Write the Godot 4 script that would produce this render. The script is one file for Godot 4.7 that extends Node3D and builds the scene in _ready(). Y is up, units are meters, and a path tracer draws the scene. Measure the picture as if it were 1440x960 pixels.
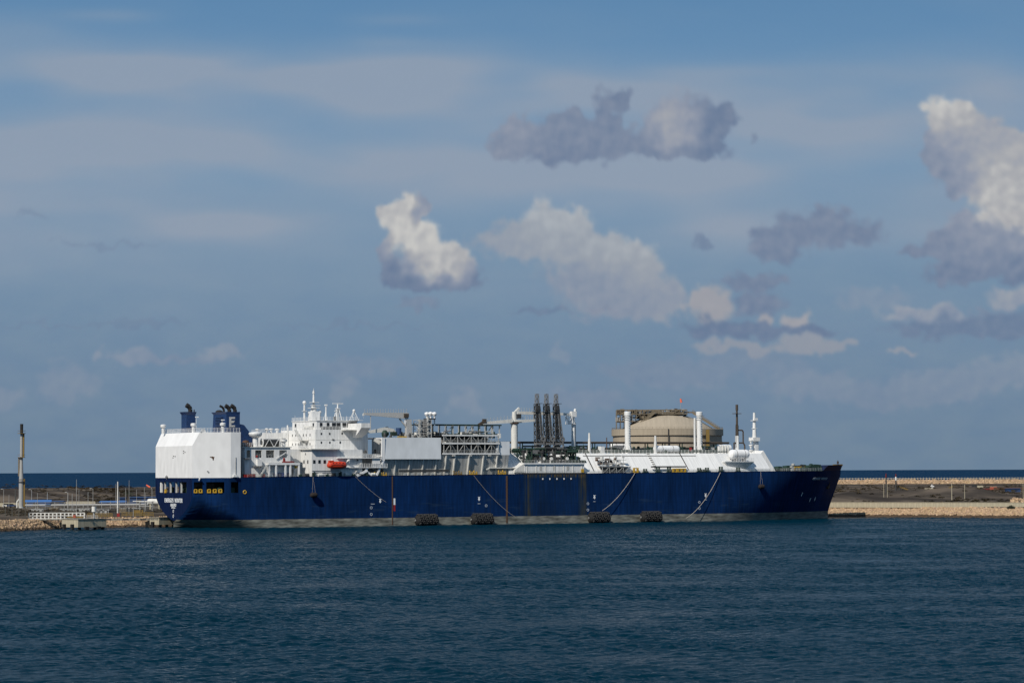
extends Node3D
# An LNG storage and regasification ship moored along a rocky harbour shore, seen from the water.
# Metres, y up. Ship parts are in ship axes: x from transom to bow, y above the water, z to starboard.

const SHIP_AT := Vector3(-113.95, 0, -837.29)
const SHIP_TURN := 28.2
const BEAM := 21.7
var M := {}
var T := {}
var used := {}
var ship: Node3D
var rng := RandomNumberGenerator.new()

func _ready() -> void:
	rng.seed = 4711
	# ---- camera, sky, sun, exposure
	var cam := Camera3D.new()
	cam.name = "camera"
	cam.position = Vector3(0, 18.5, 0)
	cam.rotation_degrees = Vector3(2.9832, 0, -0.207)
	cam.fov = 15.618
	cam.near = 1.0
	cam.far = 400000.0
	add_child(cam)
	cam.current = true
	var env := Environment.new()
	env.background_mode = Environment.BG_SKY
	env.tonemap_mode = Environment.TONE_MAPPER_LINEAR
	env.tonemap_exposure = 1.0
	env.sdfgi_enabled = true
	env.ssao_enabled = true
	env.ssil_enabled = true
	var pano := PanoramaSkyMaterial.new()
	pano.panorama = ImageTexture.create_from_image(sky_image())
	pano.energy_multiplier = 1.0
	env.sky = Sky.new()
	env.sky.sky_material = pano
	env.sky_rotation = (Basis(Vector3.RIGHT, deg_to_rad(SKY_TILT - 90.0)) * Basis(Vector3.UP, PI)).get_euler()
	env.background_energy_multiplier = 1.0
	var we := WorldEnvironment.new()
	we.name = "world_environment"
	we.environment = env
	add_child(we)
	var sun := DirectionalLight3D.new()
	sun.name = "sun"
	sun.light_energy = 1.5
	sun.light_color = Color(1.0, 0.97, 0.92)
	sun.light_angular_distance = 0.53
	sun.shadow_enabled = true
	var az := deg_to_rad(33.0)
	var el := deg_to_rad(42.5)
	add_child(sun)
	sun.look_at_from_position(Vector3.ZERO, -Vector3(-sin(az) * cos(el), sin(el), cos(az) * cos(el)), Vector3.UP)
	print("sky done ", Time.get_ticks_msec())
	materials()
	# ---- setting
	water()
	land()
	print("land done ", Time.get_ticks_msec())
	# ---- ship
	build_ship()
	print("ship done ", Time.get_ticks_msec())
	afloat()
	# ---- shore
	shore_left()
	shore_behind()
	shore_right()
	print("all done ", Time.get_ticks_msec())

# ------------------------------------------------------------------ helpers
func numbered(called: String) -> String:
	var n: int = used.get(called, 0)
	used[called] = n + 1
	return called if n == 0 else "%s_%03d" % [called, n]

func thing(called: String, label: String, category: String, at := Vector3.ZERO, turn := 0.0, group := "") -> Node3D:
	var o := Node3D.new()
	o.name = numbered(called)
	add_child(o)
	o.position = at
	o.rotation_degrees.y = turn
	tag(o, label, category, group)
	return o

func tag(o: Node, label: String, category: String, group := "") -> void:
	o.set_meta("label", label)
	o.set_meta("category", category)
	if group != "":
		o.set_meta("group", group)

func struct(o: Node) -> void:
	o.set_meta("kind", "structure")

func mb() -> SurfaceTool:
	var st := SurfaceTool.new()
	st.begin(Mesh.PRIMITIVE_TRIANGLES)
	return st

func put(mesh: Mesh, called: String, m: Material, parent: Node, at := Vector3.ZERO) -> MeshInstance3D:
	var o := MeshInstance3D.new()
	o.mesh = mesh
	o.material_override = m
	o.name = called if parent != self else numbered(called)
	parent.add_child(o, true)
	o.position = at
	return o

func done(st: SurfaceTool, called: String, m: Material, parent: Node) -> MeshInstance3D:
	return put(st.commit(), called, m, parent)

# corners run counter-clockwise seen from outside
func q4(st: SurfaceTool, a: Vector3, b: Vector3, c: Vector3, d: Vector3) -> void:
	var n := (c - a).cross(d - b).normalized()
	for p in [a, c, b, a, d, c]:
		st.set_normal(n)
		st.add_vertex(p)

func t3(st: SurfaceTool, a: Vector3, b: Vector3, c: Vector3) -> void:
	var n := (b - a).cross(c - a).normalized()
	for p in [a, c, b]:
		st.set_normal(n)
		st.add_vertex(p)

# eight corners: bottom four then top four, both counter-clockwise seen from above
func hexa(st: SurfaceTool, p: Array) -> void:
	q4(st, p[4], p[5], p[6], p[7])
	q4(st, p[3], p[2], p[1], p[0])
	for k in 4:
		var j := (k + 1) % 4
		q4(st, p[k], p[j], p[4 + j], p[4 + k])

func box(st: SurfaceTool, lo: Vector3, hi: Vector3) -> void:
	hexa(st, [Vector3(lo.x, lo.y, hi.z), Vector3(hi.x, lo.y, hi.z), Vector3(hi.x, lo.y, lo.z), Vector3(lo.x, lo.y, lo.z),
		Vector3(lo.x, hi.y, hi.z), Vector3(hi.x, hi.y, hi.z), Vector3(hi.x, hi.y, lo.z), Vector3(lo.x, hi.y, lo.z)])

func cbox(st: SurfaceTool, c: Vector3, size: Vector3) -> void:
	box(st, c - size * 0.5, c + size * 0.5)

# a bar of w by h between two points
func bar(st: SurfaceTool, p: Vector3, q: Vector3, w := 0.1, h := -1.0, w2 := -1.0, h2 := -1.0) -> void:
	if h < 0.0: h = w
	if w2 < 0.0: w2 = w
	if h2 < 0.0: h2 = h
	var z := (q - p).normalized()
	var x := Vector3.UP.cross(z)
	if x.length() < 0.01: x = Vector3.RIGHT
	x = x.normalized()
	var y := z.cross(x)
	var c: Array = []
	for e in [[p, w, h], [q, w2, h2]]:
		for s in [[-1, -1], [1, -1], [1, 1], [-1, 1]]:
			c.append(e[0] + x * (0.5 * e[1] * s[0]) + y * (0.5 * e[2] * s[1]))
	q4(st, c[3], c[2], c[1], c[0])
	q4(st, c[4], c[5], c[6], c[7])
	for k in 4:
		var j := (k + 1) % 4
		q4(st, c[k], c[j], c[4 + j], c[4 + k])

func tube(st: SurfaceTool, p: Vector3, q: Vector3, r: float, r2 := -1.0, n := 12, caps := true) -> void:
	if r2 < 0.0: r2 = r
	var z := (q - p).normalized()
	var x := Vector3.UP.cross(z)
	if x.length() < 0.01: x = Vector3.RIGHT
	x = x.normalized()
	var y := z.cross(x)
	for k in n:
		var a := TAU * k / n
		var b := TAU * (k + 1) / n
		var u := x * cos(a) + y * sin(a)
		var v := x * cos(b) + y * sin(b)
		var c := [[p + u * r, u], [p + v * r, v], [q + v * r2, v], [q + u * r2, u]]
		for i in [0, 2, 1, 0, 3, 2]:
			st.set_normal(c[i][1])
			st.add_vertex(c[i][0])
		if caps:
			t3(st, p, p + v * r, p + u * r)
			t3(st, q, q + u * r2, q + v * r2)

# profile of [radius, height] turned round a vertical axis at c; axis may be given
func lathe(st: SurfaceTool, c: Vector3, prof: Array, n := 16, axis := Vector3.UP) -> void:
	var x := Vector3.RIGHT if absf(axis.x) < 0.9 else Vector3.BACK
	var w := axis.cross(x).normalized()
	x = w.cross(axis).normalized()
	for i in prof.size() - 1:
		var r0: float = prof[i][0]
		var h0: float = prof[i][1]
		var r1: float = prof[i + 1][0]
		var h1: float = prof[i + 1][1]
		var t := Vector2(r1 - r0, h1 - h0).normalized()
		for k in n:
			var a := TAU * k / n
			var b := TAU * (k + 1) / n
			var u := x * cos(a) + w * sin(a)
			var v := x * cos(b) + w * sin(b)
			var nu := (u * t.y - axis * t.x)
			var nv := (v * t.y - axis * t.x)
			var e := [[c + u * r0 + axis * h0, nu], [c + v * r0 + axis * h0, nv], [c + v * r1 + axis * h1, nv], [c + u * r1 + axis * h1, nu]]
			var order := [0, 1, 2, 0, 2, 3]
			if (e[1][0] - e[0][0]).cross(e[2][0] - e[0][0]).dot(nu) + (e[2][0] - e[0][0]).cross(e[3][0] - e[0][0]).dot(nu) > 0.0:
				order = [0, 2, 1, 0, 3, 2]
			for g in order:
				st.set_normal(e[g][1])
				st.add_vertex(e[g][0])

func path_tube(st: SurfaceTool, pts: Array, r: float, n := 8) -> void:
	for k in pts.size() - 1:
		tube(st, pts[k], pts[k + 1], r, r, n, true)

func bxp(called: String, m: Material, parent: Node, lo: Vector3, hi: Vector3) -> MeshInstance3D:
	var st := mb()
	box(st, lo, hi)
	return done(st, called, m, parent)

func tbp(called: String, m: Material, parent: Node, p: Vector3, q: Vector3, r: float, r2 := -1.0, n := 14) -> MeshInstance3D:
	var st := mb()
	tube(st, p, q, r, r2, n)
	return done(st, called, m, parent)

# outline in (x, y) pushed along z from z0 to z1
func prism(st: SurfaceTool, outline: Array, z0: float, z1: float) -> void:
	var pv := PackedVector2Array(outline)
	if Geometry2D.is_polygon_clockwise(pv):
		pv.reverse()
	var tri := Geometry2D.triangulate_polygon(pv)
	for k in range(0, tri.size(), 3):
		var a := pv[tri[k]]
		var b := pv[tri[k + 1]]
		var c := pv[tri[k + 2]]
		if (b - a).cross(c - a) < 0.0:
			var s := b
			b = c
			c = s
		t3(st, Vector3(a.x, a.y, z1), Vector3(b.x, b.y, z1), Vector3(c.x, c.y, z1))
		t3(st, Vector3(a.x, a.y, z0), Vector3(c.x, c.y, z0), Vector3(b.x, b.y, z0))
	for k in pv.size():
		var a := pv[k]
		var b := pv[(k + 1) % pv.size()]
		q4(st, Vector3(a.x, a.y, z1), Vector3(a.x, a.y, z0), Vector3(b.x, b.y, z0), Vector3(b.x, b.y, z1))

# outline in (x, z) raised from y0 to y1
func slab(st: SurfaceTool, outline: Array, y0: float, y1: float) -> void:
	var pv := PackedVector2Array(outline)
	if not Geometry2D.is_polygon_clockwise(pv):
		pv.reverse()
	var tri := Geometry2D.triangulate_polygon(pv)
	for k in range(0, tri.size(), 3):
		var a := pv[tri[k]]
		var b := pv[tri[k + 1]]
		var c := pv[tri[k + 2]]
		if (b - a).cross(c - a) > 0.0:
			var s := b
			b = c
			c = s
		t3(st, Vector3(a.x, y1, a.y), Vector3(b.x, y1, b.y), Vector3(c.x, y1, c.y))
		t3(st, Vector3(a.x, y0, a.y), Vector3(c.x, y0, c.y), Vector3(b.x, y0, b.y))
	for k in pv.size():
		var a := pv[k]
		var b := pv[(k + 1) % pv.size()]
		q4(st, Vector3(a.x, y0, a.y), Vector3(b.x, y0, b.y), Vector3(b.x, y1, b.y), Vector3(a.x, y1, a.y))

func railing(called: String, parent: Node, m: Material, pts: Array, height := 1.1, step := 1.6, r := 0.05) -> MeshInstance3D:
	var st := mb()
	for k in pts.size() - 1:
		var p: Vector3 = pts[k]
		var q: Vector3 = pts[k + 1]
		for lv in [1.0, 0.66, 0.33]:
			bar(st, p + Vector3.UP * height * lv, q + Vector3.UP * height * lv, r)
		var n := int(ceil(p.distance_to(q) / step))
		for i in n + 1:
			var b := p.lerp(q, float(i) / n)
			bar(st, b, b + Vector3.UP * height, r * 1.2)
	return done(st, called, m, parent)

# an open steel lattice of four legs between two levels
func lattice(st: SurfaceTool, c0: Vector3, c1: Vector3, w0: float, w1: float, bays: int, t := 0.12) -> void:
	var co := [[-1, -1], [1, -1], [1, 1], [-1, 1]]
	var prev: Array = []
	for b in bays + 1:
		var f := float(b) / bays
		var c := c0.lerp(c1, f)
		var w := lerpf(w0, w1, f) * 0.5
		var ring: Array = []
		for s in co:
			ring.append(c + Vector3(w * s[0], 0, w * s[1]))
		for k in 4:
			bar(st, ring[k], ring[(k + 1) % 4], t * 0.8)
			if prev.size() > 0:
				bar(st, prev[k], ring[k], t)
				if (b + k) % 2 == 0:
					bar(st, prev[k], ring[(k + 1) % 4], t * 0.7)
				else:
					bar(st, prev[(k + 1) % 4], ring[k], t * 0.7)
		prev = ring

# ------------------------------------------------------------------ sky
# The panorama is tilted so that its fine rows lie over the harbour mouth; directions are azimuth (right +) and height in degrees.
const SKY_TILT := 17.0
const SKY_W := 3072
const SKY_H := 4096
const WIN_A := 14.5
const WIN_E0 := -0.6
const WIN_E1 := 12.6
const WIN_STEP := 0.04

func mixc(a: Vector3, b: Vector3, t: float) -> Vector3:
	return a + (b - a) * t

func sky_base(e: float) -> Vector3:
	var stops := [[-5.0, Vector3(107, 129, 152)], [0.0, Vector3(109, 131, 153)], [2.0, Vector3(113, 136, 160)], [4.5, Vector3(117, 143, 168)], [7.0, Vector3(113, 147, 178)],
		[9.3, Vector3(104, 142, 178)], [11.0, Vector3(93, 134, 173)], [25.0, Vector3(86, 126, 168)], [50.0, Vector3(74, 112, 158)], [90.0, Vector3(64, 100, 148)]]
	for k in stops.size() - 1:
		if e <= stops[k + 1][0]:
			return mixc(stops[k][1], stops[k + 1][1], clampf((e - stops[k][0]) / (stops[k + 1][0] - stops[k][0]), 0.0, 1.0))
	return stops[-1][1]

func cloud_tone(lit: float, e: float) -> Vector3:
	var dark := Vector3(105, 123, 151)
	var mid := Vector3(143, 151, 168)
	var pale := Vector3(170, 171, 175)
	var bright := Vector3(195, 194, 192)
	var c: Vector3
	if lit < 0.5:
		c = mixc(dark, mid, lit * 2.0)
	elif lit < 0.8:
		c = mixc(mid, pale, (lit - 0.5) / 0.3)
	else:
		c = mixc(pale, bright, minf((lit - 0.8) / 0.2, 1.2))
	var low := clampf((4.6 - e) / 4.6, 0.0, 1.0)
	return c + Vector3(4, -3, -5) * low * lit

func sky_image() -> Image:
	var n1 := FastNoiseLite.new()
	n1.seed = 11
	n1.noise_type = FastNoiseLite.TYPE_SIMPLEX_SMOOTH
	n1.fractal_type = FastNoiseLite.FRACTAL_FBM
	n1.fractal_octaves = 5
	n1.frequency = 0.55
	var n2 := FastNoiseLite.new()
	n2.seed = 23
	n2.noise_type = FastNoiseLite.TYPE_SIMPLEX_SMOOTH
	n2.fractal_type = FastNoiseLite.FRACTAL_FBM
	n2.fractal_octaves = 3
	n2.fractal_gain = 0.4
	n2.frequency = 0.13
	var nb := FastNoiseLite.new()
	nb.seed = 31
	nb.noise_type = FastNoiseLite.TYPE_SIMPLEX_SMOOTH
	nb.fractal_type = FastNoiseLite.FRACTAL_FBM
	nb.fractal_octaves = 5
	nb.fractal_gain = 0.42
	nb.frequency = 0.9
	# thin high veils: azimuth, height, half width, half height, strength
	var veils := [
		[-6.38, 9.08, 7.4, 0.50, 0.62], [-9.77, 9.24, 3.0, 0.3, 0.3], [-1.63, 8.73, 3.6, 0.7, 0.5], [1.33, 7.88, 4.0, 1.0, 0.45], [6.09, 7.9, 2.9, 0.95, 0.62], [3.47, 6.96, 3.0, 0.5, 0.45],
		[-9.76, 7.4, 5.4, 0.55, 0.5], [-10.71, 5.54, 4.6, 1.0, 0.5], [-6.86, 5.62, 1.5, 0.36, 0.55], [7.52, 5.44, 3.4, 0.5, 0.45], [9.98, 9.2, 1.4, 0.45, 0.5], [11.09, 8.65, 1.4, 0.5, 0.35],
		[-6.37, 4.45, 5.5, 0.5, 0.16], [-11.21, 10.08, 1.3, 0.35, 0.3], [-9.3, 10.34, 1.1, 0.14, 0.42], [4.6, 5.57, 1.0, 0.22, 0.35], [-2.61, 10.34, 1.0, 0.12, 0.15], [2.3, 4.28, 2.3, 0.5, 0.25],
		[-2.61, 9.83, 1.0, 0.14, 0.16], [4.79, 9.13, 1.6, 0.16, 0.3], [-4.91, 6.9, 3.4, 0.5, 0.3]]
	# heaped clouds: opacity, edge, list of puffs (azimuth, height, half width, half height in degrees, how lit)
	var heaps := [
		[0.48, 0.30, [[-8.7, 2.66, 0.5, 0.22, 0.62], [-9.42, 2.69, 0.16, 0.2, 0.6], [-6.69, 2.74, 0.66, 0.2, 0.58], [-7.98, 2.56, 1.2, 0.13, 0.3]]],
		[0.30, 0.40, [[-10.13, 2.01, 0.8, 0.5, 0.55], [-3.93, 1.88, 0.4, 0.36, 0.6], [-1.07, 1.6, 0.5, 0.3, 0.6], [-3.44, 2.42, 1.4, 0.22, 0.3], [1.06, 2.73, 0.3, 0.22, 0.55], [-11.63, 1.68, 0.5, 0.3, 0.5]]],
		[0.30, 0.3, [[-8.3, 3.39, 0.9, 0.1, 0.05], [-10.06, 3.33, 2.4, 0.05, 0.1], [-3.6, 3.35, 2.2, 0.05, 0.1], [-9.27, 5.19, 1.4, 0.06, 0.1], [-10.95, 5.86, 0.5, 0.09, 0.05]]],
		[0.60, 0.2, [[0.74, 3.7, 0.8, 0.12, 0.05], [2.05, 3.69, 0.28, 0.08, 0.0], [4.47, 5.24, 0.3, 0.12, 0.05], [-2.13, 3.89, 0.6, 0.13, 0.2], [5.6, 7.58, 0.12, 0.1, 0.2]]],
		[0.70, 0.34, [[0.75, 5.76, 0.6, 0.52, 1.0], [1.39, 5.76, 0.46, 0.32, 1.0], [1.16, 5.24, 1.15, 0.55, 0.8], [2.34, 5.05, 0.8, 0.44, 0.95], [2.99, 4.68, 0.62, 0.56, 0.9], [1.97, 4.41, 1.4, 0.5, 0.42], [-0.07, 5.31, 1.0, 0.42, 0.62], [3.58, 3.94, 0.5, 0.6, 0.62], [2.46, 3.87, 1.4, 0.5, 0.45]], 0.3],
		[0.62, 0.3, [[6.69, 2.87, 0.9, 0.24, 0.72], [7.82, 2.83, 0.28, 0.14, 0.74], [8.86, 2.66, 0.44, 0.09, 0.74], [4.9, 2.86, 0.9, 0.16, 0.6], [5.55, 2.79, 0.5, 0.16, 0.6], [7.33, 2.77, 0.4, 0.18, 0.65]], 0.8],
		[0.34, 0.4, [[3.92, 2.15, 1.4, 0.4, 0.4], [6.84, 1.96, 1.4, 0.4, 0.5], [9.89, 1.94, 1.5, 0.44, 0.55], [8.31, 3.89, 1.0, 0.3, 0.5], [2.94, 2.31, 1.1, 0.3, 0.2], [11.32, 2.24, 0.9, 0.4, 0.6], [5.39, 2.46, 1.6, 0.3, 0.3], [8.61, 1.62, 1.6, 0.3, 0.35], [1.63, 1.67, 1.4, 0.3, 0.4]]],
		[0.75, 0.3, [[9.9, 3.19, 1.5, 0.26, 0.06], [11.01, 3.29, 1.1, 0.34, 0.05], [9.43, 3.56, 1.1, 0.18, 0.6], [11.42, 3.85, 0.6, 0.26, 0.62], [11.17, 3.05, 0.9, 0.2, 0.1]]],
		[0.9, 0.22, [[6.71, 5.47, 0.85, 0.5, 0.18], [7.93, 5.39, 0.7, 0.36, 0.14], [5.98, 5.13, 0.6, 0.36, 0.22], [6.22, 4.86, 0.6, 0.2, 0.1], [7.37, 5.77, 0.4, 0.24, 0.26], [5.74, 5.47, 0.3, 0.2, 0.1]]],
		[0.86, 0.16, [[4.59, 3.77, 0.62, 0.46, 0.78], [4.34, 3.94, 0.3, 0.26, 0.84], [6.61, 3.39, 0.42, 0.2, 0.86], [5.85, 3.44, 0.2, 0.18, 0.7]], 0.75],
		[0.92, 0.18, [[4.58, 3.27, 0.62, 0.26, 0.0], [5.56, 3.18, 0.9, 0.2, 0.08], [6.77, 3.17, 0.8, 0.16, 0.02], [5.57, 4.29, 0.9, 0.24, 0.16], [5.69, 3.8, 0.7, 0.3, 0.16]]],
		[0.95, 0.16, [[-0.07, 7.46, 0.66, 0.26, 0.34], [0.15, 7.82, 0.4, 0.4, 0.5], [0.84, 7.72, 0.9, 0.44, 0.26], [1.83, 7.68, 0.8, 0.48, 0.22], [2.26, 8.32, 0.32, 0.56, 0.2], [2.59, 8.51, 0.26, 0.34, 0.12], [2.98, 7.54, 1.0, 0.42, 0.24],
			[3.72, 7.98, 0.72, 0.72, 0.5], [3.83, 7.82, 0.5, 0.55, 0.95], [4.46, 7.92, 0.6, 0.66, 0.08], [4.88, 7.97, 0.34, 0.44, 0.1], [3.96, 7.3, 1.2, 0.2, 0.06], [1.33, 7.27, 1.2, 0.24, 0.14], [1.34, 8.12, 0.4, 0.2, 0.25]]],
		[0.96, 0.14, [[-2.42, 6.13, 0.26, 0.3, 0.92], [-2.68, 5.73, 0.44, 0.44, 0.98], [-2.19, 5.36, 0.6, 0.52, 1.0], [-1.77, 4.89, 0.66, 0.5, 0.92], [-1.31, 4.75, 0.46, 0.44, 0.84], [-2.86, 5.93, 0.2, 0.24, 0.8],
			[-0.98, 4.49, 0.32, 0.36, 0.12], [-2.59, 4.53, 0.5, 0.4, 0.06], [-1.88, 4.3, 1.05, 0.17, 0.06], [-2.9, 5.08, 0.2, 0.36, 0.36], [-2.12, 6.01, 0.16, 0.3, 0.4]]],
		[0.95, 0.26, [[11.04, 5.06, 1.6, 0.5, 0.3], [11.67, 5.2, 1.3, 0.6, 0.5], [10.56, 5.23, 1.1, 0.55, 0.38], [11.04, 5.54, 1.0, 0.5, 0.55], [9.93, 5.13, 0.46, 0.38, 0.12], [11.11, 4.62, 1.3, 0.4, 0.14], [10.08, 4.42, 0.8, 0.26, 0.14], [9.21, 4.92, 0.36, 0.18, 0.12], [11.74, 4.48, 0.8, 0.4, 0.1]]],
		[0.95, 0.2, [[9.89, 7.06, 0.5, 0.66, 0.34], [10.23, 6.52, 0.4, 0.46, 0.22], [9.64, 7.34, 0.26, 0.34, 0.3], [11.07, 7.54, 0.5, 0.42, 0.62], [11.46, 7.13, 0.5, 0.5, 0.74], [10.82, 6.67, 0.62, 0.6, 0.92], [11.24, 6.09, 0.8, 0.72, 0.88], [11.85, 6.56, 0.8, 1.0, 0.86],
			[10.2, 7.76, 0.74, 0.52, 0.8], [10.72, 7.23, 0.8, 0.7, 0.66], [10.3, 6.84, 0.6, 0.6, 0.4], [9.79, 8.13, 0.36, 0.36, 1.0], [10.29, 8.17, 0.4, 0.34, 1.0], [12.15, 5.75, 0.9, 0.8, 0.8]]]]
	var nx := int(2.0 * WIN_A / WIN_STEP)
	var ny := int((WIN_E1 - WIN_E0) / WIN_STEP)
	var col := PackedVector3Array()
	col.resize(nx * ny)
	for j in ny:
		var e := WIN_E0 + (j + 0.5) * WIN_STEP
		var base := sky_base(e)
		for i in nx:
			var a := -WIN_A + (i + 0.5) * WIN_STEP
			var v := 0.0
			for w in veils:
				var dx: float = (a - w[0]) / w[2]
				var dy: float = (e - w[1]) / w[3]
				var r := dx * dx + dy * dy
				if r < 5.0:
					v += w[4] * exp(-r)
			var nz := n2.get_noise_2d(a * 1.2 + e * 0.4, e * 4.5)
			v += 0.40 * smoothstep(4.4, 6.2, e) * (1.0 - smoothstep(8.9, 10.0, e + 0.05 * a))
			v = v * (0.9 + 0.7 * nz) + maxf(nz, 0.0) * 0.12
			v = clampf(v, 0.0, 0.85)
			var haze := n1.get_noise_2d(a * 1.1 + 40.0, e * 2.6)
			var c := mixc(base, Vector3(150, 160, 176), v * 0.92)
			c += Vector3(6, 4, 1) * haze * clampf(1.2 - e / 6.0, 0.15, 1.0)
			col[j * nx + i] = c
	for hp in heaps:
		var lo := Vector2(99, 99)
		var hi := Vector2(-99, -99)
		for p in hp[2]:
			lo = lo.min(Vector2(p[0] - p[2] * 1.35, p[1] - p[3] * 1.35))
			hi = hi.max(Vector2(p[0] + p[2] * 1.35, p[1] + p[3] * 1.35))
		var i0 := maxi(0, int((lo.x + WIN_A) / WIN_STEP))
		var i1 := mini(nx - 1, int((hi.x + WIN_A) / WIN_STEP))
		var j0 := maxi(0, int((lo.y - WIN_E0) / WIN_STEP))
		var j1 := mini(ny - 1, int((hi.y - WIN_E0) / WIN_STEP))
		for j in range(j0, j1 + 1):
			var e0 := WIN_E0 + (j + 0.5) * WIN_STEP
			for i in range(i0, i1 + 1):
				var a0 := -WIN_A + (i + 0.5) * WIN_STEP
				var wx := nb.get_noise_2d(a0 * 1.8, e0 * 1.8)
				var wy := nb.get_noise_2d(a0 * 1.8 + 57.0, e0 * 1.8 + 13.0)
				var a := a0 + wx * 0.23
				var e := e0 + wy * 0.23
				var f := 0.0
				var lit := 0.0
				for p in hp[2]:
					var dx: float = (a - p[0]) / (p[2] * 1.3)
					var dy: float = (e - p[1]) / (p[3] * 1.3)
					var r := 1.0 - dx * dx - dy * dy
					if r > 0.0:
						f += r * r
				if f <= 0.0:
					continue
				var wsum := 0.0
				for p in hp[2]:
					var dx: float = (a - p[0]) / (p[2] * 1.75)
					var dy: float = (e - p[1]) / (p[3] * 1.75)
					var r := 1.0 - dx * dx - dy * dy
					if r > 0.0:
						r *= r * r
						wsum += r
						lit += r * p[4]
				lit /= maxf(wsum, 1e-5)
				var fine := nb.get_noise_2d(a0 * 3.2 + 9.0, e0 * 3.2)
				var soft: float = hp[1]
				var al: float = smoothstep(0.04, 0.04 + minf(soft * 3.8, 0.66), f + fine * 0.2) * hp[0]
				# relief: brighter where the billow faces the light from the upper left
				var rel := nb.get_noise_2d(a0 * 2.6 + 0.10, e0 * 2.6 - 0.14) - nb.get_noise_2d(a0 * 2.6 - 0.10, e0 * 2.6 + 0.14)
				lit = clampf(lit + fine * 0.10 - rel * 0.10, 0.0, 1.05)
				var k := j * nx + i
				var tone := cloud_tone(lit, e0)
				if hp.size() > 3:
					tone = mixc(tone, Vector3(158, 156, 163), hp[3] * clampf(lit * 1.6, 0.0, 1.0))
				col[k] = mixc(col[k], tone, al)
	# the whole sky at low resolution, then the part over the harbour at full resolution
	var tilt := Basis(Vector3.RIGHT, deg_to_rad(SKY_TILT - 90.0))
	var even := Vector3(107, 137, 168)
	var small := Image.create(384, 512, false, Image.FORMAT_RGB8)
	for y in 512:
		var th := (y + 0.5) / 512.0 * PI
		for x in 384:
			var c := even
			if th < PI * 0.48:
				var ph := ((x + 0.5) / 384.0 - 0.5) * TAU
				var d := tilt * Vector3(sin(th) * sin(ph), cos(th), -sin(th) * cos(ph))
				var e := rad_to_deg(asin(clampf(d.y, -1.0, 1.0)))
				if e > -4.0:
					c = sky_base(e)
					var pl := Vector2(d.x, d.z) / (maxf(d.y, 0.0) + 0.12)
					var nz := n1.get_noise_2d(pl.x * 2.2, pl.y * 2.2)
					c = mixc(c, Vector3(150, 160, 176), clampf(0.12 + n2.get_noise_2d(pl.x * 6.0, pl.y * 6.0) * 0.7, 0.0, 0.6))
					c = mixc(c, Vector3(178, 180, 186), smoothstep(0.2, 0.5, nz) * 0.7)
				c = mixc(c, even, smoothstep(PI * 0.40, PI * 0.47, th))
			small.set_pixel(x, y, Color8(int(c.x + 0.5), int(c.y + 0.5), int(c.z + 0.5)))
	var img: Image = small
	img.resize(SKY_W, SKY_H, Image.INTERPOLATE_CUBIC)
	var dr := RandomNumberGenerator.new()
	dr.seed = 5
	var y1 := int((SKY_TILT + 6.0) / 180.0 * SKY_H)
	for y in y1:
		var th := (y + 0.5) / SKY_H * PI
		for x in range(int(SKY_W * 0.16), int(SKY_W * 0.84)):
			var ph := ((x + 0.5) / SKY_W - 0.5) * TAU
			var d := tilt * Vector3(sin(th) * sin(ph), cos(th), -sin(th) * cos(ph))
			var a := rad_to_deg(atan2(d.x, -d.z))
			var e := rad_to_deg(asin(d.y))
			if absf(a) > WIN_A - 0.1 or e > WIN_E1 - 0.1 or e < WIN_E0 + 0.1:
				continue
			var fx := (a + WIN_A) / WIN_STEP - 0.5
			var fy := (e - WIN_E0) / WIN_STEP - 0.5
			var ix := int(fx)
			var iy := int(fy)
			var k := iy * nx + ix
			if k < 0 or k + nx + 1 >= nx * ny:
				continue
			var tx := fx - ix
			var ty := fy - iy
			var c := mixc(mixc(col[k], col[k + 1], tx), mixc(col[k + nx], col[k + nx + 1], tx), ty)
			# meets the rest of the sky softly
			var edge := smoothstep(WIN_A, WIN_A - 1.6, absf(a)) * smoothstep(WIN_E1, WIN_E1 - 1.2, e)
			if edge < 1.0:
				var o := img.get_pixel(x, y)
				c = mixc(Vector3(o.r8, o.g8, o.b8), c, edge)
			var di := dr.randf() - 0.5
			img.set_pixel(x, y, Color8(clampi(int(c.x + 0.5 + di), 0, 255), clampi(int(c.y + 0.5 + di), 0, 255), clampi(int(c.z + 0.5 + di), 0, 255)))
	return img

# ------------------------------------------------------------------ materials (base colours as linear values)
func lin(r: float, g: float, b: float) -> Color:
	return Color(r, g, b).linear_to_srgb()

func noise_tex(sd: int, freq: float, sx: float, sy: float, lo: float, hi: float, n := 256, oct := 5) -> ImageTexture:
	var f := FastNoiseLite.new()
	f.seed = sd
	f.frequency = freq
	f.fractal_octaves = oct
	var im := Image.create(n, n, false, Image.FORMAT_RGB8)
	for y in n:
		for x in n:
			# wrapped by blending with a shifted copy, so that it tiles
			var u := float(x) / n
			var v := float(y) / n
			var a := f.get_noise_2d(x * sx, y * sy)
			var b := f.get_noise_2d((x - n) * sx, y * sy)
			var c := f.get_noise_2d(x * sx, (y - n) * sy)
			var d := f.get_noise_2d((x - n) * sx, (y - n) * sy)
			var s := lerpf(lerpf(a, b, u), lerpf(c, d, u), v)
			var g := clampf(lerpf(lo, hi, 0.5 + s * 0.95), 0.0, 1.0)
			im.set_pixel(x, y, Color(g, g, g))
	im.generate_mipmaps()
	return ImageTexture.create_from_image(im)

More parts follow.
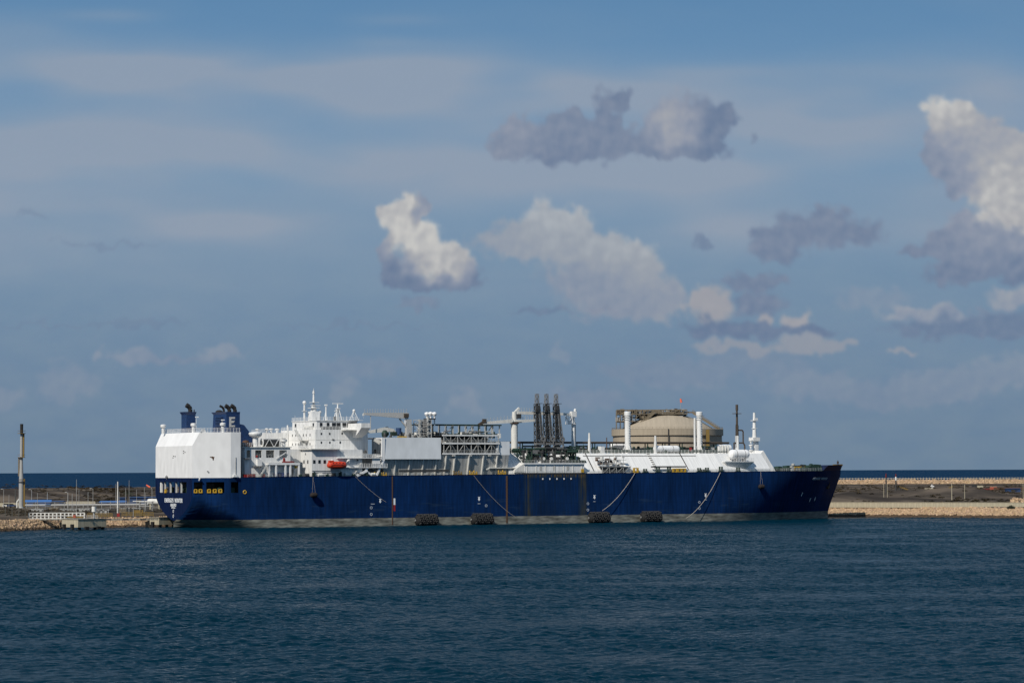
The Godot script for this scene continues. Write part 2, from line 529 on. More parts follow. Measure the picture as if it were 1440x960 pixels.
func paint(called: String, c: Color, rough := 0.6, tex := "grime", scale := 0.12, metal := 0.0) -> StandardMaterial3D:
	var m := StandardMaterial3D.new()
	m.resource_name = called
	m.albedo_color = c
	m.roughness = rough
	m.metallic = metal
	if tex != "":
		m.albedo_texture = T[tex]
		m.uv1_triplanar = true
		m.uv1_scale = Vector3.ONE * scale
	M[called] = m
	return m

func materials() -> void:
	T["grime"] = noise_tex(3, 0.03, 1.0, 1.0, 0.74, 1.0)
	T["streak"] = noise_tex(5, 0.05, 1.6, 0.16, 0.84, 1.0)
	T["streak_dark"] = noise_tex(5, 0.05, 1.6, 0.16, 0.6, 1.0)
	T["rough"] = noise_tex(7, 0.05, 1.0, 1.0, 0.45, 1.0)
	T["hull_band"] = noise_tex(29, 0.05, 0.25, 1.0, 0.5, 1.05)
	T["panel"] = noise_tex(9, 0.02, 1.0, 0.4, 0.9, 1.0)
	paint("white", lin(0.78, 0.78, 0.77), 0.55, "streak", 0.06)
	paint("white_clean", lin(0.80, 0.80, 0.80), 0.5, "panel", 0.05)
	paint("white_old", lin(0.70, 0.69, 0.65), 0.65, "streak", 0.08)
	paint("panel_grey", lin(0.72, 0.75, 0.78), 0.5, "panel", 0.05)
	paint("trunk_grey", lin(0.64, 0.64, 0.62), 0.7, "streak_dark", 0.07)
	paint("navy", lin(0.007, 0.0185, 0.072), 0.45, "streak_dark", 0.06)
	M["navy"].metallic_specular = 0.1
	paint("funnel_blue", lin(0.010, 0.036, 0.118), 0.45, "grime", 0.1)
	paint("boot_top", lin(0.255, 0.26, 0.23), 0.8, "hull_band", 0.06)
	paint("soot", lin(0.013, 0.010, 0.009), 0.8, "grime", 0.3)
	paint("dark", lin(0.03, 0.032, 0.034), 0.7, "grime", 0.2)
	paint("window", lin(0.012, 0.014, 0.017), 0.15, "")
	paint("green", lin(0.016, 0.06, 0.038), 0.7, "rough", 0.25)
	paint("deck_green", lin(0.02, 0.05, 0.035), 0.85, "rough", 0.1)
	paint("steel", lin(0.30, 0.30, 0.30), 0.6, "rough", 0.3)
	paint("steel_light", lin(0.52, 0.52, 0.50), 0.6, "grime", 0.3)
	paint("steel_dark", lin(0.075, 0.075, 0.075), 0.65, "rough", 0.3)
	paint("pipe_brown", lin(0.11, 0.082, 0.06), 0.8, "rough", 0.3)
	paint("rust", lin(0.16, 0.085, 0.05), 0.9, "rough", 0.3)
	paint("crane_grey", lin(0.52, 0.52, 0.51), 0.6, "grime", 0.3)
	paint("rust_dark", lin(0.03, 0.02, 0.018), 0.9, "rough", 0.3)
	paint("yellow", lin(0.62, 0.38, 0.03), 0.6, "grime", 0.3)
	paint("red", lin(0.34, 0.018, 0.016), 0.55, "grime", 0.3)
	paint("maroon", lin(0.16, 0.014, 0.014), 0.6, "grime", 0.3)
	paint("orange_red", lin(0.66, 0.05, 0.012), 0.4, "grime", 0.3)
	paint("container_blue", lin(0.012, 0.04, 0.20), 0.6, "grime", 0.3)
	paint("rubber", lin(0.014, 0.014, 0.015), 0.85, "rough", 0.5)
	paint("tyre_rubber", lin(0.034, 0.034, 0.037), 0.8, "rough", 0.5)
	paint("rope", lin(0.42, 0.38, 0.32), 0.9, "")
	paint("letter", lin(0.72, 0.74, 0.76), 0.6, "")
	paint("letter_dull", lin(0.36, 0.4, 0.46), 0.6, "")
	paint("concrete", lin(0.36, 0.33, 0.27), 0.9, "rough", 0.09)
	paint("concrete_tank", lin(0.375, 0.32, 0.245), 0.9, "streak", 0.02)
	paint("concrete_pale", lin(0.42, 0.375, 0.275), 0.9, "streak", 0.08)
	paint("rock", lin(0.50, 0.375, 0.26), 0.95, "rough", 0.2)
	paint("rubble", lin(0.74, 0.53, 0.34), 0.95, "rough", 0.2)
	M["rubble"].vertex_color_use_as_albedo = true
	paint("rock_wet", lin(0.05, 0.042, 0.035), 0.6, "rough", 0.2)
	paint("galvanised", lin(0.42, 0.42, 0.41), 0.6, "grime", 0.3)
	paint("tan_steel", lin(0.29, 0.235, 0.16), 0.8, "rough", 0.2)
	paint("roof_blue", lin(0.045, 0.15, 0.40), 0.5, "panel", 0.1)
	paint("wall_blue", lin(0.014, 0.045, 0.13), 0.6, "panel", 0.1)
	paint("ochre", lin(0.34, 0.22, 0.05), 0.8, "rough", 0.3)
	paint("windsock", lin(0.75, 0.14, 0.07), 0.8, "")
	paint("leaf", lin(0.045, 0.06, 0.03), 0.8, "rough", 0.5)
	paint("dry_leaf", lin(0.030, 0.027, 0.021), 0.9, "")
	M["dry_leaf"].vertex_color_use_as_albedo = true
	M["dry_leaf"].metallic_specular = 0.1
	paint("bark", lin(0.10, 0.075, 0.05), 0.9, "rough", 0.5)
	paint("fence_grey", lin(0.14, 0.14, 0.125), 0.8, "rough", 0.3)
	paint("slope_gravel", lin(0.30, 0.24, 0.18), 0.95, "rough", 0.1)
	paint("container_orange", lin(0.42, 0.10, 0.055), 0.6, "grime", 0.2)
	# scrub and bare earth
	var g := Gradient.new()
	g.offsets = PackedFloat32Array([0.0, 0.36, 0.5, 0.62, 1.0])
	g.colors = PackedColorArray([lin(0.027, 0.025, 0.023), lin(0.042, 0.037, 0.034), lin(0.066, 0.056, 0.048), lin(0.115, 0.094, 0.076), lin(0.17, 0.135, 0.10)])
	var fn := FastNoiseLite.new()
	fn.seed = 77
	fn.frequency = 0.011
	fn.fractal_octaves = 6
	fn.fractal_gain = 0.6
	var src := fn.get_seamless_image(512, 512)
	var im := Image.create(512, 512, false, Image.FORMAT_RGB8)
	for y in 512:
		for x in 512:
			im.set_pixel(x, y, g.sample(src.get_pixel(x, y).r))
	im.generate_mipmaps()
	var e := StandardMaterial3D.new()
	e.albedo_texture = ImageTexture.create_from_image(im)
	e.uv1_triplanar = true
	e.uv1_world_triplanar = true
	e.uv1_scale = Vector3.ONE * 0.0021
	e.roughness = 0.95
	e.metallic_specular = 0.0
	M["scrub"] = e
	# water
	var wn := FastNoiseLite.new()
	wn.seed = 91
	wn.frequency = 0.028
	wn.fractal_octaves = 5
	var wimg := wn.get_seamless_image(512, 512)
	wimg.bump_map_to_normal_map(7.0)
	wimg.generate_mipmaps()
	T["ripple"] = ImageTexture.create_from_image(wimg)
	M["harbour_water"] = water_mat(lin(0.0002, 0.0165, 0.0310), 0.08, 0.42, 0.9, 0.052)
	M["open_sea"] = water_mat(lin(0.002, 0.022, 0.058), 0.45, 0.02, 1.6, 0.05)

func water_mat(c: Color, rough: float, scale: float, bump: float, spec: float) -> StandardMaterial3D:
	var m := StandardMaterial3D.new()
	m.albedo_color = c
	m.roughness = rough
	m.metallic_specular = spec
	m.normal_enabled = true
	m.normal_texture = T["ripple"]
	m.normal_scale = bump
	m.uv1_triplanar = true
	m.uv1_world_triplanar = true
	m.uv1_scale = Vector3.ONE * scale
	return m

# ------------------------------------------------------------------ water and land
const TILE := 36.0
const TILE_N := 128
const BLOCK := 6

func wave_tile() -> ArrayMesh:
	var r := RandomNumberGenerator.new()
	r.seed = 99
	var wx := PackedFloat32Array()
	var wz := PackedFloat32Array()
	var amp := PackedFloat32Array()
	var ph := PackedFloat32Array()
	for i in 56:
		var lam := 0.62 * pow(7.0, pow(r.randf(), 1.5))
		var dir := deg_to_rad(227.0 + r.randfn(0.0, 32.0))
		var kx := roundf(cos(dir) * TILE / lam)
		var kz := roundf(sin(dir) * TILE / lam)
		if kx == 0.0 and kz == 0.0:
			kx = 1.0
		var k := TAU / TILE * Vector2(kx, kz).length()
		wx.append(kx)
		wz.append(kz)
		amp.append(0.039 / k)
		ph.append(r.randf() * TAU)
	var n := TILE_N

	var nv := wx.size()
	var hh := PackedFloat32Array()
	var gx := PackedFloat32Array()
	var gz := PackedFloat32Array()
	hh.resize(n * n)
	gx.resize(n * n)
	gz.resize(n * n)
	# a phase table keeps this cheap: every wave runs a whole number of times across the tile
	var table := PackedFloat32Array()
	table.resize(4096)
	for i in 4096:
		table[i] = sin(TAU * i / 4096.0)
	for w in nv:

		var fx := wx[w] * 4096.0 / n
		var fz := wz[w] * 4096.0 / n
		var p0 := ph[w] / TAU * 4096.0 + 4096.0 * 1000.0
		var a := amp[w]
		var sx := a * TAU / TILE * wx[w]
		var sz := a * TAU / TILE * wz[w]
		for j in n:
			var b := p0 + fz * j
			var row := j * n
			for i in n:
				var q := int(b + fx * i)
				var s := table[q & 4095]
				var c := table[(q + 1024) & 4095]
				hh[row + i] += a * s
				gx[row + i] += sx * c
				gz[row + i] += sz * c
	# wind patches: over a block of six by six tiles the ripples grow and fade, still meeting at the edges
	var big := n * BLOCK
	var coarse := 8
	var cn := big / coarse
	var cm := PackedFloat32Array()
	cm.resize((cn + 1) * (cn + 1))
	var pn := FastNoiseLite.new()
	pn.seed = 3
	pn.frequency = 0.034
	pn.fractal_octaves = 4
	var pimg := pn.get_seamless_image(cn, cn)
	for j in cn + 1:
		for i in cn + 1:
			var q := pimg.get_pixel(i % cn, (j * 2) % cn).r - 0.5
			cm[j * (cn + 1) + i] = clampf(1.0 + 1.35 * q, 0.5, 1.6)
	var v := PackedVector3Array()
	var nn := PackedVector3Array()
	var idx := PackedInt32Array()
	v.resize((big + 1) * (big + 1))
	nn.resize((big + 1) * (big + 1))
	var step := TILE / n
	for j in big + 1:
		var row := (j % n) * n
		var cj := mini(j / coarse, cn - 1)
		var fj := float(j) / coarse - cj
		for i in big + 1:
			var k := row + (i % n)
			var ci := mini(i / coarse, cn - 1)
			var fi := float(i) / coarse - ci
			var c0 := cj * (cn + 1) + ci
			var m := lerpf(lerpf(cm[c0], cm[c0 + 1], fi), lerpf(cm[c0 + cn + 1], cm[c0 + cn + 2], fi), fj)
			var o := j * (big + 1) + i
			v[o] = Vector3(i * step, hh[k] * m, j * step)
			nn[o] = Vector3(-gx[k] * m, 1.0, -gz[k] * m).normalized()
	idx.resize(big * big * 6)
	var o := 0
	for j in big:
		for i in big:
			var a := j * (big + 1) + i
			var c := a + big + 1
			idx[o] = a
			idx[o + 1] = a + 1
			idx[o + 2] = c + 1
			idx[o + 3] = a
			idx[o + 4] = c + 1
			idx[o + 5] = c
			o += 6
	var arr := []
	arr.resize(Mesh.ARRAY_MAX)
	arr[Mesh.ARRAY_VERTEX] = v
	arr[Mesh.ARRAY_NORMAL] = nn
	arr[Mesh.ARRAY_INDEX] = idx
	var m := ArrayMesh.new()
	m.add_surface_from_arrays(Mesh.PRIMITIVE_TRIANGLES, arr)
	return m

func water() -> void:
	var mm := MultiMesh.new()
	mm.transform_format = MultiMesh.TRANSFORM_3D
	mm.mesh = wave_tile()
	mm.mesh.surface_set_material(0, M["harbour_water"])
	var cells: Array = []
	for iz in range(-7, 3):
		for ix in range(-5, 5):
			cells.append(Vector3(ix * TILE * BLOCK, 0, iz * TILE * BLOCK))
	mm.instance_count = cells.size()
	var gust := FastNoiseLite.new()
	gust.seed = 12
	gust.frequency = 1.0
	for k in cells.size():
		mm.set_instance_transform(k, Transform3D(Basis.from_scale(Vector3(1.0, 1.0 + 0.12 * gust.get_noise_2d(cells[k].x / 330.0, cells[k].z / 150.0), 1.0)), cells[k]))
	var w := MultiMeshInstance3D.new()
	w.multimesh = mm
	w.material_override = M["harbour_water"]
	w.name = "harbour_water"
	w.rotation_degrees.y = 21.0
	struct(w)
	w.set_meta("label", "rippled dark blue water of the harbour basin")
	add_child(w)
	var st := mb()
	var radii := [0.0, 700.0, 1500.0, 3000.0, 6000.0, 12000.0, 30000.0, 80000.0, 260000.0]
	for i in radii.size() - 1:
		for k in 64:
			var a := TAU * k / 64.0
			var b := TAU * (k + 1) / 64.0
			var p := [Vector2(cos(a), sin(a)) * radii[i], Vector2(cos(b), sin(b)) * radii[i], Vector2(cos(b), sin(b)) * radii[i + 1], Vector2(cos(a), sin(a)) * radii[i + 1]]
			var c: Array = []
			for e in p:
				c.append(Vector3(e.x, -1.0, e.y))
			if i == 0:
				t3(st, c[0], c[3], c[2])
			else:
				q4(st, c[0], c[3], c[2], c[1])
	var sea := done(st, "sea", M["open_sea"], self)
	struct(sea)
	sea.set_meta("label", "dark blue open sea reaching the horizon")

const LAND_Y := 4.0
# the water's edge, left to right
var shore_line := [Vector3(-223.54, 0, -642.58), Vector3(-179.97, 0, -751), Vector3(-162.88, 0, -792.77), Vector3(-149.86, 0, -817.86), Vector3(-150.25, 0, -849.02), Vector3(-124.12, 0, -852.39), Vector3(-56.6, 0, -898.93), Vector3(48.97, 0, -959.3), Vector3(125.59, 0, -992.11), Vector3(160.37, 0, -971.54), Vector3(194.19, 0, -947.41), Vector3(275.73, 0, -896.49), Vector3(373.56, 0, -830.09)]

func land_height(x: float, z: float, n: FastNoiseLite) -> float:
	# z counts from the shore inland
	var h := LAND_Y
	var r := smoothstep(330.0, 480.0, z) * (1.0 - smoothstep(1000.0, 1500.0, z))
	if x > 0.0:
		r = smoothstep(22.0, 70.0, z) * (1.0 - smoothstep(420.0, 640.0, z)) * smoothstep(0.0, 120.0, x)
	var a := n.get_noise_2d(x, z * 1.6)
	var b := n.get_noise_2d(x * 2.3 + 500.0, z * 2.8)
	h += r * (maxf(a, -0.05) * 11.0 + maxf(b, -0.2) * 4.4 - 0.2)
	return h

func land() -> void:
	var n := FastNoiseLite.new()
	n.seed = 40
	n.frequency = 0.006
	n.fractal_octaves = 4
	var st := mb()
	var cols: Array = []
	# the shore resampled every 12 m
	var line: Array = []
	for k in shore_line.size() - 1:
		var p: Vector3 = shore_line[k]
		var q: Vector3 = shore_line[k + 1]
		var m := int(ceil(p.distance_to(q) / 14.0))
		for i in m:
			line.append(p.lerp(q, float(i) / m))
	line.append(shore_line[-1])
	var depths := [0.0, 0.5, 10.0, 14.0, 25.0, 40.0, 60.0, 80.0, 105.0, 130.0, 160.0, 190.0, 220.0, 260.0, 300.0, 340.0, 390.0, 440.0, 500.0, 560.0, 640.0, 720.0, 800.0, 900.0, 1000.0, 1120.0, 1250.0, 1380.0, 1500.0, 1640.0]
	for p in line:
		var col: Array = []
		for d in depths:
			var spread = 1.0 + d / 1100.0
			var w := Vector3(p.x * spread, 0, p.z - d)
			if d < 0.4:
				w.y = -2.0
			elif d < 1.0:
				w.y = 0.0
			elif d < 11.0:
				w.y = 3.4
			else:
				w.y = land_height(w.x, d, n)
			col.append(w)
		# the seaward edge
		col.append(col[-1] + Vector3(0, -8.0, -14.0))
		cols.append(col)
	var norm := func(a: Vector3, b: Vector3, c: Vector3) -> Vector3: return (b - a).cross(c - a).normalized()
	for i in cols.size() - 1:
		for j in cols[i].size() - 1:
			q4(st, cols[i][j], cols[i + 1][j], cols[i + 1][j + 1], cols[i][j + 1])
	var o := done(st, "land", M["scrub"], self)
	struct(o)
	o.set_meta("label", "low scrubby brown headland behind the ship")
	# dry bushes scattered over the headland
	var r := RandomNumberGenerator.new()
	r.seed = 17
	var bs := mb()
	for k in 46:
		var a := r.randf() * TAU
		var rad := sqrt(r.randf())
		var p := Vector3(cos(a) * rad, (1.0 - rad * rad * 0.7) * r.randf_range(0.2, 0.8), sin(a) * rad)
		var u := Vector3(r.randf_range(-1, 1), r.randf_range(-0.2, 1), r.randf_range(-1, 1)).normalized() * 0.42
		var v := Vector3(r.randf_range(-1, 1), r.randf_range(-0.5, 0.5), r.randf_range(-1, 1)).normalized() * 0.3
		t3(bs, p - v, p + u, p + v)
	var mm := MultiMesh.new()
	mm.transform_format = MultiMesh.TRANSFORM_3D
	mm.use_colors = true
	mm.mesh = bs.commit()
	var spots: Array = []
	var dens := FastNoiseLite.new()
	dens.seed = 6
	dens.frequency = 0.012
	var tries := 0
	while spots.size() < 15000 and tries < 90000:
		tries += 1
		var p: Vector3 = line[r.randi() % line.size()]
		var d := 20.0 + 1450.0 * pow(r.randf(), 1.4)
		if p.x < -60.0 and d < 45.0:
			continue
		var w := Vector3(p.x * (1.0 + d / 1100.0) + r.randf_range(-8, 8), 0, p.z - d)
		if dens.get_noise_2d(w.x, w.z * 0.6) < r.randf_range(-0.25, 0.35):
			continue
		w.y = land_height(w.x, d, n) - 0.25
		spots.append(w)
	mm.instance_count = spots.size()
	for k in spots.size():
		var s := r.randf_range(0.5, 1.5)
		mm.set_instance_transform(k, Transform3D(Basis(Vector3.UP, r.randf() * TAU).scaled(Vector3(s, s * r.randf_range(0.45, 0.8), s)), spots[k]))
		var t := r.randf()
		mm.set_instance_color(k, Color(1.0, 0.95, 0.85).lerp(Color(2.6, 2.2, 1.7), t * t))
	var sc := MultiMeshInstance3D.new()
	sc.multimesh = mm
	sc.material_override = M["dry_leaf"]
	sc.name = "dry_scrub"
	sc.set_meta("kind", "stuff")
	sc.set_meta("label", "dry brown scrub growing over the headland")
	sc.set_meta("category", "scrub")
	add_child(sc)

# ------------------------------------------------------------------ the ship
func deck_h(s: float) -> float:
	return 16.62 + 0.0063 * s

func stem(h: float) -> float:
	return 267.7 + 7.7 * pow(maxf(0.0, (h - 2.5) / 17.3), 1.1)

func half_breadth(s: float, h: float) -> float:
	var top := BEAM
	if s < 11.9:
		top = 17.5 + 4.2 * s / 11.9
	var b := top
	if s < 75.0:
		var k := 2.3 - 0.62 * s
		var reach := 8.6 + 0.12 * s
		var t := clampf((h - k) / reach, 0.0, 1.0)
		b = top * (1.0 - pow(1.0 - pow(t, 0.72), 1.4))
	var f := clampf(h / 18.0, 0.0, 1.1)
	var s0 := lerpf(196.0, 226.0, f)
	var p := lerpf(1.9, 2.5, f)
	var e := stem(h)
	if s > s0:
		b = minf(b, BEAM * (1.0 - pow(clampf((s - s0) / (e - s0), 0.0, 1.0), p)))
	return maxf(b, 0.0)

# fraction along the hull -> x, so that every station row ends on the raked stem
func hull_x(g: float, h: float) -> float:
	if g < 0.7:
		return g / 0.7 * 196.0
	return lerpf(196.0, stem(h), (g - 0.7) / 0.3)

const OPEN_LO := 11.7
const OPEN_HI := 15.3
var side_open := [[0.5, 3.2], [4.3, 9.9], [12.0, 14.6]]
var stern_open := [[-13.6, -10.3], [-9.5, -5.0], [-4.2, 0.5], [1.3, 5.2], [6.0, 12.2]]

func hull_image() -> Image:
	var w := 2048
	var h := 160
	var im := Image.create(w, h, false, Image.FORMAT_RGB8)
	var n := FastNoiseLite.new()
	n.seed = 8
	n.frequency = 0.02
	var n2 := FastNoiseLite.new()
	n2.seed = 18
	n2.frequency = 0.11
	var blue := Vector3(14, 39, 76)
	for y in h:
		var hh := 20.5 - (y + 0.5) / h * 21.5
		for x in w:
			var s := (x + 0.5) / w * 280.0
			var c := blue
			c *= 1.0 + 0.2 * n.get_noise_2d(s * 4.0, hh * 1.5) + 0.2 * n2.get_noise_2d(s * 9.0, hh * 0.8)
			# chalky scuffs where fenders have rubbed
			var scuff := n.get_noise_2d(s * 3.0 + 80.0, hh * 16.0) + 0.6 * n2.get_noise_2d(s * 1.2, hh * 12.0)
			if scuff > 0.34 and hh < 9.0:
				c = mixc(c, Vector3(46, 62, 84), clampf((scuff - 0.34) * 1.6, 0.0, 0.4))
			# plate seams
			if absf(fposmod(s, 11.8) - 5.9) < 0.09 or absf(fposmod(hh, 2.9) - 1.4) < 0.08:
				c *= 0.93
			# scuffed and rust-streaked skin under the loading manifold
			var man := smoothstep(121.6, 124.4, s) * (1.0 - smoothstep(146.4, 148.4, s))
			if man > 0.0:
				var st := 0.5 + 0.9 * n2.get_noise_2d(s * 12.0, hh * 0.25) + 0.35 * n.get_noise_2d(s * 20.0, hh * 6.0)
				var edge := maxf(1.0 - smoothstep(0.0, 3.2, s - 123.0), smoothstep(143.6, 147.0, s))
				var top := smoothstep(15.6, 17.0, hh)
				c = mixc(c, Vector3(36, 42, 44), man * clampf(st * (0.28 + 0.5 * edge), 0.0, 0.6))
				c = mixc(c, Vector3(104, 82, 46), man * clampf((st - 0.1) * (0.8 * edge + top * 1.0), 0.0, 0.8))
			# loose rust runs from scuppers
			var run := n2.get_noise_2d(s * 6.0 + 300.0, hh * 0.1)
			if run > 0.44 and hh < 16.6 and s < 225.0:
				c = mixc(c, Vector3(58, 50, 58), clampf((run - 0.44) * 3.0, 0.0, 0.5) * (0.5 + 0.5 * n.get_noise_2d(s, hh * 9.0)))
			im.set_pixel(x, y, Color8(clampi(int(c.x), 0, 255), clampi(int(c.y), 0, 255), clampi(int(c.z), 0, 255)))
	return im

func hull_uv(s: float, h: float) -> Vector2:
	return Vector2(s / 280.0, (20.5 - h) / 21.5)

func hull_skin(called: String, m: Material, heights: Array, holes: bool) -> void:
	var gs: Array = []
	for k in 61:
		gs.append(0.7 * k / 60.0)
	for k in range(1, 41):
		gs.append(0.7 + 0.3 * k / 40.0)
	if holes:
		for o in side_open:
			gs.append(o[0] / 196.0 * 0.7)
			gs.append(o[1] / 196.0 * 0.7)
	gs.sort()
	var st := mb()
	for side in [1.0, -1.0]:
		for i in gs.size() - 1:
			for j in heights.size() - 1:
				var g0: float = gs[i]
				var g1: float = gs[i + 1]
				if holes and heights[j] >= OPEN_LO - 0.01 and heights[j + 1] <= OPEN_HI + 0.01:
					var sm := hull_x((g0 + g1) * 0.5, 13.0)
					var cut := false
					for o in side_open:
						if sm > o[0] and sm < o[1]:
							cut = true
					if cut:
						continue
				var c: Array = []
				for e in [[g0, j], [g1, j], [g1, j + 1], [g0, j + 1]]:
					var h: float = heights[e[1]]
					var x := hull_x(e[0], h)
					var y := h
					if h > 16.3:
						y = deck_h(x) if h > 16.55 else h
					var b := half_breadth(x, h)
					var d := 0.3
					var nb := Vector3(-(half_breadth(x + d, h) - half_breadth(x - d, h)) / (2.0 * d), -(half_breadth(x, h + d) - half_breadth(x, h - d)) / (2.0 * d), 1.0).normalized()
					if x < 0.5 and x > -0.5:
						nb = Vector3(-(half_breadth(x + d, h) - half_breadth(x, h)) / d, nb.y, 1.0).normalized()
					c.append([Vector3(x, y, b * side), Vector3(nb.x, nb.y, nb.z * side), hull_uv(x, y)])
				if side < 0.0:
					c.reverse()
				for q in [0, 2, 1, 0, 3, 2]:
					st.set_normal(c[q][1])
					st.set_uv(c[q][2])
					st.add_vertex(c[q][0])
	done(st, called, m, ship)

func build_ship() -> void:
	ship = thing("gas_carrier_ship", "long navy blue hulled liquefied gas ship with white superstructure moored along the shore", "ship", SHIP_AT, SHIP_TURN)
	var hm := StandardMaterial3D.new()
	hm.resource_name = "hull_paint"
	hm.albedo_texture = ImageTexture.create_from_image(hull_image())
	hm.roughness = 0.6
	hm.metallic_specular = 0.1
	M["hull"] = hm
	ship_hull()
	ship_aft_house()
	ship_funnels()
	ship_aft_deck()
	ship_accommodation()
	ship_trunk()
	ship_regas()
	ship_cranes()
	ship_manifold()
	ship_fore()
	ship_marks()

func ship_hull() -> void:
	var hs: Array = [2.75, 3.4, 4.2, 5.2, 6.4, 7.6, 8.8, 9.8, 10.8, OPEN_LO, 12.9, 14.1, OPEN_HI, 16.3, 16.6]
	hull_skin("hull", M["hull"], hs, true)
	hull_skin("boot_topping", M["boot_top"], [-1.4, -0.6, 0.2, 1.0, 1.9, 2.75], false)
	# transom with its mooring openings
	var st := mb()
	var rows := [2.3, 2.7, 3.2, 4.0, 5.0, 6.2, 7.5, 9.0, 10.4, OPEN_LO]
	for j in rows.size() - 1:
		var b0 := half_breadth(0.0, rows[j])
		var b1 := half_breadth(0.0, rows[j + 1])
		q4(st, Vector3(0, rows[j], -b0), Vector3(0, rows[j], b0), Vector3(0, rows[j + 1], b1), Vector3(0, rows[j + 1], -b1))
	var zz: Array = [-17.5]
	for o in stern_open:
		zz.append(o[0])
		zz.append(o[1])
	zz.append(17.5)
	for k in range(0, zz.size(), 2):
		q4(st, Vector3(0, OPEN_LO, zz[k]), Vector3(0, OPEN_LO, zz[k + 1]), Vector3(0, OPEN_HI, zz[k + 1]), Vector3(0, OPEN_HI, zz[k]))
	q4(st, Vector3(0, OPEN_HI, -17.5), Vector3(0, OPEN_HI, 17.5), Vector3(0, deck_h(0), 17.5), Vector3(0, deck_h(0), -17.5))
	done(st, "transom", M["navy"], ship)
	# mooring deck seen through the openings
	st = mb()
	var out := [Vector2(0.3, -17.2), Vector2(12.0, -21.3), Vector2(15.5, -21.3), Vector2(15.5, 21.3), Vector2(12.0, 21.3), Vector2(0.3, 17.2)]
	slab(st, out, OPEN_LO - 0.4, OPEN_LO - 0.05)
	slab(st, out, OPEN_HI + 0.05, OPEN_HI + 0.3)
	box(st, Vector3(15.5, OPEN_LO, -21.3), Vector3(15.7, OPEN_HI, 21.3))
	box(st, Vector3(8.5, OPEN_LO, -15.0), Vector3(8.7, OPEN_HI, 15.0))
	done(st, "mooring_deck", M["steel_dark"], ship)
	for z in [-9.9, -4.6, 0.9, 5.6]:
		bxp("deck_pillar", M["white"], ship, Vector3(0.25, OPEN_LO, z - 0.85), Vector3(0.9, OPEN_HI, z + 0.25))
	bxp("deck_pillar", M["white"], ship, Vector3(0.25, OPEN_LO, -13.6), Vector3(0.9, OPEN_HI, -12.4))
	for w in [[2.6, -8.0], [2.8, 3.2], [2.5, 9.0], [4.5, 13.0], [9.0, 18.0], [13.2, 18.6]]:
		st = mb()
		tube(st, Vector3(w[0], OPEN_LO + 1.0, w[1] - 1.5), Vector3(w[0], OPEN_LO + 1.0, w[1] + 1.5), 0.8, -1.0, 12)
		box(st, Vector3(w[0] - 0.8, OPEN_LO, w[1] - 1.9), Vector3(w[0] + 0.8, OPEN_LO + 1.9, w[1] - 1.5))
		box(st, Vector3(w[0] - 0.6, OPEN_LO, w[1] + 1.5), Vector3(w[0] + 0.6, OPEN_LO + 1.6, w[1] + 1.8))
		done(st, "mooring_winch", M["green"], ship)
	# yellow roller chocks standing in the openings
	for s in [1, 2.54, 5.17, 6.93, 8.65]:
		var b := half_breadth(s, 13.0)
		chock(Vector3(s, OPEN_LO, b + 0.03), Vector3(1.0, 0, 0.353).normalized(), "hull_chock")
	chock(Vector3(-0.04, OPEN_LO - 0.1, -7.6), Vector3(0, 0, 1), "hull_chock")
	var ring := mb()
	lathe(ring, Vector3(16.9, 11.9, BEAM + 0.02), [[0.36, 0.0], [0.42, 0.12], [0.62, 0.12], [0.7, 0.0]], 16, Vector3(0, 0, 1))
	done(ring, "panama_lead", M["yellow"], ship)
	# main deck
	st = mb()
	for k in 60:
		var s0 := stem(17.0) * k / 60.0
		var s1 := stem(17.0) * (k + 1) / 60.0
		var b0 := half_breadth(s0, 16.5)
		var b1 := half_breadth(minf(s1, stem(16.5)), 16.5)
		q4(st, Vector3(s0, deck_h(s0) - 0.02, b0), Vector3(s1, deck_h(s1) - 0.02, b1), Vector3(s1, deck_h(s1) - 0.02, -b1), Vector3(s0, deck_h(s0) - 0.02, -b0))
	done(st, "main_deck", M["deck_green"], ship)
	# bow bulwark rising forward of the windlass
	st = mb()
	var nb := 26
	for side in [1.0, -1.0]:
		for i in nb:
			for t in 2:
				var c: Array = []
				for e in [[i, 0], [i + 1, 0], [i + 1, 1], [i, 1]]:
					var f := float(e[0]) / nb
					var rise := 2.1 * smoothstep(0.0, 0.16, f)
					var s := lerpf(255.0, stem(16.5 + rise * e[1]), f)
					var y: float = deck_h(s) + rise * e[1]
					var b := half_breadth(s, 16.5 + rise * e[1]) - 0.15 * t
					c.append(Vector3(s, y, maxf(b, 0.0) * side))
				q4(st, c[0], c[1], c[2], c[3])
	done(st, "bow_bulwark", M["navy"], ship)
	# hull edge fittings: a rubbing bar along the sheer
	st = mb()
	for k in 56:
		var a := 16.0 + k * 4.0
		bar(st, Vector3(a, deck_h(a) + 0.05, half_breadth(a, 16.5) - 0.05), Vector3(a + 4.0, deck_h(a + 4.0) + 0.05, half_breadth(a + 4.0, 16.5) - 0.05), 0.2, 0.16)
	done(st, "gunwale_bar", M["navy"], ship)
	# rail along the starboard deck edge
	var pts: Array = []
	for k in 47:
		var s := 18.0 + k * 5.0
		pts.append(Vector3(s, deck_h(s), half_breadth(s, 16.5) - 0.4))
	railing("deck_railing", ship, M["steel_light"], pts, 1.1, 1.7, 0.05)

func chock(at: Vector3, along: Vector3, called: String) -> void:
	var st := mb()
	var o := Vector3.UP.cross(along).normalized() * -0.35
	for k in [-0.42, 0.42]:
		bar(st, at + along * k, at + along * k + Vector3(0, 1.15, 0), 0.28, 0.6)
	bar(st, at + along * -0.62 + Vector3(0, 0.14, 0), at + along * 0.62 + Vector3(0, 0.14, 0), 0.6, 0.28)
	bar(st, at + along * -0.45 + Vector3(0, 1.18, 0), at + along * 0.45 + Vector3(0, 1.18, 0), 0.5, 0.22)
	done(st, called, M["yellow"], ship)

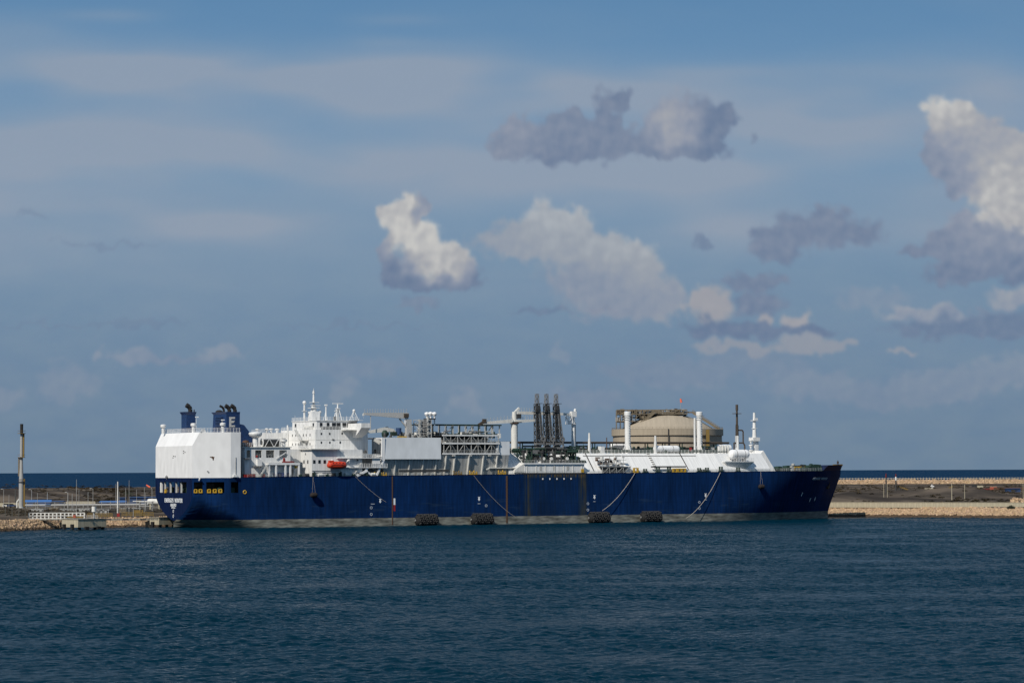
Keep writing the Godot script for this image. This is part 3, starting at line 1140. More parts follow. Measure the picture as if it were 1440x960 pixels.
func ship_aft_house() -> void:
	var st := mb()
	var y0 := 16.66
	var y1 := 27.3
	var y2 := 31.75
	var lo := [Vector2(0, 17.5), Vector2(11.9, 21.7), Vector2(15.4, 21.7), Vector2(15.4, -21.7), Vector2(11.9, -21.7), Vector2(0, -17.5)]
	var hi := [Vector2(2.3, 18.31), Vector2(11.9, 21.7), Vector2(15.4, 21.7), Vector2(15.4, -21.7), Vector2(11.9, -21.7), Vector2(2.3, -18.31)]
	for k in 6:
		var j := (k + 1) % 6
		q4(st, Vector3(lo[k].x, y0, lo[k].y), Vector3(lo[j].x, y0, lo[j].y), Vector3(lo[j].x, y1, lo[j].y), Vector3(lo[k].x, y1, lo[k].y))
		q4(st, Vector3(lo[k].x, y1, lo[k].y), Vector3(lo[j].x, y1, lo[j].y), Vector3(hi[j].x, y2, hi[j].y), Vector3(hi[k].x, y2, hi[k].y))
	q4(st, Vector3(2.3, y2, 18.31), Vector3(11.9, y2, 21.7), Vector3(11.9, y2, -21.7), Vector3(2.3, y2, -18.31))
	q4(st, Vector3(11.9, y2, 21.7), Vector3(15.4, y2, 21.7), Vector3(15.4, y2, -21.7), Vector3(11.9, y2, -21.7))
	var house := done(st, "aft_house", M["white_clean"], ship)
	railing("roof_railing", house, M["white"], [Vector3(15.2, y2, 21.3), Vector3(11.9, y2, 21.3), Vector3(2.8, y2, 18.1), Vector3(2.8, y2, -18.1), Vector3(11.9, y2, -21.3)], 1.4, 1.2, 0.08)
	for v in [Vector3(1.39, 32.36, -14), Vector3(3.19, 32, 10), Vector3(9.74, 31.87, 20)]:
		var p: Vector3 = v
		p.y = y2
		st = mb()
		tube(st, p, p + Vector3(0, 2.2, 0), 0.55, 0.55, 14)
		lathe(st, p, [[0.55, 1.9], [0.95, 2.2], [0.95, 2.9], [0.6, 3.1], [0.0, 3.15]], 14)
		done(st, "mushroom_vent", M["white"], house)
	# curved lug above the corner knuckle
	st = mb()
	var arc: Array = []
	for k in 13:
		arc.append(Vector2(3.4 + cos(PI * k / 12.0) * 0.95, y2 + sin(PI * k / 12.0) * 1.15))
	prism(st, arc, 18.42, 18.62)
	done(st, "lifting_lug", M["white"], house)
	# bolted anchor fittings and a rust bleed on the plating
	st = mb()
	lathe(st, Vector3(6.35, 23.29, 19.74), [[0.0, 0.12], [0.28, 0.1], [0.36, 0.0]], 10, Vector3(-0.33, 0, 0.94))
	done(st, "hawse_stub", M["rust"], house)
	st = mb()
	for g in [[299, 0.0, 0.0, 0.55, 0.34], [300, 0.1, -0.5, 0.24, 0.55], [298, -0.4, 0.1, 0.5, 0.16], [297, -0.7, 0.2, 0.35, 0.09]]:
		var c = Vector3(6.35, 23.41, 19.74) + Vector3(g[1], g[2], g[1] * 0.353) + Vector3(-0.333, 0, 0.943) * (0.03 + 0.004 * (300 - g[0]))
		var u := Vector3(0.943, 0, 0.333)
		q4(st, c - u * g[3] - Vector3(0, g[4] * 0.6, 0), c + u * g[3] * 0.6 - Vector3(0, g[4], 0), c + u * g[3] + Vector3(0, g[4] * 0.5, 0), c - u * g[3] * 0.7 + Vector3(0, g[4], 0))
	done(st, "rust_stain", M["rust"], house)
	for q in [Vector3(4.72, 18.84, 19.16), Vector3(5.05, 18.49, 19.28)]:
		st = mb()
		cbox(st, q, Vector3(0.42, 0.2, 0.3))
		done(st, "plate_fitting", M["steel_dark"], house)
	for q in [Vector3(-0.7, 24.02, 0), Vector3(-0.63, 23.89, 1.5), Vector3(-0.77, 23.43, -0.5), Vector3(0.01, 25.61, 9.5), Vector3(0.02, 25.24, 10.8), Vector3(-0.12, 24.9, 9.5)]:
		st = mb()
		cbox(st, Vector3(-0.03, q.y, q.z), Vector3(0.12, 0.3, 0.75))
		done(st, "plate_fitting", M["steel"], house)
	# light fixture and drain pipe on the forward strip
	bxp("drain_pipe", M["steel"], house, Vector3(13.61, 17.51, 21.7), Vector3(13.76, 23.39, 21.85))
	st = mb()
	box(st, Vector3(12.64, 16.91, 21.7), Vector3(13.97, 17.63, 22.6))
	done(st, "light_bracket", M["white"], house)
	st = mb()
	var lamp := Vector3(1.99, 16.27, 18.8)
	tube(st, lamp + Vector3(0, -0.5, 0), lamp + Vector3(0, 0.9, 0.0), 0.28, 0.12, 8)
	tube(st, lamp, lamp + Vector3(-0.3, 0.2, 0.9), 0.2, 0.28, 8)
	done(st, "deck_lamp", M["white"], house)
	st = mb()
	tube(st, Vector3(-0.25, 16.2, -6.0), Vector3(-0.25, 17.6, -6.0), 0.1, 0.1, 6)
	cbox(st, Vector3(-0.35, 17.0, -6.0), Vector3(0.4, 0.5, 1.3))
	done(st, "stern_light", M["steel"], house)
	# poles on the roof
	for p in [[Vector3(8.01, 35.78, 0), 5.4], [Vector3(12.64, 35.57, 12), 4.2]]:
		var b: Vector3 = p[0]
		st = mb()
		tube(st, Vector3(b.x, y2, b.z), Vector3(b.x, y2 + p[1], b.z), 0.09, 0.06, 6)
		cbox(st, Vector3(b.x + 0.25, y2 + p[1], b.z), Vector3(1.1, 0.35, 0.4))
		done(st, "light_pole", M["white"], house)

func ship_funnels() -> void:
	# the port funnel stands on the roof of the aft house
	var st := mb()
	var s0 := 9.1
	var s1 := 12.4
	hexa(st, [Vector3(s0, 31.8, -12), Vector3(s1, 31.8, -12), Vector3(s1, 31.8, -17), Vector3(s0, 31.8, -17), Vector3(s0, 38.2, -12), Vector3(s1, 38.2, -12), Vector3(s1, 38.2, -17), Vector3(s0, 38.2, -17)])
	var f1 := done(st, "funnel", M["funnel_blue"], ship)
	st = mb()
	hexa(st, [Vector3(s0, 38.2, -12), Vector3(s1, 38.2, -12), Vector3(s1, 38.2, -17), Vector3(s0, 38.2, -17), Vector3(s0 - 0.5, 39.2, -11.6), Vector3(s1 + 0.2, 39.2, -11.6), Vector3(s1 + 0.2, 39.2, -17.5), Vector3(s0 - 0.5, 39.2, -17.5)])
	done(st, "funnel_rim", M["funnel_blue"], f1)
	exhaust(f1, Vector3(11.2, 39.0, -14.0), 0.85, 2.5)
	st = mb()
	tube(st, Vector3(12.0, 39.2, -12.4), Vector3(12.0, 40.0, -12.4), 0.2, 0.2, 8)
	done(st, "vent_stub", M["soot"], f1)
	# the starboard funnel casing with its sloping skirt
	st = mb()
	var a := 15.75
	var b := 20.6
	hexa(st, [Vector3(a, 26.0, 8), Vector3(b, 26.0, 8), Vector3(b, 26.0, -2.6), Vector3(a - 1.2, 26.0, -2.6), Vector3(a, 38.0, 8), Vector3(b, 38.0, 8), Vector3(b, 38.0, -2.2), Vector3(a - 0.7, 38.0, -2.2)])
	var f2 := done(st, "funnel", M["funnel_blue"], ship)
	st = mb()
	hexa(st, [Vector3(a, 38.0, 8), Vector3(b, 38.0, 8), Vector3(b, 38.0, -2.2), Vector3(a - 0.7, 38.0, -2.2), Vector3(a - 0.4, 38.8, 8.1), Vector3(b + 0.1, 38.8, 8.1), Vector3(b + 0.1, 38.8, -2.7), Vector3(a - 1.3, 38.8, -2.7)])
	done(st, "funnel_rim", M["funnel_blue"], f2)
	st = mb()
	prism(st, [Vector2(b - 0.2, 26.0), Vector2(26.6, 26.0), Vector2(26.4, 29.3), Vector2(22.2, 34.4), Vector2(b - 0.2, 34.8)], -2.0, 7.9)
	done(st, "funnel_skirt", M["funnel_blue"], f2)
	# louvres on the after face
	st = mb()
	for k in 9:
		cbox(st, Vector3(a - 0.55, 33.0 + k * 0.5, 2.6), Vector3(0.7, 0.18, 6.0))
	done(st, "louvre_panel", M["wall_blue"], f2)
	# the letter E
	st = mb()
	var e := Vector3(16.75, 33.7, 8.02)
	box(st, e, e + Vector3(0.75, 3.4, 0.05))
	box(st, e + Vector3(0.75, 2.75, 0), e + Vector3(2.1, 3.4, 0.05))
	box(st, e + Vector3(0.75, 0, 0), e + Vector3(2.1, 0.62, 0.05))
	prism(st, [Vector2(e.x + 0.75, e.y + 1.35), Vector2(e.x + 1.5, e.y + 1.35), Vector2(e.x + 2.1, e.y + 2.15), Vector2(e.x + 0.75, e.y + 2.15)], 8.02, 8.07)
	done(st, "letter_emblem", M["steel_light"], f2)
	for p in [Vector3(17.0, 38.6, 2.5), Vector3(18.4, 38.6, 4.0), Vector3(19.8, 38.6, 5.6)]:
		exhaust(f2, p, 0.42 if p.x < 17.5 else 0.75, 2.3)
	st = mb()
	lathe(st, Vector3(16.2, 38.7, 0.2), [[1.3, 0.0], [1.2, 0.5], [0.6, 0.85], [0.0, 0.9]], 12)
	done(st, "exhaust_cowl", M["soot"], f2)

func exhaust(parent: Node, at: Vector3, r: float, h: float) -> void:
	var st := mb()
	var p0 := at
	var p1 := at + Vector3(0, h * 0.45, 0)
	var p2 := p1 + Vector3(-0.45, h * 0.35, 0.0)
	var p3 := p2 + Vector3(-1.0, h * 0.22, 0.0)
	tube(st, p0, p1, r * 0.85, r * 0.9, 12)
	tube(st, p1, p2, r * 0.9, r * 0.95, 12)
	tube(st, p2, p3, r * 0.95, r, 12)
	done(st, "exhaust_pipe", M["soot"], parent)

func win(parent: Node, lo: Vector3, hi: Vector3) -> void:
	bxp("window", M["window"], parent, lo, hi)

func ship_aft_deck() -> void:
	# deckhouse between the aft house and the accommodation
	var st := mb()
	var z := 19.0
	var x0 := 17.9
	var x1 := 34.4
	var yb := 16.75
	var yt := 26.7
	# the outer wall is plate round four open bays
	var bays := [[18.7, 19.9], [21.7, 24.0], [25.6, 28.5], [30.4, 33.2]]
	var wy0 := 23.3
	var wy1 := 25.8
	box(st, Vector3(x0, yb, z - 0.3), Vector3(x1, wy0, z))
	box(st, Vector3(x0, wy1, z - 0.3), Vector3(x1, yt, z))
	var px := x0
	for b in bays:
		box(st, Vector3(px, wy0, z - 0.3), Vector3(b[0], wy1, z))
		px = b[1]
	box(st, Vector3(px, wy0, z - 0.3), Vector3(x1, wy1, z))
	box(st, Vector3(x0, yb, 6.0), Vector3(x0 + 0.25, yt, z - 0.3))
	var dh := done(st, "deckhouse", M["white"], ship)
	bxp("deckhouse_roof", M["white_old"], dh, Vector3(x0 - 0.5, yt, 4.0), Vector3(x1 + 0.4, yt + 0.25, z + 0.35))
	bxp("inner_bulkhead", M["white_old"], dh, Vector3(x0 + 0.3, yb, 15.0), Vector3(x1, yt, 15.2))
	for b in bays:
		st = mb()
		for t in 4:
			var x := lerpf(b[0], b[1], t / 3.0)
			bar(st, Vector3(x, wy0, z - 0.15), Vector3(x, wy0 + 1.0, z - 0.15), 0.06)
		bar(st, Vector3(b[0], wy0 + 1.0, z - 0.15), Vector3(b[1], wy0 + 1.0, z - 0.15), 0.08)
		done(st, "bay_guard", M["steel_light"], dh)
	railing("roof_railing", dh, M["white"], [Vector3(16.2, yt + 0.25, z), Vector3(22.4, yt + 0.25, z)], 1.3, 0.7, 0.07)
	# stairs, landings and small fittings on the wall
	bxp("landing", M["steel"], dh, Vector3(17.47, 22.88, 19), Vector3(19.76, 23.16, 20.6))
	bxp("door_cabinet", M["white"], dh, Vector3(22.08, 20.55, 19), Vector3(23.61, 22.68, 20.2))
	bxp("landing", M["steel"], dh, Vector3(20.82, 20.2, 19), Vector3(23.88, 20.55, 20.8))
	st = mb()
	for k in 12:
		var t := k / 11.0
		cbox(st, Vector3(22.69, 16.77, 20.6).lerp(Vector3(25.62, 21.02, 20.6), t), Vector3(0.5, 0.09, 1.2))
	bar(st, Vector3(22.32, 16.77, 21.2), Vector3(25.24, 21.02, 21.2), 0.12, 0.35)
	bar(st, Vector3(22.32, 17.24, 21.2), Vector3(25.24, 21.61, 21.2), 0.07, 0.07)
	bar(st, Vector3(22.81, 16.77, 20), Vector3(25.74, 21.02, 20), 0.12, 0.35)
	done(st, "stairway", M["white_old"], dh)
	st = mb()
	bar(st, Vector3(29.11, 22.92, 19.3), Vector3(32.71, 25.06, 19.3), 0.25, 0.25)
	done(st, "boat_davit", M["white"], dh)
	tbp("float_ring", M["red"], dh, Vector3(22.18, 23.76, 19.1), Vector3(22.05, 23.76, 19.4), 0.34)
	# machinery on the deckhouse roof
	st = mb()
	var fx := 23.0
	tube(st, Vector3(fx, yt, 16.0), Vector3(fx, yt + 3.6, 16.0), 0.95, 0.95, 14)
	lathe(st, Vector3(fx, yt, 16.0), [[0.95, 3.2], [2.0, 3.9], [2.3, 4.5], [2.2, 5.0], [0.9, 5.25], [0.0, 5.3]], 18)
	done(st, "ventilation_cowl", M["white"], ship)
	st = mb()
	tube(st, Vector3(25.2, yt + 1.55, 17.0), Vector3(30.6, yt + 1.55, 17.0), 1.25, 1.25, 16)
	done(st, "hose_reel_drum", M["steel_dark"], ship)
	st = mb()
	for x in [24.9, 30.8]:
		lathe(st, Vector3(x, yt + 1.55, 17.0), [[0.9, -0.12], [1.5, -0.12], [1.5, 0.12], [0.9, 0.12], [0.9, -0.12]], 18, Vector3(1, 0, 0))
	for k in 4:
		var x := 25.4 + k * 1.7
		bar(st, Vector3(x, yt + (0.2 if k % 2 == 0 else 2.8), 18.5), Vector3(x + 1.5, yt + (2.8 if k % 2 == 0 else 0.2), 18.5), 0.16)
	bar(st, Vector3(24.9, yt + 2.85, 18.5), Vector3(31.0, yt + 2.85, 18.5), 0.18)
	bar(st, Vector3(24.9, yt + 0.2, 18.5), Vector3(31.0, yt + 0.2, 18.5), 0.18)
	done(st, "drum_frame", M["white"], ship)
	st = mb()
	tube(st, Vector3(33.0, yt, 16.5), Vector3(33.0, yt + 2.0, 16.5), 0.6, 0.6, 12)
	lathe(st, Vector3(33.0, yt, 16.5), [[0.6, 1.7], [1.2, 2.1], [1.2, 2.7], [0.0, 2.8]], 14)
	done(st, "ventilation_cowl", M["white"], ship)
	st = mb()
	box(st, Vector3(18.0, yt + 0.25, 13.0), Vector3(21.6, yt + 1.7, 16.5))
	lathe(st, Vector3(20.0, yt + 1.7, 14.8), [[1.2, 0.0], [1.0, 0.6], [0.0, 0.8]], 10)
	done(st, "winch_motor", M["rust"], ship)
	bxp("deck_gantry_beam", M["steel_light"], ship, Vector3(20.5, 31.3, -8.0), Vector3(34.0, 32.2, -7.0))
	# casing behind with ducts
	bxp("engine_casing", M["white"], ship, Vector3(36.5, yb, -21.0), Vector3(45.2, 32.1, -8.0))
	bxp("boiler_casing", M["white"], ship, Vector3(30.0, yb, -6.0), Vector3(45.2, 26.2, 12.0))
	for d in [[29.5, 28.4], [32.2, 28.0], [35.0, 28.6]]:
		st = mb()
		path_tube(st, [Vector3(d[0], 26.2, 8.5), Vector3(d[0], d[1], 8.6), Vector3(d[0] + 0.8, d[1] + 1.2, 8.6), Vector3(d[0] + 2.0, d[1] + 1.2, 8.6)], 0.32, 10)
		done(st, "duct", M["steel_light"], ship)
	for d in [[37.5, 32.1, -9.0], [39.5, 32.1, -10.0], [37.2, 32.1, -17.0], [42.6, 32.1, -12.0]]:
		st = mb()
		tube(st, Vector3(d[0], d[1], d[2]), Vector3(d[0], d[1] + 1.0, d[2]), 0.35, 0.35, 10)
		lathe(st, Vector3(d[0], d[1], d[2]), [[0.35, 0.8], [0.7, 1.1], [0.7, 1.5], [0.0, 1.6]], 10)
		done(st, "mushroom_vent", M["white"], ship)
	railing("casing_railing", ship, M["white"], [Vector3(36.7, 32.1, -20.8), Vector3(36.7, 32.1, -8.2), Vector3(45.0, 32.1, -8.2)], 1.2, 1.2, 0.07)
	# gantry frame over stores on the main deck
	st = mb()
	var g0 := Vector3(25.8, 16.52, 20.8)
	for s in [25.92, 28.48, 31.87, 33.63, 36.73]:
		box(st, Vector3(s - 0.27, yb, 20.5), Vector3(s + 0.27, 20.9, 21.0))
		box(st, Vector3(s - 0.27, yb, 16.5), Vector3(s + 0.27, 20.9, 17.0))
	box(st, Vector3(25.66, 20.9, 20.4), Vector3(36.99, 21.5, 21.05))
	box(st, Vector3(25.66, 20.9, 16.45), Vector3(36.99, 21.5, 17.05))
	for s in [25.92, 31.87, 36.73]:
		box(st, Vector3(s - 0.27, 20.9, 17.05), Vector3(s + 0.27, 21.4, 20.4))
	done(st, "stores_gantry", M["white_clean"], ship)
	bxp("gantry_roof", M["steel_light"], ship, Vector3(25.66, 21.52, 16.4), Vector3(36.99, 21.62, 21.0))
	bxp("store_back", M["white_old"], ship, Vector3(26.18, yb, 16.1), Vector3(36.47, 20.9, 16.3))
	bxp("hose_locker", M["white"], ship, Vector3(24.47, 16.52, 18.6), Vector3(27.54, 17.7, 20.3))
	bxp("pulley_block", M["yellow"], ship, Vector3(35.35, 19.81, 19.8), Vector3(36.64, 20.57, 20.4))
	tbp("cable_drum", M["white"], ship, Vector3(34.79, 19.98, 19.6), Vector3(35.95, 19.98, 19.6), 0.55)

func ship_accommodation() -> void:
	var yb := 16.85
	# wide lower house
	var st := mb()
	box(st, Vector3(41.4, yb, -21.0), Vector3(60.0, 26.0, 21.0))
	var low := done(st, "lower_house", M["white"], ship)
	bxp("house_deck", M["white_old"], low, Vector3(40.7, 26.0, -21.0), Vector3(51.2, 26.35, 22.3))
	for x in [42.28, 44.18, 46.11]:
		win(low, Vector3(x - 0.45, 21.3, 20.95), Vector3(x + 0.45, 22.5, 21.04))
	for zz in [17.6, 14.4]:
		win(low, Vector3(41.36, 21.3, zz - 0.45), Vector3(41.45, 22.5, zz + 0.45))
	win(low, Vector3(41.36, 24.2, 15.4), Vector3(41.45, 24.9, 16.0))
	bxp("side_rail", M["steel"], low, Vector3(41.5, 18.75, 21.0), Vector3(52.0, 18.95, 21.15))
	bxp("side_rail", M["steel"], low, Vector3(41.5, 18.2, 21.0), Vector3(52.0, 18.32, 21.15))
	# main tower
	st = mb()
	box(st, Vector3(45.3, 26.0, -15.0), Vector3(62.9, 32.9, 15.0))
	box(st, Vector3(60.0, yb, -15.0), Vector3(62.9, 26.0, 15.0))
	var tower := done(st, "accommodation_tower", M["white"], ship)
	# side windows, two rows
	for p in [Vector3(47.53, 31.43, 15), Vector3(50.62, 31.44, 15), Vector3(55.28, 31.56, 15), Vector3(47.53, 28.44, 15), Vector3(50.67, 28.44, 15), Vector3(54.54, 28.5, 15)]:
		win(tower, p + Vector3(-0.26, -0.36, -0.05), p + Vector3(0.26, 0.36, 0.04))
	# stern windows
	for zz in [10.5, 7.2, 4.8, 0.4, -1.8, -4.6, -8.5]:
		win(tower, Vector3(45.26, 30.7, zz - 0.3), Vector3(45.34, 31.5, zz + 0.3))
		win(tower, Vector3(45.26, 27.6, zz - 0.3), Vector3(45.34, 28.4, zz + 0.3))
	bxp("deck_seam", M["white_old"], tower, Vector3(45.25, 29.35, -15.05), Vector3(62.9, 29.5, 15.06))
	bxp("fire_hose_box", M["steel_dark"], tower, Vector3(51.48, 29.27, 15), Vector3(52.27, 29.63, 15.2))
	bxp("lamp_bracket", M["steel_dark"], tower, Vector3(50.72, 25.99, 15), Vector3(51.78, 26.42, 16.6))
	# dark winches and lockers along the deck below the house
	for k in 13:
		var s := 37.0 + k * 2.45
		st = mb()
		var hh := 0.7 + 0.35 * ((k * 7) % 4)
		if k % 2:
			tube(st, Vector3(s - 0.7, deck_h(s) + 0.6, 21.3), Vector3(s + 0.7, deck_h(s) + 0.6, 21.3), 0.55, 0.55, 10)
			cbox(st, Vector3(s, deck_h(s) + 0.15, 21.3), Vector3(1.8, 0.3, 0.8))
		else:
			cbox(st, Vector3(s, deck_h(s) + hh * 0.5, 21.35), Vector3(0.9, hh, 0.6))
			cbox(st, Vector3(s + 0.3, deck_h(s) + hh + 0.1, 21.35), Vector3(0.4, 0.2, 0.4))
		done(st, "deck_winch", M[["green", "steel_dark", "deck_green", "white_old"][k % 4]], low)
	# stern galleries and stairs
	for g in [[29.3, 2.0, 9.5], [26.3, -3.0, 12.0]]:
		bxp("gallery", M["white_old"], tower, Vector3(42.6, g[0] - 0.2, g[1]), Vector3(45.3, g[0], g[2]))
		railing("gallery_railing", tower, M["white"], [Vector3(42.7, g[0], g[1]), Vector3(42.7, g[0], g[2]), Vector3(45.2, g[0], g[2])], 1.1, 1.2, 0.07)
	st = mb()
	bar(st, Vector3(43.6, 29.4, 6.0), Vector3(43.6, 32.9, 2.0), 0.9, 0.2)
	bar(st, Vector3(43.6, 26.3, 11.0), Vector3(43.6, 29.2, 8.0), 0.9, 0.2)
	done(st, "outside_stair", M["steel_light"], tower)
	# poop railings and starboard galleries with curved boat deck
	railing("house_railing", low, M["white"], [Vector3(40.9, 26.35, 5.0), Vector3(40.9, 26.35, 22.1), Vector3(51.0, 26.35, 22.1)], 1.1, 1.3, 0.07)
	bxp("promenade_deck", M["white"], low, Vector3(50.5, 23.0, 15.0), Vector3(66.6, 23.25, 22.2))
	bxp("promenade_coaming", M["white"], low, Vector3(63.4, 20.0, 21.6), Vector3(66.4, 23.0, 21.8))
	railing("promenade_railing", low, M["white"], [Vector3(54.0, 23.25, 22.0), Vector3(66.4, 23.25, 22.0), Vector3(66.4, 23.25, 15.5)], 1.2, 0.9, 0.08)
	bxp("boat_deck", M["white"], low, Vector3(52.0, 19.8, 17.0), Vector3(69.0, 20.05, 22.0))
	railing("boat_deck_railing", low, M["white"], [Vector3(58.0, 20.05, 21.9), Vector3(69.0, 20.05, 21.9)], 1.2, 0.9, 0.08)
	bxp("forward_store", M["white"], low, Vector3(62.9, 23.25, 4.0), Vector3(65.4, 32.0, 14.0))
	win(low, Vector3(57.89, 22.4, 21.8) + Vector3(-0.3, -0.3, 0), Vector3(57.89, 22.4, 21.8) + Vector3(0.3, 0.3, 0.06))
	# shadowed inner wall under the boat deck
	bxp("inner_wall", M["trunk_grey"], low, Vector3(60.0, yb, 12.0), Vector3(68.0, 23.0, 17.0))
	st = mb()
	for k in 10:
		cbox(st, Vector3(56.8, 17.35, 21).lerp(Vector3(59.72, 21.44, 21), k / 9.0), Vector3(0.5, 0.08, 1.0))
	bar(st, Vector3(56.57, 17.11, 21.5), Vector3(59.49, 21.44, 21.5), 0.1, 0.3)
	bar(st, Vector3(56.57, 17.59, 21.5), Vector3(59.49, 21.92, 21.5), 0.08)
	bar(st, Vector3(56.19, 17.35, 20.3), Vector3(59.24, 21.68, 20.3), 0.1, 0.3)
	done(st, "stairway", M["white_old"], low)
	# gangway hoist: white inclined arms on the main deck
	st = mb()
	bar(st, Vector3(57.72, 17.1, 21.3), Vector3(61.7, 18.9, 21.3), 1.0, 0.7)
	bar(st, Vector3(60.64, 18.3, 21.3), Vector3(61.97, 19.98, 21.3), 0.6, 0.6)
	bar(st, Vector3(61.17, 18.78, 21.3), Vector3(63.57, 17.2, 21.3), 0.6, 0.6)
	done(st, "gangway_hoist", M["white_clean"], ship)
	# bridge
	var y0 := 32.9
	var y1 := 35.9
	st = mb()
	box(st, Vector3(47.5, y0, -10.0), Vector3(60.4, y1, 11.0))
	var br := done(st, "bridge", M["white"], ship)
	bxp("bridge_roof", M["white"], br, Vector3(47.3, y1, -10.2), Vector3(62.9, y1 + 0.28, 11.25))
	# wheelhouse front and its band of panes
	st = mb()
	box(st, Vector3(60.4, y0, -8.0), Vector3(62.9, y0 + 1.1, 11.0))
	box(st, Vector3(60.4, y1 - 0.4, -8.0), Vector3(62.9, y1, 11.0))
	done(st, "wheelhouse", M["white"], br)
	bxp("window", M["window"], br, Vector3(60.5, y0 + 1.1, -7.9), Vector3(62.7, y1 - 0.4, 10.9))
	for x in [54.0, 55.7, 57.9, 59.6]:
		win(br, Vector3(x - 0.74, y0 + 0.85, 10.96), Vector3(x + 0.74, y0 + 2.4, 11.04))
	for x in [49.2, 51.8]:
		win(br, Vector3(x - 0.5, y0 + 0.9, 10.96), Vector3(x + 0.5, y0 + 2.4, 11.04))
	for zz in [-7.0, 8.3]:
		win(br, Vector3(47.44, y0 + 1.0, zz - 0.6), Vector3(47.54, y0 + 2.3, zz + 0.6))
	# bridge wing with swept underside
	st = mb()
	var wing := [Vector2(11.0, 29.9), Vector2(15.0, 30.2), Vector2(18.5, 31.2), Vector2(21.4, 33.0), Vector2(22.0, 33.4), Vector2(22.0, 35.0), Vector2(21.6, 35.0), Vector2(21.6, 33.9), Vector2(11.0, 33.9)]
	var wv: Array = []
	for p in wing:
		wv.append(Vector2(p.x, p.y))
	var w2 := mb()
	prism(w2, wv, 0.0, 3.4)
	var wm := done(w2, "bridge_wing", M["white"], br)
	wm.rotation_degrees.y = -90.0
	wm.position = Vector3(62.6, 0, 0)
	bxp("wing_bulwark", M["white"], br, Vector3(59.2, 33.9, 11.0), Vector3(59.35, 35.0, 21.6))
	bxp("wing_bulwark", M["white"], br, Vector3(62.45, 33.9, 11.0), Vector3(62.6, 35.0, 21.6))
	bxp("wing_shade", M["white"], br, Vector3(59.4, y1 + 0.1, 11.3), Vector3(62.8, y1 + 0.2, 16.0))
	bxp("side_balcony", M["white_old"], br, Vector3(55.0, 32.6, 15.0), Vector3(59.2, 32.85, 18.5))
	railing("bridge_railing", br, M["white"], [Vector3(47.4, y1 + 0.28, -10.0), Vector3(47.4, y1 + 0.28, 11.1), Vector3(62.6, y1 + 0.28, 11.1)], 1.1, 1.3, 0.08)
	railing("tower_railing", tower, M["white"], [Vector3(45.5, 32.9, -14.8), Vector3(45.5, 32.9, 14.8), Vector3(58.0, 32.9, 14.8)], 1.1, 1.3, 0.07)
	bxp("deck_machinery", M["steel"], tower, Vector3(48.6, 32.9, 12.3), Vector3(55.0, 33.9, 14.4))
	bxp("deck_machinery", M["white_old"], tower, Vector3(46.0, 32.9, 4.0), Vector3(47.2, 34.2, 8.0))
	for wl in [[46.6, -12.0], [46.4, -6.0], [46.5, 2.0]]:
		tbp("vent_post", M["white"], tower, Vector3(wl[0], 32.9, wl[1]), Vector3(wl[0], 34.8, wl[1]), 0.3)
	# masts
	var top := y1 + 0.28
	st = mb()
	box(st, Vector3(49.6, top, -1.2), Vector3(52.6, top + 3.2, 2.2))
	tube(st, Vector3(51.0, top + 3.2, 0.5), Vector3(51.0, top + 5.6, 0.5), 1.15, 0.6, 10)
	tube(st, Vector3(51.0, top + 5.6, 0.5), Vector3(51.0, top + 9.6, 0.5), 0.42, 0.3, 10)
	tube(st, Vector3(51.0, top + 9.4, 0.5), Vector3(51.0, top + 10.4, 0.5), 0.5, 0.3, 10)
	tube(st, Vector3(51.0, top + 10.4, 0.5), Vector3(51.0, top + 11.2, 0.5), 0.1, 0.06, 6)
	cbox(st, Vector3(51.0, top + 4.4, 0.5), Vector3(3.4, 0.16, 2.6))
	cbox(st, Vector3(51.2, top + 6.3, 0.5), Vector3(2.9, 0.14, 2.0))
	cbox(st, Vector3(51.6, top + 5.3, 0.5), Vector3(2.9, 0.14, 2.0))
	done(st, "radar_mast", M["white"], br)
	for d in [[48.0, 5.6, -0.6], [53.2, 2.4, 0.8]]:
		st = mb()
		tube(st, Vector3(d[0], top, d[2]), Vector3(d[0], top + d[1], d[2]), 0.4, 0.3, 10)
		lathe(st, Vector3(d[0], top + d[1], d[2]), [[0.0, -0.1], [0.5, 0.1], [0.68, 0.6], [0.5, 1.1], [0.0, 1.35]], 14)
		cbox(st, Vector3(d[0], top + d[1] * 0.6, d[2]), Vector3(1.5, 0.12, 1.2))
		done(st, "satellite_dome", M["white"], br)
	st = mb()
	tube(st, Vector3(55.0, top, 2.0), Vector3(55.0, top + 5.2, 2.0), 0.3, 0.2, 8)
	bar(st, Vector3(54.0, top, 2.0), Vector3(55.0, top + 3.4, 2.0), 0.12)
	cbox(st, Vector3(55.0, top + 5.4, 2.0), Vector3(0.9, 0.5, 0.6))
	done(st, "signal_mast", M["white"], br)
	st = mb()
	for s in [[-1, -1], [1, -1], [1, 1], [-1, 1]]:
		bar(st, Vector3(59.0 + s[0] * 1.2, top, 3.0 + s[1] * 1.0), Vector3(59.0 + s[0] * 0.35, top + 4.0, 3.0 + s[1] * 0.3), 0.22)
	tube(st, Vector3(59.0, top, 3.0), Vector3(59.0, top + 5.8, 3.0), 0.5, 0.25, 10)
	cbox(st, Vector3(59.0, top + 4.2, 3.0), Vector3(1.5, 0.2, 1.4))
	cbox(st, Vector3(58.4, top + 3.4, 3.0), Vector3(1.0, 0.15, 1.2))
	box(st, Vector3(57.0, top + 5.8, 2.9), Vector3(61.0, top + 6.08, 3.2))
	done(st, "scanner_mast", M["white"], br)
	st = mb()
	for s in [[-1, -1], [1, -1], [1, 1], [-1, 1]]:
		bar(st, Vector3(62.0 + s[0] * 1.3, top, 10.0 + s[1] * 1.0), Vector3(62.0 + s[0] * 0.2, top + 2.9, 10.0 + s[1] * 0.2), 0.16)
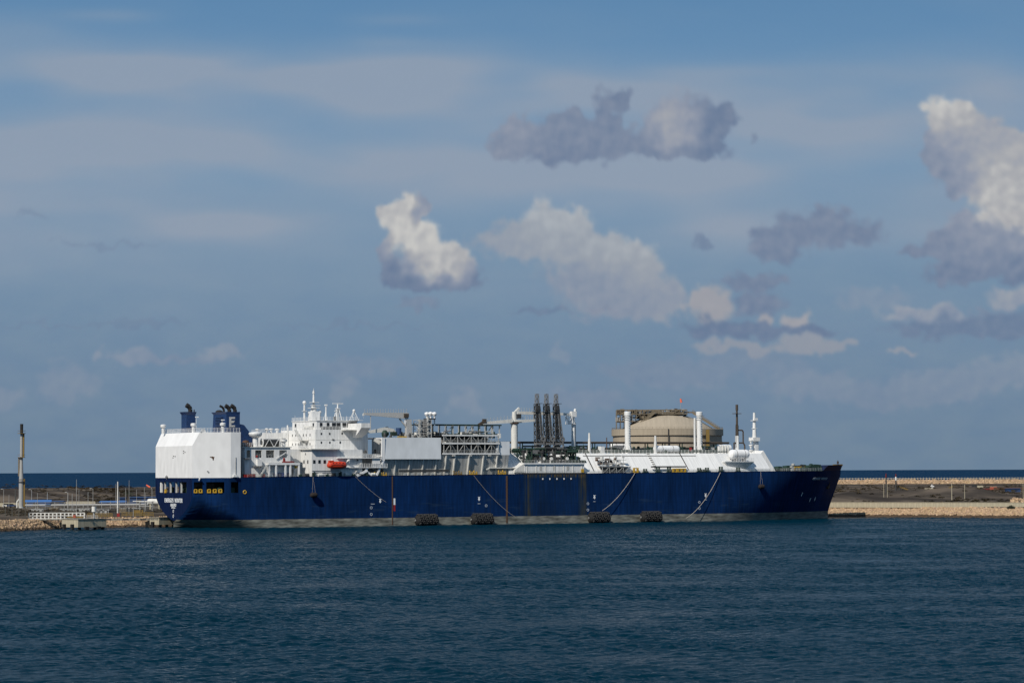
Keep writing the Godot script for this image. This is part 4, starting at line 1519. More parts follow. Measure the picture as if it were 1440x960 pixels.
	lathe(st, Vector3(62.0, top + 2.8, 10.0), [[0.0, -0.1], [0.4, 0.1], [0.55, 0.5], [0.4, 0.9], [0.0, 1.1]], 12)
	done(st, "satellite_dome", M["white"], br)
	tbp("funnel_stub", M["steel_dark"], br, Vector3(57.0, top, 5.0), Vector3(57.0, top + 1.4, 5.0), 0.42)
	for p in [[47.6, 5.0, 1.7], [49.0, 9.0, 1.4], [63.0, 12.0, 1.0], [53.5, 7.0, 1.2], [47.2, -7.0, 2.0], [61.0, 6.0, 1.6], [46.9, 2.0, 1.6], [56.4, 0.0, 1.5], [60.4, 2.0, 1.2]]:
		tbp("whip_aerial", M["white"], br, Vector3(p[0], top, p[1]), Vector3(p[0], top + p[2], p[1]), 0.08, 0.04, 6)

# cargo trunk and what stands on it
func ship_trunk() -> void:
	var st := mb()
	# cross section slopes in from the deck edge; the fore end is cut back
	var s0 := 117.2
	var s1 := 206.5
	var prof := func(s: float, narrow: float) -> Array: return [Vector3(s, deck_h(s) - 0.01, 20.4 - narrow), Vector3(s, deck_h(s) + 0.9, 20.2 - narrow), Vector3(s, 24.85, 14.0 - narrow), Vector3(s, 24.85, -14.0 + narrow), Vector3(s, deck_h(s) + 0.9, -20.2 + narrow), Vector3(s, deck_h(s) - 0.01, -20.4 + narrow)]
	var cuts := [[s0, 0.0], [s1, 0.0], [231.5, 6.0]]
	for k in cuts.size() - 1:
		var p: Array = prof.call(cuts[k][0], cuts[k][1])
		var q: Array = prof.call(cuts[k + 1][0], cuts[k + 1][1])
		for j in 5:
			q4(st, p[j], q[j], q[j + 1], p[j + 1])
	var pe: Array = prof.call(231.5, 6.0)
	q4(st, pe[0], pe[5], pe[4], pe[1])
	q4(st, pe[1], pe[4], pe[3], pe[2])
	var ps: Array = prof.call(s0, 0.0)
	q4(st, ps[5], ps[0], ps[1], ps[4])
	q4(st, ps[4], ps[1], ps[2], ps[3])
	box(st, Vector3(66.0, 16.9, -13.0), Vector3(117.1, 24.6, 13.0))
	var trunk := done(st, "cargo_trunk", M["white"], ship)
	# sloping plate and stay at the fore end
	st = mb()
	hexa(st, [Vector3(231.4, deck_h(231), 9.0), Vector3(237.4, deck_h(237), 9.0), Vector3(237.4, deck_h(237), -9.0), Vector3(231.4, deck_h(231), -9.0), Vector3(231.4, 24.85, 8.0), Vector3(232.6, 25.9, 8.0), Vector3(232.6, 25.9, -8.0), Vector3(231.4, 24.85, -8.0)])
	done(st, "trunk_end_slope", M["white"], trunk)
	# plate seams standing proud of the slope
	for s in [151.55, 191.52, 163.1, 178.11]:
		st = mb()
		bar(st, Vector3(s, deck_h(s) + 0.9, 20.23), Vector3(s, 24.85, 14.05), 0.35, 0.12)
		done(st, "expansion_seam", M["steel_dark"] if s < 160.0 or s > 185.0 else M["white_old"], trunk)
	st = mb()
	bar(st, Vector3(150.0, 23.9, 15.0), Vector3(198.0, 23.9, 15.0), 0.14, 0.25)
	done(st, "trunk_rail", M["steel"], trunk)
	railing("trunk_railing", trunk, M["white_old"], [Vector3(149.0, 24.85, 13.8), Vector3(206.0, 24.85, 13.8), Vector3(228.0, 24.85, 8.6)], 1.25, 1.5, 0.09)
	# side passage fittings
	st = mb()
	bar(st, Vector3(175.31, 19.9, 20.7), Vector3(189.87, 19.9, 20.7), 0.7, 0.5)
	done(st, "pipe_shelf", M["steel_dark"], trunk)
	for q in [[172.54, 1.5], [177.96, 2.0], [195.62, 1.6], [197.16, 1.1], [199.01, 1.7], [205.05, 2.0], [212.61, 1.6], [182.65, 1.9]]:
		st = mb()
		var y := deck_h(q[0])
		for d in [-0.5, 0.5]:
			tube(st, Vector3(q[0] + d, y, 20.9), Vector3(q[0] + d, y + q[1], 20.9), 0.32, 0.36, 10)
		cbox(st, Vector3(q[0], y + 0.2, 20.9), Vector3(2.0, 0.4, 0.9))
		done(st, "mooring_bitts", M["green"], ship)
	for q in [[168.44, 1.9], [185.02, 1.5], [186.99, 1.5], [188.67, 1.5]]:
		st = mb()
		var y := deck_h(q[0])
		for d in [-0.75, 0.75]:
			box(st, Vector3(q[0] + d - 0.28, y, 20.8), Vector3(q[0] + d + 0.28, y + q[1], 21.5))
		box(st, Vector3(q[0] - 0.95, y + q[1] - 0.35, 20.9), Vector3(q[0] + 0.95, y + q[1], 21.4))
		box(st, Vector3(q[0] - 0.95, y, 20.9), Vector3(q[0] + 0.95, y + 0.45, 21.4))
		done(st, "deck_chock", M["yellow"], ship)
	for x in [65.17, 66.78, 68.52, 95.47, 97.4, 101.7, 103.37, 113.04, 114.73]:
		st = mb()
		var y := deck_h(x)
		tube(st, Vector3(x - 0.5, y, 21.0), Vector3(x - 0.5, y + 1.5, 21.0), 0.3, 0.3, 10)
		tube(st, Vector3(x + 0.5, y, 21.0), Vector3(x + 0.5, y + 1.2, 21.0), 0.3, 0.3, 10)
		cbox(st, Vector3(x, y + 0.3, 21.0), Vector3(1.3, 0.4, 0.8))
		done(st, "deck_chock", M["yellow"] if x < 80.0 or x > 99.0 else M["ochre"], ship)
	# ladder on the slope
	st = mb()
	var ls := 177.81
	for k in 9:
		var t := k / 8.0
		cbox(st, Vector3(ls, lerpf(18.9, 24.6, t), lerpf(20.3, 14.4, t)), Vector3(1.2, 0.12, 0.3))
	done(st, "slope_ladder", M["steel"], trunk)
	# pipe bridge along the top of the trunk
	st = mb()
	var pz := 6.0
	var pb0 := Vector3(120.17, 29.11, 6)
	var pb1 := Vector3(218, 28.92, 6)
	for d in [0.0, -0.7, 0.7]:
		tube(st, Vector3(pb0.x, 28.85, pz + d), Vector3(pb1.x, 28.85, pz + d), 0.3, 0.3, 8)
	bar(st, Vector3(pb0.x, 28.45, pz), Vector3(pb1.x, 28.45, pz), 1.9, 0.14)
	var bridge := done(st, "pipe_bridge", M["pipe_brown"], ship)
	var k0 := 0
	var x := pb0.x + 2.0
	while x < pb1.x:
		st = mb()
		for d in [-0.9, 0.9]:
			bar(st, Vector3(x, 24.85, pz + d), Vector3(x, 28.45, pz + d), 0.3)
		bar(st, Vector3(x, 26.6, pz - 0.9), Vector3(x, 26.6, pz + 0.9), 0.2)
		done(st, "bridge_trestle", M["green"], bridge)
		x += 7.5
		k0 += 1
	# green valves, lines and fittings among the trestles
	var r := RandomNumberGenerator.new()
	r.seed = 64
	for k in 170:
		var s := lerpf(116.0, 216.0, r.randf())
		var z := r.randf_range(-9.0, 12.0)
		if s > 206.0:
			z = minf(z, 6.0)
		st = mb()
		var kind := r.randi() % 4
		var h := r.randf_range(0.8, 2.6)
		if kind == 0:
			tube(st, Vector3(s, 24.85, z), Vector3(s, 24.85 + h, z), 0.3, 0.3, 8)
			lathe(st, Vector3(s, 24.85 + h, z), [[0.6, 0.0], [0.6, 0.15], [0.1, 0.3], [0.1, 0.7]], 8)
			done(st, "valve", M["green"], ship)
		elif kind == 1:
			var l := r.randf_range(3.0, 9.0)
			tube(st, Vector3(s - l * 0.5, 24.85 + h, z), Vector3(s + l * 0.5, 24.85 + h, z), 0.28, 0.28, 8)
			tube(st, Vector3(s - l * 0.5, 24.85, z), Vector3(s - l * 0.5, 24.85 + h, z), 0.28, 0.28, 8)
			tube(st, Vector3(s + l * 0.5, 24.85, z), Vector3(s + l * 0.5, 24.85 + h, z), 0.28, 0.28, 8)
			done(st, "cargo_line", M["green"] if r.randf() < 0.7 else M["steel"], ship)
		elif kind == 2:
			box(st, Vector3(s - 0.8, 24.85, z - 0.6), Vector3(s + 0.8, 24.85 + h, z + 0.6))
			box(st, Vector3(s - 0.9, 24.85 + h, z - 0.7), Vector3(s + 0.9, 24.95 + h, z + 0.7))
			done(st, "deck_box", M["green"] if r.randf() < 0.75 else M["steel_light"], ship)
		else:
			lathe(st, Vector3(s, 24.85, z), [[0.9, 0.0], [0.9, h * 0.5], [0.5, h * 0.75], [0.5, h], [0.0, h + 0.1]], 10)
			done(st, "tank_dome_fitting", M["green"], ship)
	# long service lines low over the trunk
	for q in [[118.0, 214.0, 25.4, 11.6, "green"], [120.0, 210.0, 25.9, 10.6, "green"], [118.0, 216.0, 26.5, 4.0, "steel_dark"]]:
		st = mb()
		tube(st, Vector3(q[0], q[2], q[3]), Vector3(q[1], q[2], q[3]), 0.26, 0.26, 8)
		done(st, "service_line", M[q[4]], ship)
	# vent masts and slender posts
	vent_mast(Vector3(172.38, 24.94, 9), 40.2, 1.05)
	vent_mast(Vector3(203.43, 24.95, 9), 40.4, 1.05)
	st = mb()
	var tp := Vector3(201.4, 24.95, 9)
	tube(st, Vector3(tp.x, 24.85, tp.z), Vector3(tp.x, 38.0, tp.z), 0.42, 0.38, 10)
	done(st, "vent_riser", M["white"], ship)
	for q in [[Vector3(154.45, 24.91, 12), 32.2, 0.5], [Vector3(182.41, 24.92, 12), 31.3, 0.52]]:
		var p: Vector3 = q[0]
		st = mb()
		tube(st, Vector3(p.x, 24.85, p.z), Vector3(p.x, q[1] - 2.2, p.z), q[2] + 0.08, q[2], 10)
		tube(st, Vector3(p.x, q[1] - 2.2, p.z), Vector3(p.x, q[1], p.z), q[2] * 0.8, q[2] * 0.7, 10)
		done(st, "vent_post", M["white"], ship)
	# white pressure vessels lying on the trunk
	vessel(Vector3(182.28, 26.41, 11), Vector3(193.17, 26.56, 11), 1.28)
	vessel(Vector3(168.39, 27.34, 3), Vector3(175.37, 27.35, 3), 1.5)
	vessel(Vector3(215.0, 27.0, 2.0), Vector3(222.0, 27.0, 2.0), 1.2)
	bxp("vent_cabinet", M["white"], ship, Vector3(159.21, 24.91, 10), Vector3(160.85, 27.36, 12))
	bxp("fire_locker", M["red"], ship, Vector3(197.74, 25.71, 11), Vector3(198.52, 27.03, 11.6))
	tbp("gas_riser", M["rust"], ship, Vector3(162.89, 24.9, 10.0), Vector3(162.89, 30.6, 10.0), 0.22, 0.16, 8)
	# light scaffold platform on the slope
	st = mb()
	var p0 := 154.23
	var p1 := 166.38
	box(st, Vector3(p0, 19.9, 17.6), Vector3(p1, 20.1, 21.4))
	for k in 5:
		var s := lerpf(p0 + 0.3, p1 - 0.3, k / 4.0)
		bar(st, Vector3(s, deck_h(s), 21.2), Vector3(s, 24.0 if k < 4 else 20.0, 21.2), 0.16)
		if k < 4:
			var s2 := lerpf(p0 + 0.3, p1 - 0.3, (k + 1) / 4.0)
			bar(st, Vector3(s, deck_h(s), 21.2), Vector3(s2, 19.9, 21.2), 0.14)
			bar(st, Vector3(s, 21.2, 21.2), Vector3(s2 - (1.0 if k == 3 else 0.0), 21.2, 21.2), 0.14)
			bar(st, Vector3(s, 22.4, 21.2), Vector3(s2 - (1.6 if k == 3 else 0.0), 22.4, 21.2), 0.14)
			bar(st, Vector3(s, 24.0, 21.2), Vector3(s2 - (3.0 if k == 3 else 0.0), 24.0, 21.2), 0.14)
	done(st, "scaffold_platform", M["steel_light"], ship)
	for k in 34:
		st = mb()
		var s := lerpf(p0 - 1.4, p1 - 2.0, r.randf())
		cbox(st, Vector3(s, r.randf_range(20.4, 23.6), r.randf_range(18.5, 20.8)), Vector3(r.randf_range(0.6, 2.0), r.randf_range(0.3, 0.9), 0.8))
		done(st, "platform_equipment", M[["rust", "white_old", "steel_light", "white"][k % 4]], ship)
	bxp("platform_store", M["steel_dark"], ship, Vector3(p0 + 0.6, deck_h(p0), 19.6), Vector3(p1 - 2.0, 19.4, 20.6))

func vent_mast(base: Vector3, top: float, r: float) -> void:
	var st := mb()
	var p := Vector3(base.x, 24.85, base.z)
	for s in [[-1, 0], [1, 0], [0, 1], [0, -1]]:
		bar(st, p + Vector3(s[0] * 2.2, 0, s[1] * 2.2), p + Vector3(s[0] * 0.9, 3.2, s[1] * 0.9), 0.3, 0.3)
	tube(st, p, Vector3(p.x, top - 1.6, p.z), r, r, 16)
	lathe(st, Vector3(p.x, top - 1.8, p.z), [[r, 0.0], [r * 1.18, 0.4], [r * 1.18, 1.5], [r * 1.0, 1.7], [0.0, 1.75]], 16)
	for k in 12:
		cbox(st, Vector3(p.x + 0.2, 27.0 + k * 0.9, p.z + r + 0.12), Vector3(0.7, 0.08, 0.2))
	var o := done(st, "vent_mast", M["white"], ship)
	st = mb()
	lathe(st, Vector3(p.x, top - 2.6, p.z), [[r * 1.6, 0.0], [r * 1.7, 0.0], [r * 1.7, 0.1], [r * 1.6, 0.1]], 14)
	lathe(st, Vector3(p.x, top - 1.6, p.z), [[r * 1.7, 0.0], [r * 1.85, 0.0], [r * 1.85, 0.12], [r * 1.7, 0.12]], 14)
	done(st, "top_ring", M["steel_light"], o)

func vessel(a: Vector3, b: Vector3, r: float) -> void:
	b.y = a.y
	var d := (b - a).normalized()
	var st := mb()
	var l := a.distance_to(b)
	lathe(st, a, [[0.0, 0.0], [r * 0.6, r * 0.12], [r * 0.9, r * 0.35], [r, r * 0.7], [r, l - r * 0.7], [r * 0.9, l - r * 0.35], [r * 0.6, l - r * 0.12], [0.0, l]], 20, d)
	var o := done(st, "pressure_vessel", M["white_clean"], ship)
	for t in [0.3, 0.72]:
		st = mb()
		var p := a.lerp(b, t)
		cbox(st, p - Vector3(0, r * 1.05, 0), Vector3(0.5, r * 1.2, r * 1.5))
		lathe(st, p, [[r + 0.01, -0.08], [r + 0.05, -0.08], [r + 0.05, 0.08], [r + 0.01, 0.08]], 20, d)
		done(st, "saddle", M["steel"], o)

func ship_regas() -> void:
	# solid side screen with its white end frame
	var st := mb()
	box(st, Vector3(68.6, 22.75, 20.6), Vector3(90.0, 30.15, 21.0))
	var screen := done(st, "side_screen", M["panel_grey"], ship)
	st = mb()
	bar(st, Vector3(67.9, 19.6, 20.6), Vector3(67.9, 30.1, 21.0), 1.2, 0.6)
	bar(st, Vector3(65.2, deck_h(65), 21.0), Vector3(67.9, 22.6, 21.0), 1.2, 0.6)
	bar(st, Vector3(67.9, 29.8, 20.8), Vector3(67.9, 29.8, 15.6), 0.5, 0.5)
	bar(st, Vector3(67.9, 23.9, 20.8), Vector3(67.9, 23.9, 16.0), 0.4, 0.4)
	bar(st, Vector3(67.9, 22.4, 20.8), Vector3(67.9, 22.4, 16.0), 0.4, 0.4)
	done(st, "screen_frame", M["white_clean"], ship)
	st = mb()
	bar(st, Vector3(64.84, 19.99, 18), Vector3(68.52, 17.06, 21), 0.5, 0.9)
	done(st, "deck_ramp", M["white_old"], ship)
	# round tank ahead of the screen
	st = mb()
	tube(st, Vector3(72.2, 19.0, 11.8), Vector3(72.2, 29.9, 11.8), 3.9, 3.9, 28)
	done(st, "buffer_tank", M["trunk_grey"], ship)
	# raised module deck and the plating flaring up to it
	bxp("module_deck", M["steel"], ship, Vector3(69.0, 30.0, -12.0), Vector3(90.2, 30.2, 20.6))
	st = mb()
	q4(st, Vector3(68.6, deck_h(68), 18.7), Vector3(117.0, deck_h(117), 18.7), Vector3(117.0, 24.2, 20.4), Vector3(68.6, 24.2, 20.4))
	q4(st, Vector3(68.6, deck_h(68), 18.5), Vector3(68.6, 24.2, 20.2), Vector3(117.0, 24.2, 20.2), Vector3(117.0, deck_h(117), 18.5))
	q4(st, Vector3(68.6, deck_h(68), 18.5), Vector3(68.6, deck_h(68), 18.7), Vector3(68.6, 24.2, 20.4), Vector3(68.6, 24.2, 20.2))
	q4(st, Vector3(117.0, deck_h(117), 18.7), Vector3(117.0, deck_h(117), 18.5), Vector3(117.0, 24.2, 20.2), Vector3(117.0, 24.2, 20.4))
	done(st, "flared_plating", M["trunk_grey"], ship)
	for s in [72.8, 78.2, 83.4, 88.4, 92.0, 95.4, 101.0, 106.6, 112.0]:
		st = mb()
		hexa(st, [Vector3(s, 17.2, 19.3), Vector3(s + 0.35, 17.2, 19.3), Vector3(s + 0.35, 17.2, 18.5), Vector3(s, 17.2, 18.5), Vector3(s, 24.0, 21.1 if s > 90.0 else 20.55), Vector3(s + 0.35, 24.0, 21.1 if s > 90.0 else 20.55), Vector3(s + 0.35, 24.0, 20.2), Vector3(s, 24.0, 20.2)])
		done(st, "support_rib", M["white_old"], ship)
	st = mb()
	bar(st, Vector3(74.0, 18.7, 21.0), Vector3(93.0, 18.8, 21.0), 0.8, 0.75)
	done(st, "hose_trough", M["steel_dark"], ship)
	for k in 7:
		bxp("trough_support", M["white_old"], ship, Vector3(75.5 + k * 2.6, 17.1, 20.8), Vector3(77.0 + k * 2.6, 17.95, 21.2))
	st = mb()
	bar(st, Vector3(108.03, 19.13, 20.4), Vector3(109.57, 19.77, 20.4), 0.5, 0.4)
	box(st, Vector3(109.43, 19.5, 18), Vector3(124.43, 19.85, 20.4))
	done(st, "side_platform", M["white_old"], ship)
	# regasification skid: three levels of open steel
	var x0 := 91.0
	var x1 := 113.0
	var levels := [24.6, 28.2, 31.0]
	st = mb()
	for y in levels:
		bar(st, Vector3(x0, y, 12.0), Vector3(x1, y, 12.0), 0.4, 0.42)
	for k in 9:
		var x := lerpf(x0 + 0.3, x1 - 0.3, k / 8.0)
		for z in [20.6, 12.0]:
			bar(st, Vector3(x, 24.6, z), Vector3(x, 31.2, z), 0.16 if k % 2 else 0.24)
	for k in 4:
		var xa := lerpf(x0 + 0.3, x1 - 0.3, k / 4.0)
		var xb := lerpf(x0 + 0.3, x1 - 0.3, (k + 0.5) / 4.0)
		for j in 2:
			var ya: float = levels[j]
			var yb: float = levels[j + 1]
			bar(st, Vector3(xa, ya if j == 0 else yb, 20.6), Vector3(xb, yb if j == 0 else ya, 20.6), 0.18)
			bar(st, Vector3(xb, yb if j == 0 else ya, 20.6), Vector3(xb + (xb - xa), ya if j == 0 else yb, 20.6), 0.1)
	var skid := done(st, "regas_skid_frame", M["steel_light"], ship)
	for y in levels:
		bxp("deck_edge_beam", M["white"], skid, Vector3(x0 - 0.3, y - 0.26, 20.5), Vector3(x1 + 0.2, y + 0.26, 20.85))
		bxp("skid_grating", M["steel_dark"], skid, Vector3(x0, y - 0.05, 12.2), Vector3(x1, y + 0.04, 20.4))
	railing("skid_railing", skid, M["steel_light"], [Vector3(x0, 24.8, 20.7), Vector3(x1, 24.8, 20.7)], 1.1, 1.2, 0.06)
	railing("skid_railing", skid, M["steel_light"], [Vector3(x0, 28.4, 20.7), Vector3(x1, 28.4, 20.7)], 1.1, 1.2, 0.06)
	var r := RandomNumberGenerator.new()
	r.seed = 12
	for k in 46:
		var y: float = levels[r.randi() % 2]
		var s := r.randf_range(x0 + 1.0, x1 - 1.0)
		var z := r.randf_range(13.0, 19.0)
		st = mb()
		var m: StandardMaterial3D = M[["steel_dark", "steel", "steel_light", "green", "white_old", "steel"][r.randi() % 6]]
		if r.randf() < 0.5:
			tube(st, Vector3(s, y, z), Vector3(s, y + r.randf_range(1.2, 2.7), z), r.randf_range(0.25, 0.8), -1.0, 10)
			done(st, "vaporiser", m, skid)
		elif r.randf() < 0.6:
			var l := r.randf_range(2.0, 5.0)
			tube(st, Vector3(s - l * 0.5, y + r.randf_range(0.4, 2.2), z), Vector3(s + l * 0.5, y + 1.3, z), r.randf_range(0.15, 0.4), -1.0, 8)
			done(st, "skid_pipe", m, skid)
		else:
			cbox(st, Vector3(s, y + 0.8, z), Vector3(r.randf_range(0.8, 2.0), 1.5, 1.2))
			done(st, "skid_cabinet", m, skid)
	bxp("skid_back_wall", M["steel_light"], skid, Vector3(x0, 24.6, 11.4), Vector3(x1, 31.0, 11.6))
	for s in [94.5, 101.0, 108.6]:
		bxp("flood_light", M["white_old"], skid, Vector3(s, 23.8, 20.2), Vector3(s + 1.0, 24.15, 21.2))
	bxp("skid_end_house", M["panel_grey"], ship, Vector3(112.2, 24.2, 10.0), Vector3(117.4, 28.9, 20.2))
	# elevated pipe rack above the skid
	st = mb()
	var ra := Vector3(84.54, 34.91, 12)
	var rb := Vector3(118.16, 34.6, 12)
	for d in [0.0, 0.6, -6.0]:
		tube(st, Vector3(ra.x, 34.85, 12.0 + d), Vector3(rb.x, 34.75, 12.0 + d), 0.22, 0.22, 8)
	bar(st, Vector3(ra.x + 2, 31.6, 12.0), Vector3(rb.x, 31.6, 12.0), 0.3, 0.3)
	var rack := done(st, "pipe_rack", M["green"], ship)
	for k in 13:
		var x := lerpf(ra.x + 1.5, rb.x - 0.5, k / 12.0)
		st = mb()
		for z in [12.0, 6.0]:
			bar(st, Vector3(x, 30.2, z), Vector3(x, 34.75, z), 0.34)
		if k % 3 == 1:
			bar(st, Vector3(x, 31.4, 12.0), Vector3(x + 2.2, 34.4, 12.0), 0.2)
		done(st, "rack_post", M["steel_light"] if k % 4 != 2 else M["green"], rack)
	for k in 90:
		var s := lerpf(ra.x - 3.0, rb.x - 1.0, r.randf())
		var z := r.randf_range(2.0, 15.0)
		var m: StandardMaterial3D = M[["steel", "steel_light", "green", "white_old", "steel_dark", "steel"][r.randi() % 6]]
		st = mb()
		var h := r.randf_range(0.7, 2.4)
		if k % 3 == 0:
			tube(st, Vector3(s, 30.2, z), Vector3(s, 30.2 + h, z), r.randf_range(0.25, 0.65), -1.0, 10)
			done(st, "filter_vessel", m, rack)
		elif k % 3 == 1:
			cbox(st, Vector3(s, 30.2 + h * 0.5, z), Vector3(r.randf_range(0.6, 1.8), h, 1.0))
			done(st, "pump_set", m, rack)
		else:
			var l := r.randf_range(1.5, 4.0)
			tube(st, Vector3(s, 30.2 + h, z), Vector3(s + l, 30.2 + h, z), 0.18, 0.18, 8)
			tube(st, Vector3(s, 30.2, z), Vector3(s, 30.2 + h, z), 0.18, 0.18, 8)
			done(st, "loop_pipe", m, rack)
	bxp("rack_deck", M["steel"], rack, Vector3(90.4, 30.95, 2.0), Vector3(113.0, 31.15, 12.0))
	# equipment tower by the crane
	st = mb()
	var tb := Vector3(86.31, 31.05, 14)
	var tw := Vector3(tb.x, 30.2, 14.0)
	lattice(st, tw, tw + Vector3(0, 6.2, 0), 4.6, 4.6, 4, 0.2)
	tube(st, tw + Vector3(1.3, 0, 1.6), tw + Vector3(1.3, 7.4, 1.6), 0.42, 0.42, 10)
	tube(st, tw + Vector3(-1.0, 0, 0), tw + Vector3(-1.0, 6.4, 0), 0.5, 0.5, 10)
	done(st, "process_tower", M["steel_light"], ship)
	bxp("tower_core", M["steel"], ship, tw + Vector3(0.2, 0, -1.2), tw + Vector3(2.6, 6.0, 0.8))
	bxp("tower_platform", M["steel_dark"], ship, tw + Vector3(1.5, 6.4, -2.2), tw + Vector3(4.2, 6.8, 2.0))
	for k in 3:
		st = mb()
		var c := Vector3(89.49, 38.49, 14) + Vector3((k - 1) * 1.1, 0.1 * (k % 2), (k - 1) * 0.8)
		lathe(st, c, [[0.0, -0.9], [0.5, -0.7], [0.85, 0.0], [0.7, 0.5], [0.0, 0.75]], 14)
		tube(st, c + Vector3(0, -4.0, 0), c + Vector3(0, -0.6, 0), 0.22, 0.3, 8)
		done(st, "air_horn_dome", M["white_clean"], ship)
	# small deck objects along the edge of the module deck
	tbp("water_tank", M["wall_blue"], ship, Vector3(77.14, 31.27, 14), Vector3(77.14, 33.6, 14), 0.95)
	st = mb()
	lathe(st, Vector3(71.84, 31.74, 14), [[0.0, -1.6], [1.0, -1.2], [1.2, 0.0], [0.7, 0.9], [0.0, 1.1]], 10)
	tube(st, Vector3(71.84, 31.74, 14), Vector3(73.2, 31.5, 14), 0.7, 0.6, 8)
	done(st, "cable_winch", M["green"], ship)
	bxp("winch_base", M["deck_green"], ship, Vector3(74.31, 30.89, 13), Vector3(78.4, 32.24, 14.5))
	bxp("warning_barrier", M["yellow"], ship, Vector3(73.62, 30.24, 20.2), Vector3(77.14, 30.63, 20.5))
	for k in 8:
		st = mb()
		var s := 64.0 + k * 3.2
		lathe(st, Vector3(s, 30.2 if s > 69.0 else 24.9, 15.0 + (k % 3)), [[0.5, 0.0], [0.5, 0.6 + 0.25 * (k % 3)], [0.2, 1.0 + 0.3 * (k % 3)], [0.0, 1.1 + 0.3 * (k % 3)]], 8)
		done(st, "valve", M["steel_dark"], ship)

# a boom with a row of stanchions on top
func boom(parent: Node, a: Vector3, b: Vector3, w0: float, w1: float, m: Material, posts: int) -> void:
	var st := mb()
	bar(st, a, b, w0 * 0.7, w0, w1 * 0.7, w1)
	done(st, "boom", m, parent)
	if posts > 0:
		st = mb()
		for k in posts:
			var t := (k + 0.5) / posts
			var p := a.lerp(b, t) + Vector3(0, lerpf(w0, w1, t) * 0.5, 0)
			bar(st, p, p + Vector3(0, 1.35, 0), 0.1)
		bar(st, a + Vector3(0, w0 * 0.5 + 0.7, 0), b + Vector3(0, w1 * 0.5 + 0.7, 0), 0.05)
		done(st, "boom_walkway", M["steel_light"], parent)

